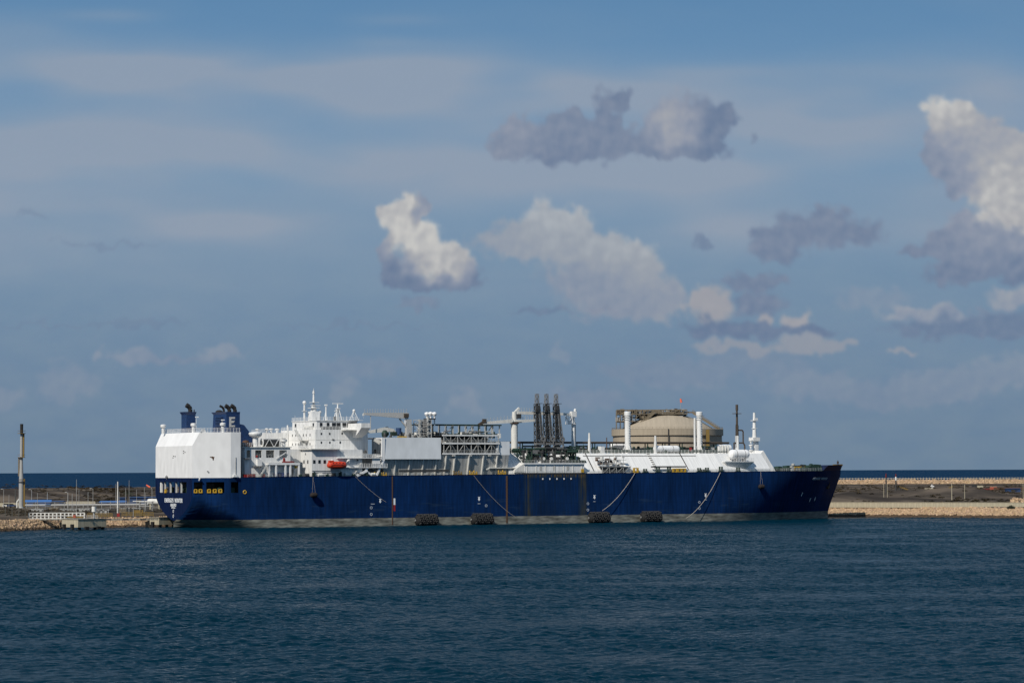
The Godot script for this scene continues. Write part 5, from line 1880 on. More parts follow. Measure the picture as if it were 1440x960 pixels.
func ship_cranes() -> void:
	# grey hose crane aft
	var st := mb()
	var base := Vector3(80.82, 31.04, 14)
	box(st, Vector3(base.x - 0.9, 30.2, 13.2), Vector3(base.x + 0.9, 36.6, 14.8))
	box(st, Vector3(base.x - 1.5, 30.2, 12.8), Vector3(base.x + 1.5, 31.4, 15.2))
	bar(st, Vector3(base.x - 0.5, 33.6, 14.0), Vector3(base.x - 3.4, 36.8, 14.0), 0.3, 0.5)
	var c1 := done(st, "hose_crane", M["crane_grey"], ship)
	boom(c1, Vector3(80.56, 37.81, 14), Vector3(63.75, 38.35, 14), 2.2, 0.7, M["crane_grey"], 17)
	st = mb()
	box(st, Vector3(78.75, 37.29, 12.8), Vector3(80.53, 38.52, 15.2))
	done(st, "crane_head", M["pipe_brown"], c1)
	bar2(c1, "boom_rest", Vector3(66.44, 37.83, 14), Vector3(66.44, 32.94, 14), 0.22)
	bxp("winch_plate", M["white_clean"], c1, Vector3(78.84, 34.95, 14.9), Vector3(79.53, 36.3, 15))
	st = mb()
	cbox(st, Vector3(63.75, 38.05, 14), Vector3(0.5, 0.7, 0.5))
	bar(st, Vector3(63.75, 38.05, 14), Vector3(63.75, 36.83, 14), 0.06)
	done(st, "hook_block", M["white_old"], c1)
	# white knuckle crane
	st = mb()
	var p := Vector3(76.05, 31.05, 12)
	bar(st, Vector3(66.29, 32.11, 12), Vector3(74.01, 33.2, 12), 0.7, 0.8, 0.9, 1.9)
	bar(st, Vector3(74.01, 33.11, 12), Vector3(76.19, 32.52, 12), 0.9, 1.2)
	bar(st, Vector3(76.19, 32.67, 12), Vector3(76.27, 30.8, 12), 0.9, 0.9)
	done(st, "knuckle_crane", M["white_old"], ship)
	# heavy cargo crane amidships
	st = mb()
	var q := Vector3(123.7, 24.65, 12)
	tube(st, Vector3(q.x, 24.0, 12.0), Vector3(q.x, 35.5, 12.0), 1.22, 1.22, 20)
	tube(st, Vector3(q.x, 35.5, 12.0), Vector3(q.x, 39.6, 12.0), 1.0, 0.8, 16)
	var c2 := done(st, "cargo_crane", M["white_old"], ship)
	st = mb()
	lathe(st, Vector3(q.x, 35.3, 12.0), [[1.25, 0.0], [1.6, 0.0], [1.6, 0.5], [1.1, 0.7]], 18)
	done(st, "slew_ring", M["rust"], c2)
	bxp("crane_cab", M["steel_dark"], c2, Vector3(q.x + 0.6, 37.2, 11.4), Vector3(q.x + 2.2, 38.8, 13.2))
	bxp("cab_platform", M["steel_light"], c2, Vector3(q.x - 1.6, 35.95, 10.4), Vector3(q.x + 2.4, 36.1, 13.6))
	boom(c2, Vector3(122.71, 36.3, 12.6), Vector3(110.46, 35.42, 12.6), 1.3, 0.9, M["white_old"], 9)
	boom(c2, Vector3(124.14, 36.16, 12.6), Vector3(131.63, 36.56, 12.6), 1.2, 0.8, M["white_old"], 7)
	st = mb()
	bar(st, Vector3(109.05, 34.79, 12.6), Vector3(111.31, 36.06, 12.6), 0.7, 0.9)
	cbox(st, Vector3(111.31, 36.23, 12.6), Vector3(1.3, 1.4, 1.0))
	done(st, "boom_head", M["pipe_brown"], c2)
	st = mb()
	bar(st, Vector3(q.x + 0.3, 39.4, 12.0), Vector3(q.x + 2.0, 40.9, 12.0), 0.8, 0.8)
	done(st, "crane_knuckle", M["white_old"], c2)
	# slender crane mast further forward
	st = mb()
	var w := Vector3(149.51, 24.68, 9)
	tube(st, Vector3(w.x, 24.8, 9.0), Vector3(w.x, 38.0, 9.0), 0.78, 0.62, 14)
	tube(st, Vector3(w.x - 0.9, 24.8, 9.0), Vector3(w.x + 0.0, 28.0, 9.0), 0.5, 0.4, 10)
	cbox(st, Vector3(w.x, 39.0, 9.0), Vector3(2.0, 2.0, 1.6))
	lathe(st, Vector3(w.x + 0.8, 40.3, 9.0), [[0.0, -0.5], [0.5, -0.2], [0.5, 0.4], [0.0, 0.8]], 10)
	var c3 := done(st, "service_crane", M["white"], ship)
	boom(c3, Vector3(w.x - 0.6, 38.9, 9.0), Vector3(126.38, 39.34, 9), 0.8, 1.1, M["white_old"], 0)
	st = mb()
	lattice(st, Vector3(w.x - 1.7, 35.6, 9.0), Vector3(w.x - 1.7, 38.4, 9.0), 1.8, 1.8, 1, 0.2)
	cbox(st, Vector3(w.x - 1.2, 35.5, 9.0), Vector3(3.2, 0.25, 2.2))
	done(st, "crane_basket", M["white"], c3)
	st = mb()
	for k in 6:
		var t := (k + 0.5) / 6.0
		var pp := Vector3(126.67, 39.9, 9).lerp(Vector3(133.04, 39.8, 9), t)
		bar(st, pp, pp + Vector3(0, 1.3, 0), 0.1)
	done(st, "boom_walkway", M["steel_light"], c3)
	bar2(c3, "mast_ladder", Vector3(w.x + 0.9, 26.0, 9.0), Vector3(w.x + 0.9, 36.0, 9.0), 0.22)
	# three folded loading arms
	for s in [132.65, 136.5, 140.46]:
		loading_arm(s)

func bar2(parent: Node, called: String, a: Vector3, b: Vector3, w: float) -> void:
	var st := mb()
	bar(st, a, b, w)
	done(st, called, M["steel_light"], parent)

func loading_arm(s: float) -> void:
	var z := 13.0
	var st := mb()
	var foot := Vector3(s, 24.0, z)
	# standing post with brackets
	box(st, Vector3(s - 0.75, 24.0, z - 0.9), Vector3(s + 0.9, 27.6, z + 0.9))
	lattice(st, Vector3(s, 27.6, z), Vector3(s - 0.35, 42.4, z), 1.9, 1.5, 10, 0.26)
	tube(st, Vector3(s - 0.55, 26.0, z + 0.5), Vector3(s - 0.55, 42.0, z + 0.5), 0.3, 0.3, 8)
	var arm := done(st, "loading_arm", M["steel_dark"], ship)
	st = mb()
	# outer arm folded against the post, narrowing upward
	lattice(st, Vector3(s + 1.5, 29.5, z + 0.4), Vector3(s + 0.1, 42.0, z + 0.4), 1.2, 0.7, 9, 0.2)
	tube(st, Vector3(s + 1.7, 28.6, z + 0.5), Vector3(s + 0.4, 41.8, z + 0.5), 0.26, 0.22, 8)
	done(st, "outer_arm", M["steel"], arm)
	st = mb()
	lattice(st, Vector3(s - 0.35, 42.4, z), Vector3(s - 0.3, 46.0, z), 1.15, 0.95, 4, 0.16)
	done(st, "top_truss", M["steel"], arm)
	st = mb()
	lathe(st, Vector3(s - 0.3, 41.0, z + 0.8), [[0.0, -0.3], [0.9, -0.3], [0.9, 0.3], [0.0, 0.3]], 16, Vector3(0, 0, 1))
	cbox(st, Vector3(s - 0.9, 39.6, z + 0.4), Vector3(2.4, 0.16, 1.6))
	cbox(st, Vector3(s + 0.8, 42.6, z + 0.4), Vector3(1.4, 0.16, 1.2))
	done(st, "apex_sheave", M["steel_dark"], arm)
	st = mb()
	lathe(st, Vector3(s + 1.7, 29.8, z + 1.0), [[0.5, -0.2], [0.95, -0.2], [0.95, 0.2], [0.5, 0.2], [0.5, -0.2]], 16, Vector3(0, 0, 1))
	path_tube(st, [Vector3(s + 1.9, 29.0, z + 1.0), Vector3(s + 2.1, 27.4, z + 1.0), Vector3(s + 1.6, 26.0, z + 1.0), Vector3(s + 1.6, 24.4, z + 1.0)], 0.3, 8)
	done(st, "coupler", M["steel"], arm)
	st = mb()
	for k in 3:
		cbox(st, Vector3(s + 0.4, 25.2 + k * 1.5, z + 0.2), Vector3(3.0, 0.7, 2.2))
	done(st, "base_machinery", M["steel"], arm)

func ship_manifold() -> void:
	# white drip-tray house at the ship's side
	var st := mb()
	var x0 := 122.7
	var x1 := 146.91
	box(st, Vector3(x0, 17.9, 16.0), Vector3(x1, 20.9, 21.3))
	var o := done(st, "manifold_platform", M["white"], ship)
	bxp("platform_top", M["white_clean"], o, Vector3(x0 - 0.4, 20.9, 15.6), Vector3(x1 + 0.2, 21.35, 21.7))
	bxp("drip_tray", M["steel_dark"], o, Vector3(x0 - 0.6, 17.35, 15.0), Vector3(x1 + 0.1, 17.88, 21.75))
	st = mb()
	hexa(st, [Vector3(x0 - 3.8, 18.0, 21.2), Vector3(x0 + 0.2, 17.9, 21.2), Vector3(x0 + 0.2, 17.9, 17.0), Vector3(x0 - 3.8, 18.0, 17.0), Vector3(x0 - 3.8, 19.0, 21.2), Vector3(x0 - 0.02, 21.3, 21.2), Vector3(x0 - 0.02, 21.3, 17.0), Vector3(x0 - 3.8, 19.0, 17.0)])
	done(st, "platform_gusset", M["white_old"], o)
	for k in 7:
		var s := lerpf(x0 + 1.0, x1 - 1.0, k / 6.0)
		bxp("panel_stiffener", M["white_old"], o, Vector3(s - 0.12, 17.9, 21.3), Vector3(s + 0.12, 20.9, 21.42))
	for s in [x0 + 6.0, x0 + 11.5, x0 + 17.0]:
		bxp("hatch", M["steel_light"], o, Vector3(s, 18.6, 21.3), Vector3(s + 1.0, 20.2, 21.36))
	railing("platform_railing", o, M["steel_light"], [Vector3(x0, 21.35, 21.5), Vector3(x1, 21.35, 21.5)], 1.1, 1.3, 0.07)
	bxp("yellow_gate", M["yellow"], o, Vector3(x1 - 1.4, 18.0, 21.45), Vector3(x1 - 0.2, 19.2, 21.55))
	# manifold presentation flanges and green lines
	for k in 5:
		st = mb()
		var s := x0 + 6.0 + k * 3.2
		tube(st, Vector3(s, 22.9, 12.0), Vector3(s, 22.9, 18.6), 0.36, 0.36, 12)
		lathe(st, Vector3(s, 22.9, 18.5), [[0.0, 0.25], [0.58, 0.25], [0.58, 0.0], [0.36, 0.0]], 14, Vector3(0, 0, 1))
		tube(st, Vector3(s, 21.3, 17.5), Vector3(s, 22.6, 17.5), 0.4, 0.4, 8)
		done(st, "manifold_flange", M["white_old"] if k in [1, 2, 4] else M["steel_dark"], ship)
	var r := RandomNumberGenerator.new()
	r.seed = 33
	for k in 130:
		var s := r.randf_range(x0 - 1.0, x1 + 0.5)
		var z := r.randf_range(9.0, 18.6)
		var y := r.randf_range(21.4, 26.6)
		st = mb()
		var m: StandardMaterial3D = M["green"] if r.randf() < (0.75 if s < x0 + 5.0 or s > x1 - 6.0 else 0.25) else M["dark"]
		if k % 2 == 0:
			tube(st, Vector3(s, 21.2, z), Vector3(s, y, z), r.randf_range(0.25, 0.6), -1.0, 8)
			lathe(st, Vector3(s, y, z), [[0.7, -0.1], [0.7, 0.1], [0.2, 0.3], [0.0, 0.6]], 8)
			done(st, "valve", m, ship)
		else:
			var l := r.randf_range(2.0, 6.0)
			tube(st, Vector3(s - l * 0.5, y, z), Vector3(s + l * 0.5, y, z), r.randf_range(0.25, 0.5), -1.0, 8)
			tube(st, Vector3(s + l * 0.4, 21.2, z), Vector3(s + l * 0.4, y, z), 0.28, -1.0, 8)
			done(st, "crossover_pipe", m, ship)
	for k in 4:
		st = mb()
		var s := x0 + 0.5 + k * 0.9
		bar(st, Vector3(s, 21.4, 18.0), Vector3(s - 2.0, 26.0, 15.0), 0.16)
		done(st, "pipe_stay", M["green"], ship)
	bxp("machinery_house", M["green"], ship, Vector3(x0 + 4.5, 21.3, 6.5), Vector3(x1 - 5.0, 26.2, 11.5))
	bxp("control_cabin", M["steel"], ship, Vector3(x0 + 4.4, 24.4, 14.5), Vector3(x0 + 8.6, 26.0, 16.6))
	bar2(ship, "stay_wire", Vector3(x1 + 0.4, 21.0, 17.5), Vector3(x1 - 3.6, 28.0, 12.0), 0.25)

func ship_fore() -> void:
	# side tank on its bracketed platform
	vessel(Vector3(212.05, 24.47, 16), Vector3(220.56, 24.58, 16), 1.75)
	var st := mb()
	var x0 := 208.32
	var x1 := 221.19
	box(st, Vector3(x0, 21.6, 12.0), Vector3(x1, 21.9, 18.8))
	hexa(st, [Vector3(x0 + 3.6, 18.3, 16.9), Vector3(x1 - 3.6, 18.3, 16.9), Vector3(x1 - 3.6, 18.3, 12.4), Vector3(x0 + 3.6, 18.3, 12.4), Vector3(x0, 21.6, 18.8), Vector3(x1, 21.6, 18.8), Vector3(x1, 21.6, 12.0), Vector3(x0, 21.6, 12.0)])
	var pl := done(st, "tank_platform", M["white"], ship)
	railing("platform_railing", pl, M["white"], [Vector3(x0 + 3.0, 21.9, 18.6), Vector3(x1, 21.9, 18.6)], 1.1, 1.2, 0.08)
	# dark forward vent mast with its pipe loop
	st = mb()
	var v := Vector3(226.06, 26.37, 0)
	tube(st, Vector3(v.x, 24.8, 0), Vector3(v.x, 31.6, 0), 0.75, 0.75, 14)
	var mast := done(st, "forward_vent_mast", M["white"], ship)
	st = mb()
	tube(st, Vector3(v.x, 31.6, 0), Vector3(v.x, 35.6, 0), 0.62, 0.58, 12)
	tube(st, Vector3(v.x, 35.6, 0), Vector3(v.x, 41.2, 0), 0.42, 0.36, 12)
	tube(st, Vector3(v.x, 41.2, 0), Vector3(v.x, 43.4, 0), 0.5, 0.5, 12)
	cbox(st, Vector3(v.x, 40.0, 0), Vector3(2.9, 0.2, 2.0))
	tube(st, Vector3(v.x - 0.65, 27.0, 0.3), Vector3(v.x - 0.65, 36.0, 0.3), 0.14, 0.14, 6)
	done(st, "mast_stack", M["pipe_brown"], mast)
	st = mb()
	path_tube(st, [Vector3(v.x + 0.4, 33.7, 0), Vector3(v.x + 2.3, 33.7, 0), Vector3(v.x + 2.75, 33.2, 0), Vector3(v.x + 2.75, 28.9, 0), Vector3(v.x - 1.4, 28.9, 0), Vector3(v.x - 1.4, 25.0, 0)], 0.28, 10)
	path_tube(st, [Vector3(v.x + 3.4, 24.9, 0), Vector3(v.x + 3.4, 28.0, 0), Vector3(v.x + 2.8, 28.9, 0)], 0.3, 10)
	done(st, "pipe_loop", M["pipe_brown"], mast)
	# foremast
	st = mb()
	var f := Vector3(233.95, 25.03, 0)
	box(st, Vector3(f.x - 0.2, 24.9, -0.8), Vector3(f.x + 1.3, 29.6, 0.8))
	box(st, Vector3(f.x - 1.6, 29.6, -1.5), Vector3(f.x + 1.5, 31.0, 1.5))
	tube(st, Vector3(f.x, 31.0, 0), Vector3(f.x, 40.4, 0), 0.82, 0.45, 14)
	cbox(st, Vector3(f.x, 37.4, 0), Vector3(2.3, 0.2, 1.8))
	cbox(st, Vector3(f.x + 0.4, 38.0, 0.2), Vector3(1.6, 0.7, 0.8))
	cbox(st, Vector3(f.x, 34.4, 0), Vector3(1.9, 0.16, 1.4))
	done(st, "foremast", M["white"], ship)
	for k in 3:
		st = mb()
		lathe(st, Vector3(f.x - 2.0, 25.0 + k * 1.9, 0.5), [[0.4, 0.0], [0.4, 0.7], [0.8, 0.9], [0.8, 1.3], [0.0, 1.5]], 12)
		done(st, "mushroom_vent", M["white"], ship)
	bxp("forward_locker", M["white"], ship, Vector3(212.83, 24.85, 6.5), Vector3(215.67, 27.6, 8.0))
	for d in [0.0, 1.2, 2.4]:
		tbp("pipe_post", M["white_old"], ship, Vector3(213.76 + d, 24.85, 9.0), Vector3(213.76 + d, 27.9, 9.0), 0.35)
	# forecastle machinery
	var r := RandomNumberGenerator.new()
	r.seed = 21
	for k in 34:
		var s := r.randf_range(238.5, 262.0)
		var lim := half_breadth(s, 16.5) - 1.2
		var z := r.randf_range(-lim * 0.6, lim)
		var y := deck_h(s)
		var h := r.randf_range(1.1, 2.7)
		st = mb()
		match k % 4:
			0:
				tube(st, Vector3(s, y + h * 0.6, z - 1.2), Vector3(s, y + h * 0.6, z + 1.2), h * 0.55, -1.0, 12)
				box(st, Vector3(s - h * 0.5, y, z - 1.5), Vector3(s + h * 0.5, y + h * 1.1, z - 1.2))
				box(st, Vector3(s - h * 0.5, y, z + 1.2), Vector3(s + h * 0.5, y + h * 1.1, z + 1.5))
				done(st, "mooring_winch", M["green"], ship)
			1:
				for d in [-0.6, 0.6]:
					tube(st, Vector3(s + d, y, z), Vector3(s + d, y + h * 0.8, z), 0.35, 0.4, 10)
				cbox(st, Vector3(s, y + 0.15, z), Vector3(2.2, 0.3, 1.0))
				done(st, "mooring_bitts", M["green"] if k % 3 else M["steel"], ship)
			2:
				lathe(st, Vector3(s, y, z), [[0.35, 0.0], [0.35, h * 0.7], [0.7, h * 0.8], [0.7, h], [0.0, h * 1.1]], 10)
				done(st, "mushroom_vent", M["green"] if k % 3 else M["steel_light"], ship)
			3:
				cbox(st, Vector3(s, y + h * 0.45, z), Vector3(1.6, h * 0.9, 1.3))
				cbox(st, Vector3(s, y + h * 0.95, z), Vector3(1.0, 0.3, 0.8))
				done(st, "windlass_motor", M["dark"] if k % 3 else M["green"], ship)
	for z in [5.5, 8.2]:
		st = mb()
		for d in 3:
			bar(st, Vector3(248.6 + d * 2.0, deck_h(250), z), Vector3(248.6 + d * 2.0, deck_h(250) + 1.5, z), 0.2)
		bar(st, Vector3(248.4, deck_h(250) + 1.5, z), Vector3(252.9, deck_h(250) + 1.5, z), 0.3, 0.35)
		bar(st, Vector3(248.4, deck_h(250) + 0.8, z), Vector3(252.9, deck_h(250) + 0.8, z), 0.22, 0.25)
		done(st, "safety_barrier", M["yellow"], ship)
	var pts: Array = []
	for k in 8:
		var s := 232.0 + k * 3.2
		pts.append(Vector3(s, deck_h(s), half_breadth(s, 16.5) - 0.3))
	railing("forecastle_railing", ship, M["steel_light"], pts, 1.1, 1.2, 0.1)
	st = mb()
	tube(st, Vector3(272.3, 18.3, 0.4), Vector3(272.3, 22.3, 0.4), 0.22, 0.12, 8)
	cbox(st, Vector3(272.3, 21.4, 0.4), Vector3(0.6, 0.9, 0.5))
	cbox(st, Vector3(273.0, 20.6, 0.0), Vector3(2.2, 0.3, 1.2))
	done(st, "bow_light_mast", M["pipe_brown"], ship)
	for s in [270.6, 273.6]:
		st = mb()
		cbox(st, Vector3(s, 20.4, 0.6), Vector3(1.2, 0.6, 0.8))
		done(st, "bow_fairlead", M["ochre"], ship)

func word(parent: Node, text: String, size: float, xf: Transform3D, m: Material) -> void:
	var tm := TextMesh.new()
	var f := SystemFont.new()
	f.font_names = PackedStringArray(["Droid Sans"])
	f.font_weight = 700
	tm.font = f
	tm.text = text
	tm.font_size = 64
	tm.pixel_size = size / 46.0
	tm.depth = 0.04
	tm.curve_step = 2.0
	var o := put(tm, "lettering", m, parent)
	o.transform = xf

func on_side(s: float, h: float, lift := 0.05) -> Transform3D:
	var d := 0.3
	var p := Vector3(s, h, half_breadth(s, h))
	var tx := (Vector3(s + d, h, half_breadth(s + d, h)) - Vector3(s - d, h, half_breadth(s - d, h))).normalized()
	var ty := (Vector3(s, h + d, half_breadth(s, h + d)) - Vector3(s, h - d, half_breadth(s, h - d))).normalized()
	var n := tx.cross(ty).normalized()
	ty = n.cross(tx).normalized()
	return Transform3D(Basis(tx, ty, n), p + n * lift)

func ship_marks() -> void:
	var stern := Basis(Vector3(0, 0, 1), Vector3(0, 1, 0), Vector3(-1, 0, 0))
	word(ship, "ENERGOS  WINTER", 1.38, Transform3D(stern, Vector3(-0.06, 9.1, 0.0)), M["letter"])
	word(ship, "MAJURO", 0.98, Transform3D(stern, Vector3(-0.06, 7.55, 0.0)), M["letter"])
	word(ship, "IMO 9256614", 0.42, Transform3D(stern, Vector3(-0.06, 6.65, 0.0)), M["letter"])
	word(ship, "ENERGOS  WINTER", 0.95, on_side(253.6, 15.3, 0.12), M["letter_dull"])
	# draught rings on the transom and sides
	for h in [5.5, 3.9]:
		var st := mb()
		lathe(st, Vector3(-0.05, h, 0.0), [[0.38, 0.0], [0.38, 0.04], [0.55, 0.04], [0.55, 0.0]], 14, Vector3(-1, 0, 0))
		done(st, "draught_ring", M["letter"], ship)
	var ring := mb()
	lathe(ring, Vector3.ZERO, [[0.3, 0.0], [0.3, 0.04], [0.48, 0.04], [0.48, 0.0]], 14, Vector3(0, 0, 1))
	var rm := ring.commit()
	for q in [Vector3(63.05, 6.29, 21.7), Vector3(63.05, 4.04, 21.7), Vector3(107.19, 6.58, 21.7), Vector3(148.11, 6.87, 21.7), Vector3(148.09, 4.65, 21.7), Vector3(195.08, 6.95, 21.7), Vector3(195.06, 4.7, 21.7)]:
		var o := put(rm, "draught_ring", M["letter_dull"], ship)
		o.transform = on_side(q.x, q.y, 0.02)
	# tug push marks: arrow over a short bar
	var am := mb()
	prism(am, [Vector2(-0.18, 0.9), Vector2(-0.5, 0.9), Vector2(-0.2, 0.5), Vector2(-0.42, 0.0), Vector2(0.0, -0.6), Vector2(0.42, 0.0), Vector2(0.2, 0.5), Vector2(0.5, 0.9), Vector2(0.18, 0.9), Vector2(0.0, 0.7)], 0.0, 0.04)
	var arrow := am.commit()
	for q in [Vector3(104.41, 8.76, 21.7), Vector3(150.81, 9, 21.7), Vector3(197.81, 9.26, 21.7), Vector3(66.44, 8.36, 21.7)]:
		var o := put(arrow, "tug_mark", M["letter"], ship)
		o.transform = on_side(q.x, q.y, 0.02)
	for q in [[Vector3(104.4, 7.28, 21.7), 0.5], [Vector3(150.8, 7.6, 21.7), 0.45], [Vector3(197.95, 7.81, 21.7), 0.4], [Vector3(63.64, 7.54, 21.7), 0.7]]:
		var st := mb()
		cbox(st, Vector3.ZERO, Vector3(q[1] * 2.0, 0.22, 0.04))
		var o := done(st, "tug_bar", M["letter_dull"], ship)
		o.transform = on_side(q[0].x, q[0].y, 0.03)
	for q in [[244.6, 9.2, 0.34], [251.2, 7.0, 0.3], [254.6, 7.3, 0.5]]:
		var o := put(arrow, "thruster_mark", M["letter"], ship)
		o.transform = on_side(q[0], q[1], 0.03)
		o.scale = Vector3(0.7, 1.1, 1.0)
	# load mark of white over red
	bxp("load_mark", M["letter"], ship, Vector3(71.49, 7.19, 21.7), Vector3(72.13, 9.4, 21.74))
	bxp("load_mark", M["red"], ship, Vector3(71.49, 5.04, 21.7), Vector3(72.13, 7.17, 21.74))
	for q in [[71.01, 0.16], [115.36, 0.3]]:
		bxp("overboard_pipe", M["rust"], ship, Vector3(q[0] - q[1], 0.4, 21.7), Vector3(q[0] + q[1], 16.9, 21.82))
	# small lamps over the manifold stretch
	for k in 5:
		bxp("hull_lamp", M["white"], ship, Vector3(129.56, 15.68, 21.7) + Vector3(k * 2.87, -0.2, 0), Vector3(129.56, 15.68, 21.7) + Vector3(k * 2.87 + 0.4, 0.35, 0.2))
	# anchor in its pocket
	var st := mb()
	var ax := on_side(262.5, 12.4, 0.15)
	bar(st, ax * Vector3(0, 1.3, 0), ax * Vector3(0, -0.8, 0), 0.4)
	bar(st, ax * Vector3(-1.1, -0.2, 0), ax * Vector3(0, -1.0, 0), 0.5)
	bar(st, ax * Vector3(1.1, -0.2, 0), ax * Vector3(0, -1.0, 0), 0.5)
	done(st, "anchor", M["rust"], ship)

# ------------------------------------------------------------------ things on and beside the ship
func at_ship(p: Vector3) -> Vector3:
	return SHIP_AT + Basis(Vector3.UP, deg_to_rad(SHIP_TURN)) * p

func fender(s: float, label: String) -> void:
	var o := thing("floating_fender", label, "fender", at_ship(Vector3(s, 0.0, BEAM + 2.3)), SHIP_TURN, "floating fenders along the hull")
	var st := mb()
	var r := 1.95
	var l := 4.3
	lathe(st, Vector3(-l, 1.75, 0), [[0.0, 0.0], [r * 0.5, 0.1], [r * 0.82, 0.55], [r, 1.3], [r, 2.0 * l - 1.3], [r * 0.82, 2.0 * l - 0.55], [r * 0.5, 2.0 * l - 0.1], [0.0, 2.0 * l]], 22, Vector3(1, 0, 0))
	done(st, "fender_body", M["rubber"], o)
	var tyre := mb()
	lathe(tyre, Vector3.ZERO, [[0.22, -0.02], [0.27, 0.2], [0.42, 0.32], [0.54, 0.22], [0.58, -0.02]], 10, Vector3(0, 0, 1))
	var tm := tyre.commit()
	for i in 6:
		for k in 10:
			var a := TAU * (k + 0.5 * (i % 2)) / 10.0
			if sin(a) < -0.75:
				continue
			var x := -3.05 + i * 1.22
			var n := Vector3(0, sin(a), cos(a))
			var q := put(tm, "tyre", M["tyre_rubber"], o)
			q.transform = Transform3D(Basis(Vector3(1, 0, 0), n.cross(Vector3(1, 0, 0)), n), Vector3(x, 1.75, 0) + n * r)
	st = mb()
	for e in [-1.0, 1.0]:
		lathe(st, Vector3(e * (l + 0.02), 1.75, 0), [[0.0, 0.2], [0.35, 0.2], [0.45, 0.0]], 10, Vector3(e, 0, 0))
	done(st, "end_flange", M["steel"], o)

func line_between(a: Vector3, b: Vector3, sag: float, r: float, label: String) -> void:
	var st := mb()
	var prev := a
	for k in range(1, 17):
		var t := k / 16.0
		var p := a.lerp(b, t) - Vector3(0, sag * 4.0 * t * (1.0 - t), 0)
		tube(st, prev, p, r, r, 6)
		prev = p
	var o := done(st, "mooring_line", M["rope"], self)
	o.position = SHIP_AT
	o.rotation_degrees.y = SHIP_TURN
	tag(o, label, "rope", "ropes down the ship's side")

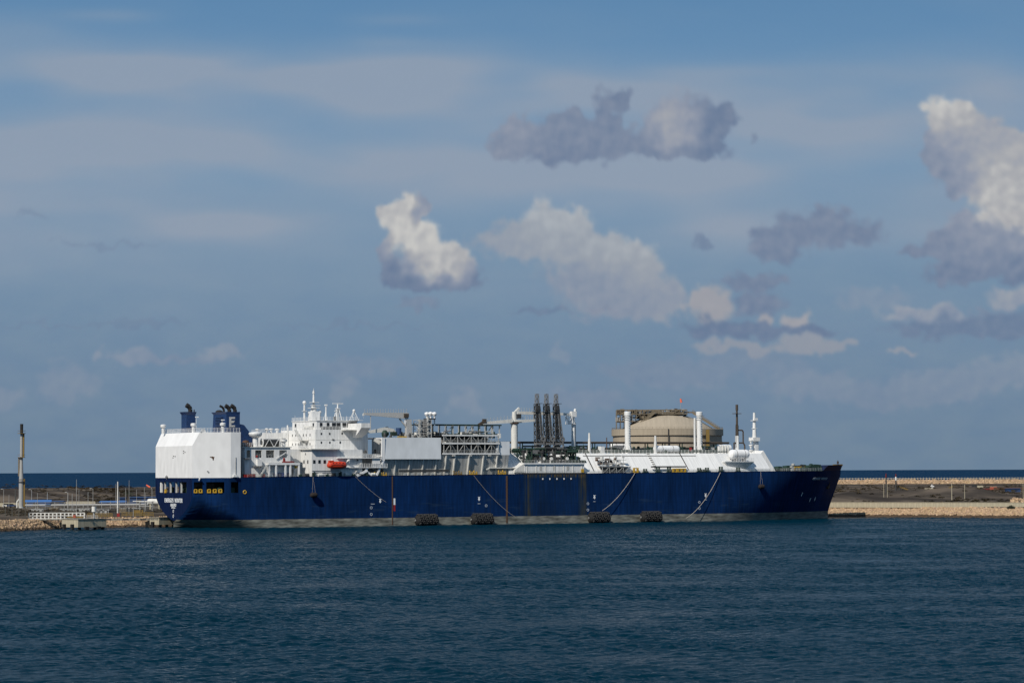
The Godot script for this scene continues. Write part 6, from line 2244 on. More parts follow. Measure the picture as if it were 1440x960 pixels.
func afloat() -> void:
	fender(83.01, "black tyre-covered floating fender nearest the stern, first of four along the hull")
	fender(104.48, "black tyre-covered floating fender second from the stern, under a white tug mark")
	fender(151.46, "black tyre-covered floating fender third from the stern, with a rope running down to it")
	fender(173.09, "black tyre-covered floating fender nearest the bow, last of four along the hull")
	line_between(Vector3(56.92, 16.98, 21.9), Vector3(68.1, 8.11, 23), 0.5, 0.04, "thin rope slanting down the hull just below the orange lifeboat")
	line_between(Vector3(102.21, 17.17, 21.9), Vector3(118.01, 2.45, 23.2), 1.3, 0.045, "thin rope slanting down the hull between second and third fender")
	line_between(Vector3(167.75, 17.8, 21.9), Vector3(153.02, 4.31, 23.4), 1.5, 0.075, "pale thick rope from yellow chock down to the third fender")
	line_between(Vector3(204.25, 17.81, 21.9), Vector3(187.74, 1.25, 24.2), 2.4, 0.075, "pale thick rope sagging to the water below the fore deck")
	# round fenders hung against the side
	for q in [[Vector3(41.27, 10.73, 22.9), "rusty round fender hanging on the hull below the white accommodation block", Vector3(41.4, 16.45, 22)], [Vector3(221.8, 12.49, 22), "rusty round fender hanging on the hull near the bow", Vector3(223.02, 17.75, 20.5)]]:
		var c: Vector3 = q[0]
		if c.x > 200.0:
			c.z = half_breadth(c.x, c.y) + 1.0
		var o := thing("hanging_fender", q[1], "fender", at_ship(c), SHIP_TURN, "round fenders hung on the hull")
		var st := mb()
		lathe(st, Vector3(-1.5, 0, 0), [[0.0, 0.2], [0.5, 0.3], [0.8, 0.7], [0.85, 1.2], [0.85, 1.8], [0.8, 2.3], [0.5, 2.7], [0.0, 2.8]], 16, Vector3(1, 0, 0))
		done(st, "fender_body", M["rust_dark"], o)
		st = mb()
		var topz := Vector3(0.2, deck_h(c.x) - c.y, half_breadth(c.x, 16.0) - c.z + 0.1)
		bar(st, Vector3(-0.6, 0.6, 0), topz, 0.03)
		bar(st, Vector3(0.6, 0.6, 0), topz, 0.03)
		done(st, "sling", M["rope"], o)
	# lifeboat and rescue boat
	var lb := thing("lifeboat", "enclosed orange red lifeboat hanging in white davits beside the accommodation", "lifeboat", at_ship(Vector3(49.88, 20.49, 22.6)), SHIP_TURN)
	boat_shell(lb, 3.7, 1.35, 1.55, "orange_red")
	var st2 := mb()
	box(st2, Vector3(-2.9, 1.25, -0.7), Vector3(-1.4, 1.85, 0.7))
	done(st2, "cockpit", M["orange_red"], lb)
	st2 = mb()
	box(st2, Vector3(-3.0, 0.38, 1.30), Vector3(3.0, 0.5, 1.42))
	done(st2, "rubbing_strake", M["maroon"], lb)
	for x in [-1.8, -0.6, 0.6, 1.8]:
		var w := mb()
		cbox(w, Vector3(x, 0.95, 1.13), Vector3(0.5, 0.22, 0.06))
		done(w, "window", M["window"], lb)
	# davits belong to the ship
	for s in [46.97, 53.14]:
		var st := mb()
		bar(st, Vector3(s, deck_h(s), 20.6), Vector3(s + 0.5, 21.6, 20.4), 0.55, 0.6)
		bar(st, Vector3(s + 0.5, 21.4, 20.4), Vector3(s + 1.4, 22.6, 22.6), 0.45, 0.5)
		bar(st, Vector3(s + 1.4, 22.5, 22.6), Vector3(s + 1.4, 21.4, 22.6), 0.08)
		done(st, "boat_davit", M["white"], ship)
	bxp("davit_beam", M["white"], ship, Vector3(47.36, 22.5, 20.2), Vector3(53.67, 22.9, 20.7))
	var rb := thing("rescue_boat", "small dark red rescue boat on the white gantry roof", "boat", at_ship(Vector3(33.62, 21.66, 18.7)), SHIP_TURN)
	boat_shell(rb, 2.5, 0.85, 0.5, "maroon")
	var st := mb()
	box(st, Vector3(-1.9, 0.35, -0.35), Vector3(-1.1, 1.1, 0.35))
	lathe(st, Vector3(-1.5, 1.1, 0), [[0.5, 0.0], [0.5, 0.25], [0.3, 0.55], [0.0, 0.6]], 10)
	done(st, "steering_console", M["red"], rb)
	# loose stores on the main deck
	for q in [[Vector3(18.07, 16.6, 20.4), Vector3(2.3, 1.1, 1.2), "red", "red deck crate at the foot of the aft house, left of a pair"], [Vector3(20.28, 16.59, 20.4), Vector3(1.5, 1.2, 1.2), "red", "taller red deck crate at the foot of the aft house, right of a pair"]]:
		var c: Vector3 = q[0]
		c.y = deck_h(c.x)
		var o := thing("deck_crate", q[3], "crate", at_ship(c), SHIP_TURN, "red crates on the after deck")
		var b := mb()
		cbox(b, Vector3(0, q[1].y * 0.45, 0), Vector3(q[1].x, q[1].y * 0.9, q[1].z))
		done(b, "crate_body", M[q[2]], o)
		b = mb()
		cbox(b, Vector3(0, q[1].y * 0.95, 0), Vector3(q[1].x + 0.12, q[1].y * 0.1, q[1].z + 0.12))
		done(b, "lid", M["maroon"], o)
		for x in [-0.35, 0.35]:
			b = mb()
			cbox(b, Vector3(x * q[1].x, q[1].y * 0.45, q[1].z * 0.5 + 0.03), Vector3(0.1, q[1].y * 0.9, 0.06))
			done(b, "batten", M["maroon"], o)
	var hr := thing("hose_reel", "round red hose reel on the after deck beside the stairway", "hose reel", at_ship(Vector3(23.83, deck_h(22), 20.6)), SHIP_TURN)
	st = mb()
	lathe(st, Vector3(0, 0.66, -0.35), [[0.0, 0.0], [0.64, 0.0], [0.64, 0.1], [0.34, 0.1], [0.34, 0.6], [0.64, 0.6], [0.64, 0.7], [0.0, 0.7]], 16, Vector3(0, 0, 1))
	done(st, "drum", M["red"], hr)
	st = mb()
	bar(st, Vector3(-0.5, 0, 0), Vector3(0, 0.66, 0), 0.1)
	bar(st, Vector3(0.5, 0, 0), Vector3(0, 0.66, 0), 0.1)
	done(st, "stand", M["maroon"], hr)
	var ct := thing("store_container", "blue steel store container under the white deck gantry", "container", at_ship(Vector3(31.08, deck_h(28), 18.8)), SHIP_TURN)
	st = mb()
	cbox(st, Vector3(0, 0.7, 0), Vector3(5.6, 1.4, 2.0))
	done(st, "container_body", M["container_blue"], ct)
	for k in 12:
		st = mb()
		cbox(st, Vector3(-2.6 + k * 0.47, 0.7, 1.03), Vector3(0.2, 1.25, 0.06))
		done(st, "corrugation", M["container_blue"], ct)

func boat_shell(o: Node, l: float, w: float, h: float, m: String) -> void:
	var st := mb()
	var n := 14
	var rings: Array = []
	for i in n + 1:
		var t := -1.0 + 2.0 * i / n
		var f := pow(maxf(0.0, 1.0 - pow(absf(t), 3.2)), 0.6)
		var ring: Array = []
		for k in 14:
			var a := TAU * k / 14.0
			var y := sin(a)
			var z := cos(a)
			var hh := (h if y > 0.0 else 1.0) * y
			ring.append(Vector3(t * l, hh * (0.35 + 0.65 * f) * (1.0 if f > 0.01 else 0.3) + 0.12 * t * t, z * w * f))
		rings.append(ring)
	for i in n:
		for k in 14:
			var j := (k + 1) % 14
			q4(st, rings[i][k], rings[i + 1][k], rings[i + 1][j], rings[i][j])
	done(st, "boat_hull", M[m], o)

# ------------------------------------------------------------------ shore
func rocks(called: String, label: String, a: Vector3, b: Vector3, count: int, depth: float, top: float, sd: int, big := 1.0) -> void:
	var r := RandomNumberGenerator.new()
	r.seed = sd
	# a few lumpy stones, each used many times
	var st := mb()
	var ico := SphereMesh.new()
	ico.radius = 1.0
	ico.height = 2.0
	ico.radial_segments = 7
	ico.rings = 4
	var arr := ico.get_mesh_arrays()
	var v: PackedVector3Array = arr[Mesh.ARRAY_VERTEX]
	var n := FastNoiseLite.new()
	n.seed = sd
	n.frequency = 0.9
	for k in v.size():
		var p := v[k]
		v[k] = p * (0.82 + 0.5 * n.get_noise_3d(p.x, p.y, p.z)) * Vector3(1.15, 0.75, 0.95)
	var id: PackedInt32Array = arr[Mesh.ARRAY_INDEX]
	for k in range(0, id.size(), 3):
		if v[id[k]] != v[id[k + 1]] and v[id[k + 1]] != v[id[k + 2]] and v[id[k]] != v[id[k + 2]]:
			t3(st, v[id[k]], v[id[k + 2]], v[id[k + 1]])
	var mesh := st.commit()
	var mm := MultiMesh.new()
	mm.transform_format = MultiMesh.TRANSFORM_3D
	mm.use_colors = true
	mm.mesh = mesh
	mm.instance_count = count
	for k in count:
		var t := r.randf()
		var d := r.randf()
		var p := a.lerp(b, t) + Vector3(0, lerpf(-0.5, top, d), -d * depth)
		var s := r.randf_range(0.45, 1.15) * big
		mm.set_instance_transform(k, Transform3D(Basis.from_euler(Vector3(r.randf() * 6, r.randf() * 6, r.randf() * 6)).scaled(Vector3.ONE * s), p))
		var g := r.randf_range(0.6, 1.12)
		var c := Color(g, g * r.randf_range(0.93, 1.0), g * r.randf_range(0.86, 1.0))
		if p.y < 0.35:
			c = Color(0.16, 0.14, 0.12)
		mm.set_instance_color(k, c)
	var o := MultiMeshInstance3D.new()
	o.multimesh = mm
	o.material_override = M["rubble"]
	o.name = numbered(called)
	o.set_meta("kind", "stuff")
	o.set_meta("label", label)
	o.set_meta("category", "rocks")
	add_child(o)

func lamp_post(at: Vector3, h: float, label: String, r := 0.16, arm := 1.3, m := "galvanised") -> void:
	var o := thing("lamp_post", label, "lamp post", at, 0.0, "lamp posts and poles on the shore")
	var st := mb()
	tube(st, Vector3.ZERO, Vector3(0, h, 0), r, r * 0.7, 8)
	done(st, "pole", M[m], o)
	if arm != 0.0:
		st = mb()
		bar(st, Vector3(0, h - 0.1, 0), Vector3(-arm, h + 0.25, 0), 0.14)
		cbox(st, Vector3(-arm, h + 0.2, 0), Vector3(0.9, 0.22, 0.45))
		done(st, "lamp_head", M[m], o)

func fence(called: String, label: String, pts: Array, h: float, step: float, m: String, t := 0.09, mesh_bars := true) -> void:
	var o := thing(called, label, "fence", pts[0])
	for k in pts.size() - 1:
		var p: Vector3 = pts[k] - pts[0]
		var q: Vector3 = pts[k + 1] - pts[0]
		var n := int(ceil(p.distance_to(q) / step))
		var pm := mb()
		bar(pm, Vector3.ZERO, Vector3(0, h, 0), t)
		var post := pm.commit()
		for i in mini(n, 60):
			put(post, "post", M[m], o, p.lerp(q, float(i) / n))
		var st := mb()
		for lv in ([0.95, 0.5, 0.1] if mesh_bars else [0.95]):
			bar(st, p + Vector3(0, h * lv, 0), q + Vector3(0, h * lv, 0), t * 0.6)
		if mesh_bars:
			var w := int(p.distance_to(q) / 0.45)
			for i in w:
				var c := p.lerp(q, (i + 0.5) / w)
				bar(st, c + Vector3(0, 0.1, 0), c + Vector3(0, h * 0.95, 0), 0.05)
		done(st, "fence_mesh", M[m], o)

func shed(label: String, at: Vector3, turn: float, l: float, d: float, h: float, ridge: float, wall: String, roof: String) -> Node3D:
	var o := thing("industrial_shed", label, "shed", at, turn, "")
	var st := mb()
	box(st, Vector3(-l * 0.5, 0, -d), Vector3(l * 0.5, h, 0))
	var w := done(st, "wall", M[wall], o)
	st = mb()
	var e := 0.5
	prism(st, [Vector2(-d - e, h + 0.02), Vector2(e, h + 0.02), Vector2(e, h + 0.2), Vector2(-d * 0.5, h + ridge), Vector2(-d - e, h + 0.2)], -l * 0.5 - e, l * 0.5 + e)
	var rf := done(st, "roof", M[roof], o)
	rf.rotation_degrees.y = -90.0
	for k in maxi(1, int(l / 9.0)):
		bxp("door", M["steel_dark"], w, Vector3(-l * 0.5 + 3.0 + k * 9.0, 0.0, 0.0), Vector3(-l * 0.5 + 5.4 + k * 9.0, h * 0.72, 0.06))
	return o

func dolphin(label: String, corner: Vector3, wl: float, wr: float, h: float, fenders: int) -> Node3D:
	# a square concrete mooring block seen on its corner
	var o := thing("mooring_dolphin", label, "mooring block", corner, SHIP_TURN, "concrete mooring blocks")
	var st := mb()
	box(st, Vector3(0, 0.9, -wl), Vector3(wr, h, 0))
	var b := done(st, "concrete_block", M["concrete_pale"], o)
	bxp("cap_slab", M["concrete"], o, Vector3(-0.15, h, -wl - 0.15), Vector3(wr + 0.15, h + 0.25, 0.15))
	var kx := int(wr / 2.6)
	for k in kx:
		tbp("pile", M["rubber"], o, Vector3(1.2 + k * (wr - 2.0) / maxf(1.0, kx - 1.0), -2.0, -0.9), Vector3(1.2 + k * (wr - 2.0) / maxf(1.0, kx - 1.0), 0.95, -0.9), 0.55)
	for k in fenders:
		var z := -wl * (k + 0.6) / fenders
		bxp("rubber_fender", M["rubber"], o, Vector3(-0.7, 0.2, z - 0.6), Vector3(0.0, 1.9, z + 0.6))
		var x := wr * (k + 0.7) / (fenders + 0.4)
		bxp("rubber_fender", M["rubber"], o, Vector3(x - 0.7, 0.1, 0.0), Vector3(x + 0.7, 1.1, 0.6))
	return o

func shore_left() -> void:
	rocks("shore_rocks", "tan boulders of the sea wall at the left edge", Vector3(-171.66, 0, -771.32), Vector3(-150, 0, -819.88), 2800, 8.0, 2.9, 5)
	rocks("shore_rocks", "tan boulders of the sea wall between mooring blocks and stern", Vector3(-142.85, 0, -834.09), Vector3(-117.13, 0, -854.53), 1500, 8.0, 2.9, 6, 0.85)
	var d1 := dolphin("pale concrete mooring block with fenders, left of the stern", Vector3(-140.32, 0, -804.59), 9.0, 11.2, 3.4, 2)
	d1.rotation_degrees.y = 45.0
	var bol := thing("signal_cabinet", "white cylinder cabinet standing on the concrete mooring block", "cabinet", d1.position + Vector3(4.4, 3.65, -4.4))
	tbp("stand", M["galvanised"], bol, Vector3.ZERO, Vector3(0, 2.2, 0), 0.3)
	tbp("cabinet_body", M["white_old"], bol, Vector3(0, 2.2, 0), Vector3(0, 3.9, 0), 0.75)
	railing("guard_rail", bol, M["galvanised"], [Vector3(-2.0, 0, 2.0), Vector3(1.6, 0, 2.0)], 1.1, 0.8, 0.09)
	var d2 := dolphin("concrete mooring block with black fenders half hidden by the stern", Vector3(-119.33, 0, -840.86), 4.8, 14.0, 3.2, 1)
	d2.rotation_degrees.y = 48.0
	var fr := thing("fender_frame", "black steel fender frame on the block beside the stern", "fender", Vector3(-123.12, 0, -844.66), 20.0)
	for k in 4:
		var st := mb()
		cbox(st, Vector3(-0.9 + k * 0.7, 1.0 + 0.5 * (k % 2), 0.2 * k), Vector3(0.9, 1.9 - 0.25 * k, 0.8))
		done(st, "rubber_block", M["rubber"], fr)
	for h in [2.8, 1.7]:
		bxp("frame_bar", M["rubber"], fr, Vector3(-1.5, h, -0.4), Vector3(1.5, h + 0.25, 0.4))
	# white access bridge to the mooring block
	var g := thing("access_bridge", "white railed access bridge running to the concrete mooring block", "footbridge", Vector3(-149.54, 3.45, -816), 2.0)
	bxp("walkway", M["concrete"], g, Vector3(-9.0, -0.4, -1.2), Vector3(9.2, 0.0, 0.4))
	for s in [0.0, -1.0]:
		var st := mb()
		for y in [0.12, 1.05, 1.95]:
			bar(st, Vector3(-9.0, y, s), Vector3(9.2, y, s), 0.2, 0.24)
		done(st, "side_beam", M["white_old"], g)
		for k in 15:
			bxp("side_post", M["white_old"], g, Vector3(-9.0 + k * 1.29, 0.22, s - 0.06), Vector3(-8.72 + k * 1.29, 1.86, s + 0.06))
	bxp("life_buoy_box", M["container_orange"], g, Vector3(5.6, 0.3, 0.15), Vector3(6.5, 1.3, 0.45))
	bxp("side_panel", M["ochre"], g, Vector3(3.6, 0.3, 0.12), Vector3(8.8, 0.75, 0.2))
	# flare stack
	var base := Vector3(-202.52, 4, -1026.68)
	var fl := thing("flare_stack", "tall grey flare stack with yellow ladders at the left edge", "chimney", base)
	var hgt := 34.68
	var st := mb()
	lathe(st, Vector3.ZERO, [[1.25, 0.0], [1.0, 0.6], [0.98, hgt * 0.34], [0.78, hgt * 0.42], [0.62, hgt * 0.56], [0.58, hgt * 0.75], [0.5, hgt * 0.88]], 18)
	done(st, "stack", M["galvanised"], fl)
	tbp("flare_tip", M["soot"], fl, Vector3(0, hgt * 0.88, 0), Vector3(0, hgt, 0), 0.62, 0.66)
	for q in [[0.31, 1.5, "steel_dark"], [0.60, 1.6, "ochre"], [0.885, 1.7, "ochre"]]:
		st = mb()
		lathe(st, Vector3(0, hgt * q[0], 0), [[0.5, 0.0], [q[1], 0.0], [q[1], 0.2], [0.5, 0.2]], 14)
		lathe(st, Vector3(0, hgt * q[0] + 1.1, 0), [[q[1] - 0.08, 0.0], [q[1], 0.0], [q[1], 0.12], [q[1] - 0.08, 0.12]], 14)
		done(st, "service_ring", M[q[2]], fl)
	for q in [[0.02, 0.35, 1.25], [0.6, 0.885, 0.85]]:
		st = mb()
		box(st, Vector3(q[2] - 0.25, hgt * q[0], -0.35), Vector3(q[2] + 0.3, hgt * q[1], 0.35))
		done(st, "ladder_cage", M["ochre"], fl)
	bxp("cable_duct", M["tan_steel"], fl, Vector3(-1.3, hgt * 0.38, -0.3), Vector3(-0.75, hgt * 0.6, 0.3))
	st = mb()
	path_tube(st, [Vector3(-1.7, 0, 0), Vector3(-1.7, 2.6, 0), Vector3(-0.8, 3.8, 0)], 0.3, 8)
	done(st, "feed_pipe", M["white_old"], fl)
	# fences by the stack
	fence("security_fence", "grey mesh security fence below the flare stack", [Vector3(-175.25, 3.35, -808), Vector3(-157.25, 3.38, -815)], 3.9, 2.4, "fence_grey", 0.16)
	fence("boundary_fence", "grey boundary fence behind the yellow rails near the stern", [Vector3(-164.83, 4, -874.91), Vector3(-142.82, 4, -877.54), Vector3(-125.63, 4, -888.69)], 2.2, 3.0, "fence_grey", 0.1)
	fence("perimeter_fence", "tall pale mesh fence behind the pump skids left of the stern", [Vector3(-192.61, 4, -986.43), Vector3(-166.69, 4, -989.5), Vector3(-140.81, 4, -1002.07)], 3.0, 4.0, "galvanised", 0.13)
	var qe := thing("quay_edge", "low dark concrete quay edge on top of the boulders left of the stern", "kerb", Vector3(-132.18, 3, -812.24))
	for k in 9:
		bxp("kerb_block", M["concrete"] if k % 3 else M["steel_dark"], qe, Vector3(k * 1.9 - 0.5, 0, -0.6), Vector3(k * 1.9 + 1.35, 0.55, 0.3))
	var gt := thing("pipe_gantry", "grey steel pipe gantry frame beside the white storage tank", "gantry", Vector3(-139.38, 4, -947.72))
	for x in [-2.4, 0.0, 2.4]:
		for z in [-0.8, 0.8]:
			bxp("leg", M["galvanised"], gt, Vector3(x - 0.1, 0, z - 0.1), Vector3(x + 0.1, 3.2, z + 0.1))
	for y in [1.6, 3.2]:
		bxp("beam", M["galvanised"], gt, Vector3(-2.6, y, -0.95), Vector3(2.6, y + 0.22, 0.95))
	for z in [-0.5, 0.0, 0.5]:
		tbp("pipe", M["white_old"], gt, Vector3(-5.0, 3.6, z), Vector3(3.0, 3.6, z), 0.16)
	# sheds and walls
	shed("low shed with bright blue roof beside the flare stack", Vector3(-207.69, 4, -1090.69), 10.0, 10.5, 9.0, 1.7, 1.0, "roof_blue", "roof_blue")
	shed("long low shed with pale blue roof behind the tall white pole", Vector3(-181.66, 4, -1129.98), 0.0, 11.0, 9.0, 1.0, 0.7, "roof_blue", "roof_blue")
	shed("small upright blue shed in front of the palm tree", Vector3(-183.04, 4, -1167.5), 0.0, 2.8, 4.0, 2.5, 0.4, "wall_blue", "wall_blue")
	shed("dark navy shed just left of the stern", Vector3(-171.93, 4, -1164.42), 0.0, 14.0, 12.0, 2.7, 0.5, "wall_blue", "wall_blue")
	shed("dark navy shed adjoining the right end of the bright blue shed", Vector3(-202.34, 4, -1100.51), 0.0, 6.6, 9.0, 1.7, 0.5, "wall_blue", "wall_blue")
	var walls := [["pale concrete boundary wall right of the blue shed", Vector3(-197.21, 4, -1134.16), 19.0, 1.5], ["pale concrete boundary wall left of the flare stack", Vector3(-217.78, 4, -1071.49), 12.5, 1.7]]
	for q in walls:
		var o := thing("boundary_wall", q[0], "wall", q[1])
		var n := int(q[2] / 2.4)
		var pm := mb()
		box(pm, Vector3(0, 0, -0.12), Vector3(2.36, q[3], 0.12))
		var panel := pm.commit()
		for k in n:
			put(panel, "wall_panel", M["concrete_pale"], o, Vector3(-q[2] * 0.5 + k * 2.4, 0, 0))
	# raised pipe run
	var pr := thing("pipe_run", "long grey raised pipe run crossing the shore left of the stern", "pipeline", Vector3(-176.74, 4, -1040.37))
	st = mb()
	for d in [0.0, 0.45]:
		tube(st, Vector3(-27.0, 1.0 + d * 0.5, -d), Vector3(33.0, 1.2 + d * 0.5, -d), 0.2, 0.2, 8)
	done(st, "pipe", M["galvanised"], pr)
	for k in 11:
		bxp("pipe_support", M["fence_grey"], pr, Vector3(-26.0 + k * 5.8, 0.0, -0.5), Vector3(-25.8 + k * 5.8, 0.9, 0.1))
	# yellow rails and small plant
	for q in [["ochre handrail along the quay edge, left part beside the mooring block", Vector3(-136.48, 3.6, -824.23), 8.2, 1.2], ["ochre handrail along the quay edge next to the stern", Vector3(-125.63, 3.6, -834.85), 10.5, 1.3]]:
		var o := thing("quay_handrail", q[0], "railing", q[1])
		for y in [0.5, 0.85, 1.2]:
			bxp("rail", M["ochre"], o, Vector3(-q[2] * 0.5, y * q[3] - 0.1, -0.08), Vector3(q[2] * 0.5, y * q[3] + 0.1, 0.08))
		for k in 8:
			bxp("rail_post", M["ochre"], o, Vector3(-q[2] * 0.5 + k * q[2] / 7.0 - 0.08, 0, -0.1), Vector3(-q[2] * 0.5 + k * q[2] / 7.0 + 0.08, 1.2 * q[3], 0.1))
	var yh := thing("yellow_platform", "yellow steel stair platform beside the stern", "platform", Vector3(-124.48, 3.8, -836.69))
	for p in [[-2.6, -0.6], [0.2, -0.6], [-2.6, 0.6], [0.2, 0.6]]:
		bxp("leg", M["ochre"], yh, Vector3(p[0] - 0.12, 0, p[1] - 0.12), Vector3(p[0] + 0.12, 2.0, p[1] + 0.12))
	bxp("deck", M["ochre"], yh, Vector3(-2.9, 1.1, -0.9), Vector3(0.5, 1.35, 0.9))
	bxp("top_rail", M["ochre"], yh, Vector3(-2.9, 2.0, 0.55), Vector3(0.5, 2.15, 0.7))
	bxp("screen", M["ochre"], yh, Vector3(-2.7, 1.4, -0.62), Vector3(-0.6, 2.0, -0.55))
	bxp("stair", M["ochre"], yh, Vector3(0.5, 0.3, -0.6), Vector3(3.0, 0.5, 0.6))
	var rbx := thing("fire_cabinet", "red fire hose cabinet on the quay under the tall white pole", "cabinet", Vector3(-131.21, 3.6, -829.53))
	bxp("cabinet_body", M["red"], rbx, Vector3(-0.45, 0.25, -0.3), Vector3(0.45, 1.3, 0.3))
	bxp("cabinet_top", M["container_orange"], rbx, Vector3(-0.5, 1.3, -0.35), Vector3(0.5, 1.42, 0.35))
	bxp("plinth", M["concrete"], rbx, Vector3(-0.4, 0, -0.25), Vector3(0.4, 0.25, 0.25))
	for q in [["grey pump skid behind the white cabinet", Vector3(-144.89, 4, -877.98), 5.6, 1.9, "galvanised"], ["dark pipe manifold skid between pump skid and yellow platform", Vector3(-135.84, 4, -890.88), 4.6, 2.2, "steel_dark"], ["grey valve skid right of the flare stack foot", Vector3(-179.23, 4, -939.9), 5.0, 1.2, "galvanised"], ["brown pipe skid below the bright blue shed", Vector3(-179.41, 4, -974.35), 4.0, 1.1, "tan_steel"], ["pale pump skid below the tall thin mast", Vector3(-160.84, 4, -935.79), 4.2, 1.3, "steel_light"], ["low grey valve skid behind the access bridge", Vector3(-168.5, 4, -945.85), 6.5, 1.0, "galvanised"], ["rusty pipe skid left of the yellow platform", Vector3(-141.74, 4, -907.49), 3.0, 1.8, "tan_steel"]]:
		var o := thing("pump_skid", q[0], "machinery", q[1])
		var rr := RandomNumberGenerator.new()
		rr.seed = int(q[2] * 10)
		for k in 7:
			var x := lerpf(-q[2] * 0.5, q[2] * 0.5, (k + 0.5) / 7.0)
			var s := mb()
			if k % 2 == 0:
				tube(s, Vector3(x, 0, 0), Vector3(x, q[3] * rr.randf_range(0.6, 1.0), 0), 0.3, 0.3, 10)
				lathe(s, Vector3(x, q[3] * 0.6, 0), [[0.3, 0.0], [0.5, 0.1], [0.3, 0.3]], 10)
				done(s, "vessel", M[q[4]], o)
			else:
				cbox(s, Vector3(x, q[3] * 0.3, 0.2), Vector3(0.8, q[3] * 0.6, 0.9))
				done(s, "pump", M[q[4]], o)
		bxp("cross_pipe", M["galvanised"], o, Vector3(-q[2] * 0.5, q[3] * 0.75, -0.15), Vector3(q[2] * 0.5, q[3] * 0.88, 0.15))
	var tk := thing("storage_tank", "white horizontal storage tank just left of the stern", "tank", Vector3(-142.15, 4, -983.71))
	st = mb()
	lathe(st, Vector3(-1.8, 2.9, 0), [[0.0, -0.35], [0.7, -0.25], [1.15, 0.0], [1.25, 0.3], [1.25, 5.4], [1.15, 5.7], [0.0, 6.0]], 20, Vector3(1, 0, 0))
	done(st, "vessel_shell", M["white_old"], tk)
	for x in [-0.8, 2.6]:
		bxp("saddle", M["concrete_pale"], tk, Vector3(x - 0.3, 0, -0.9), Vector3(x + 0.3, 2.0, 0.9))
	# windsock by the stern
	var ws := thing("windsock", "orange windsock on a curved pole left of the stern", "windsock", Vector3(-148.1, 4, -1023.27))
	st = mb()
	path_tube(st, [Vector3.ZERO, Vector3(0, 7.6, 0), Vector3(-0.3, 8.2, 0), Vector3(-0.9, 8.55, 0)], 0.1, 8)
	done(st, "pole", M["galvanised"], ws)
	st = mb()
	tube(st, Vector3(-0.9, 8.4, 0), Vector3(-2.4, 9.4, 0), 0.42, 0.3, 10, false)
	done(st, "sock", M["windsock"], ws)
	# poles
	var lp := [[5, 713, 688, 0.11, 0.8, "lamp post at the far left beyond the sea wall"], [12.5, 714, 695.5, 0.1, 0.0, "short pole between far left lamp and flare stack"], [21.5, 711, 688, 0.3, 0.0, "thick dark pole just left of the flare stack"],
		[44.3, 711, 688.5, 0.13, 0.9, "lamp post in front of the bright blue shed"], [52.5, 715, 693, 0.1, 0.0, "thin pole at the right end of the bright blue shed"], [66.4, 711, 692, 0.16, 0.0, "pale pole at the corner of the navy shed gable"],
		[95.3, 716, 692.5, 0.2, 0.8, "grey lamp post above the access bridge, left of a trio"], [101.3, 716, 694, 0.13, 0.0, "thin pole above the access bridge, middle of a trio"], [107.3, 724, 674, 0.1, 0.0, "tall thin mast above the right end of the access bridge"],
		[110.8, 712, 687.5, 0.1, 0.0, "thin pole right of the tall thin mast"], [123.6, 715, 691.5, 0.12, 0.0, "pole behind the white signal cabinet"], [130.5, 711, 687, 0.12, 1.0, "lamp post with arm between signal cabinet and palm"],
		[162.5, 712, 680, 0.09, 0.0, "thin pole tight against the tall white pole"], [165.3, 721, 677, 0.3, 0.0, "tall thick white pole standing behind the red cabinet"], [167.6, 712, 691, 0.08, 0.0, "short thin pole right of the tall white pole"],
		[176.3, 712, 685.5, 0.1, 0.0, "thin pole in front of the palm tree"], [181.2, 722, 675, 0.09, 0.0, "tall thin mast right of the palm tree"], [191.8, 712, 688, 0.1, 0.0, "thin pole in front of the dark navy shed"],
		[202.7, 721, 685, 0.1, 0.0, "thin pole left of the windsock, taller of two"], [204.6, 717, 692, 0.09, 0.0, "thin pole left of the windsock, shorter of two"], [187.3, 726, 710, 0.1, 0.0, "short pale post behind the yellow platform"]]
	for q in lp:
		var b := gp(q[0], q[1])
		lamp_post(b, (q[1] - q[2]) * -b.z / 3500.0, q[5], q[3], q[4], "white_old" if q[3] > 0.29 and q[0] > 100 else ("fence_grey" if q[3] > 0.29 else "galvanised"))
	# parked cars by the left wall
	for q in [[Vector3(-215.03, 4, -1060.22), "white_old", "small white parked car below the wall, left of the flare stack"], [Vector3(-212.96, 4, -1059.7), "wall_blue", "dark blue parked car below the wall, nearest the flare stack"]]:
		car(q[0], q[1], q[2])
	palm(Vector3(-172.36, 4, -1115.64))

# the shore poles stand on flat ground 4 m above the water: distance follows from how low the foot appears
func gp(x: float, y: float) -> Vector3:
	var hz := 665.0 - 0.00361 * x
	var d := 14.5 * 3500.0 / (y - hz)
	return Vector3((x - 720.0) / 3500.0 * d, LAND_Y, -d)

func car(at: Vector3, m: String, label: String) -> void:
	var o := thing("parked_car", label, "car", at, 12.0, "cars parked on the shore")
	var st := mb()
	prism(st, [Vector2(-2.1, 0.35), Vector2(2.1, 0.35), Vector2(2.1, 0.85), Vector2(1.2, 0.95), Vector2(-2.05, 0.95)], -0.85, 0.85)
	done(st, "body", M[m], o)
	st = mb()
	prism(st, [Vector2(-1.7, 0.95), Vector2(0.95, 0.95), Vector2(0.4, 1.5), Vector2(-1.4, 1.5)], -0.75, 0.75)
	done(st, "cabin", M["window"], o)
	for x in [-1.3, 1.3]:
		for z in [-0.8, 0.8]:
			tbp("wheel", M["rubber"], o, Vector3(x, 0.34, z - 0.1), Vector3(x, 0.34, z + 0.1), 0.34)

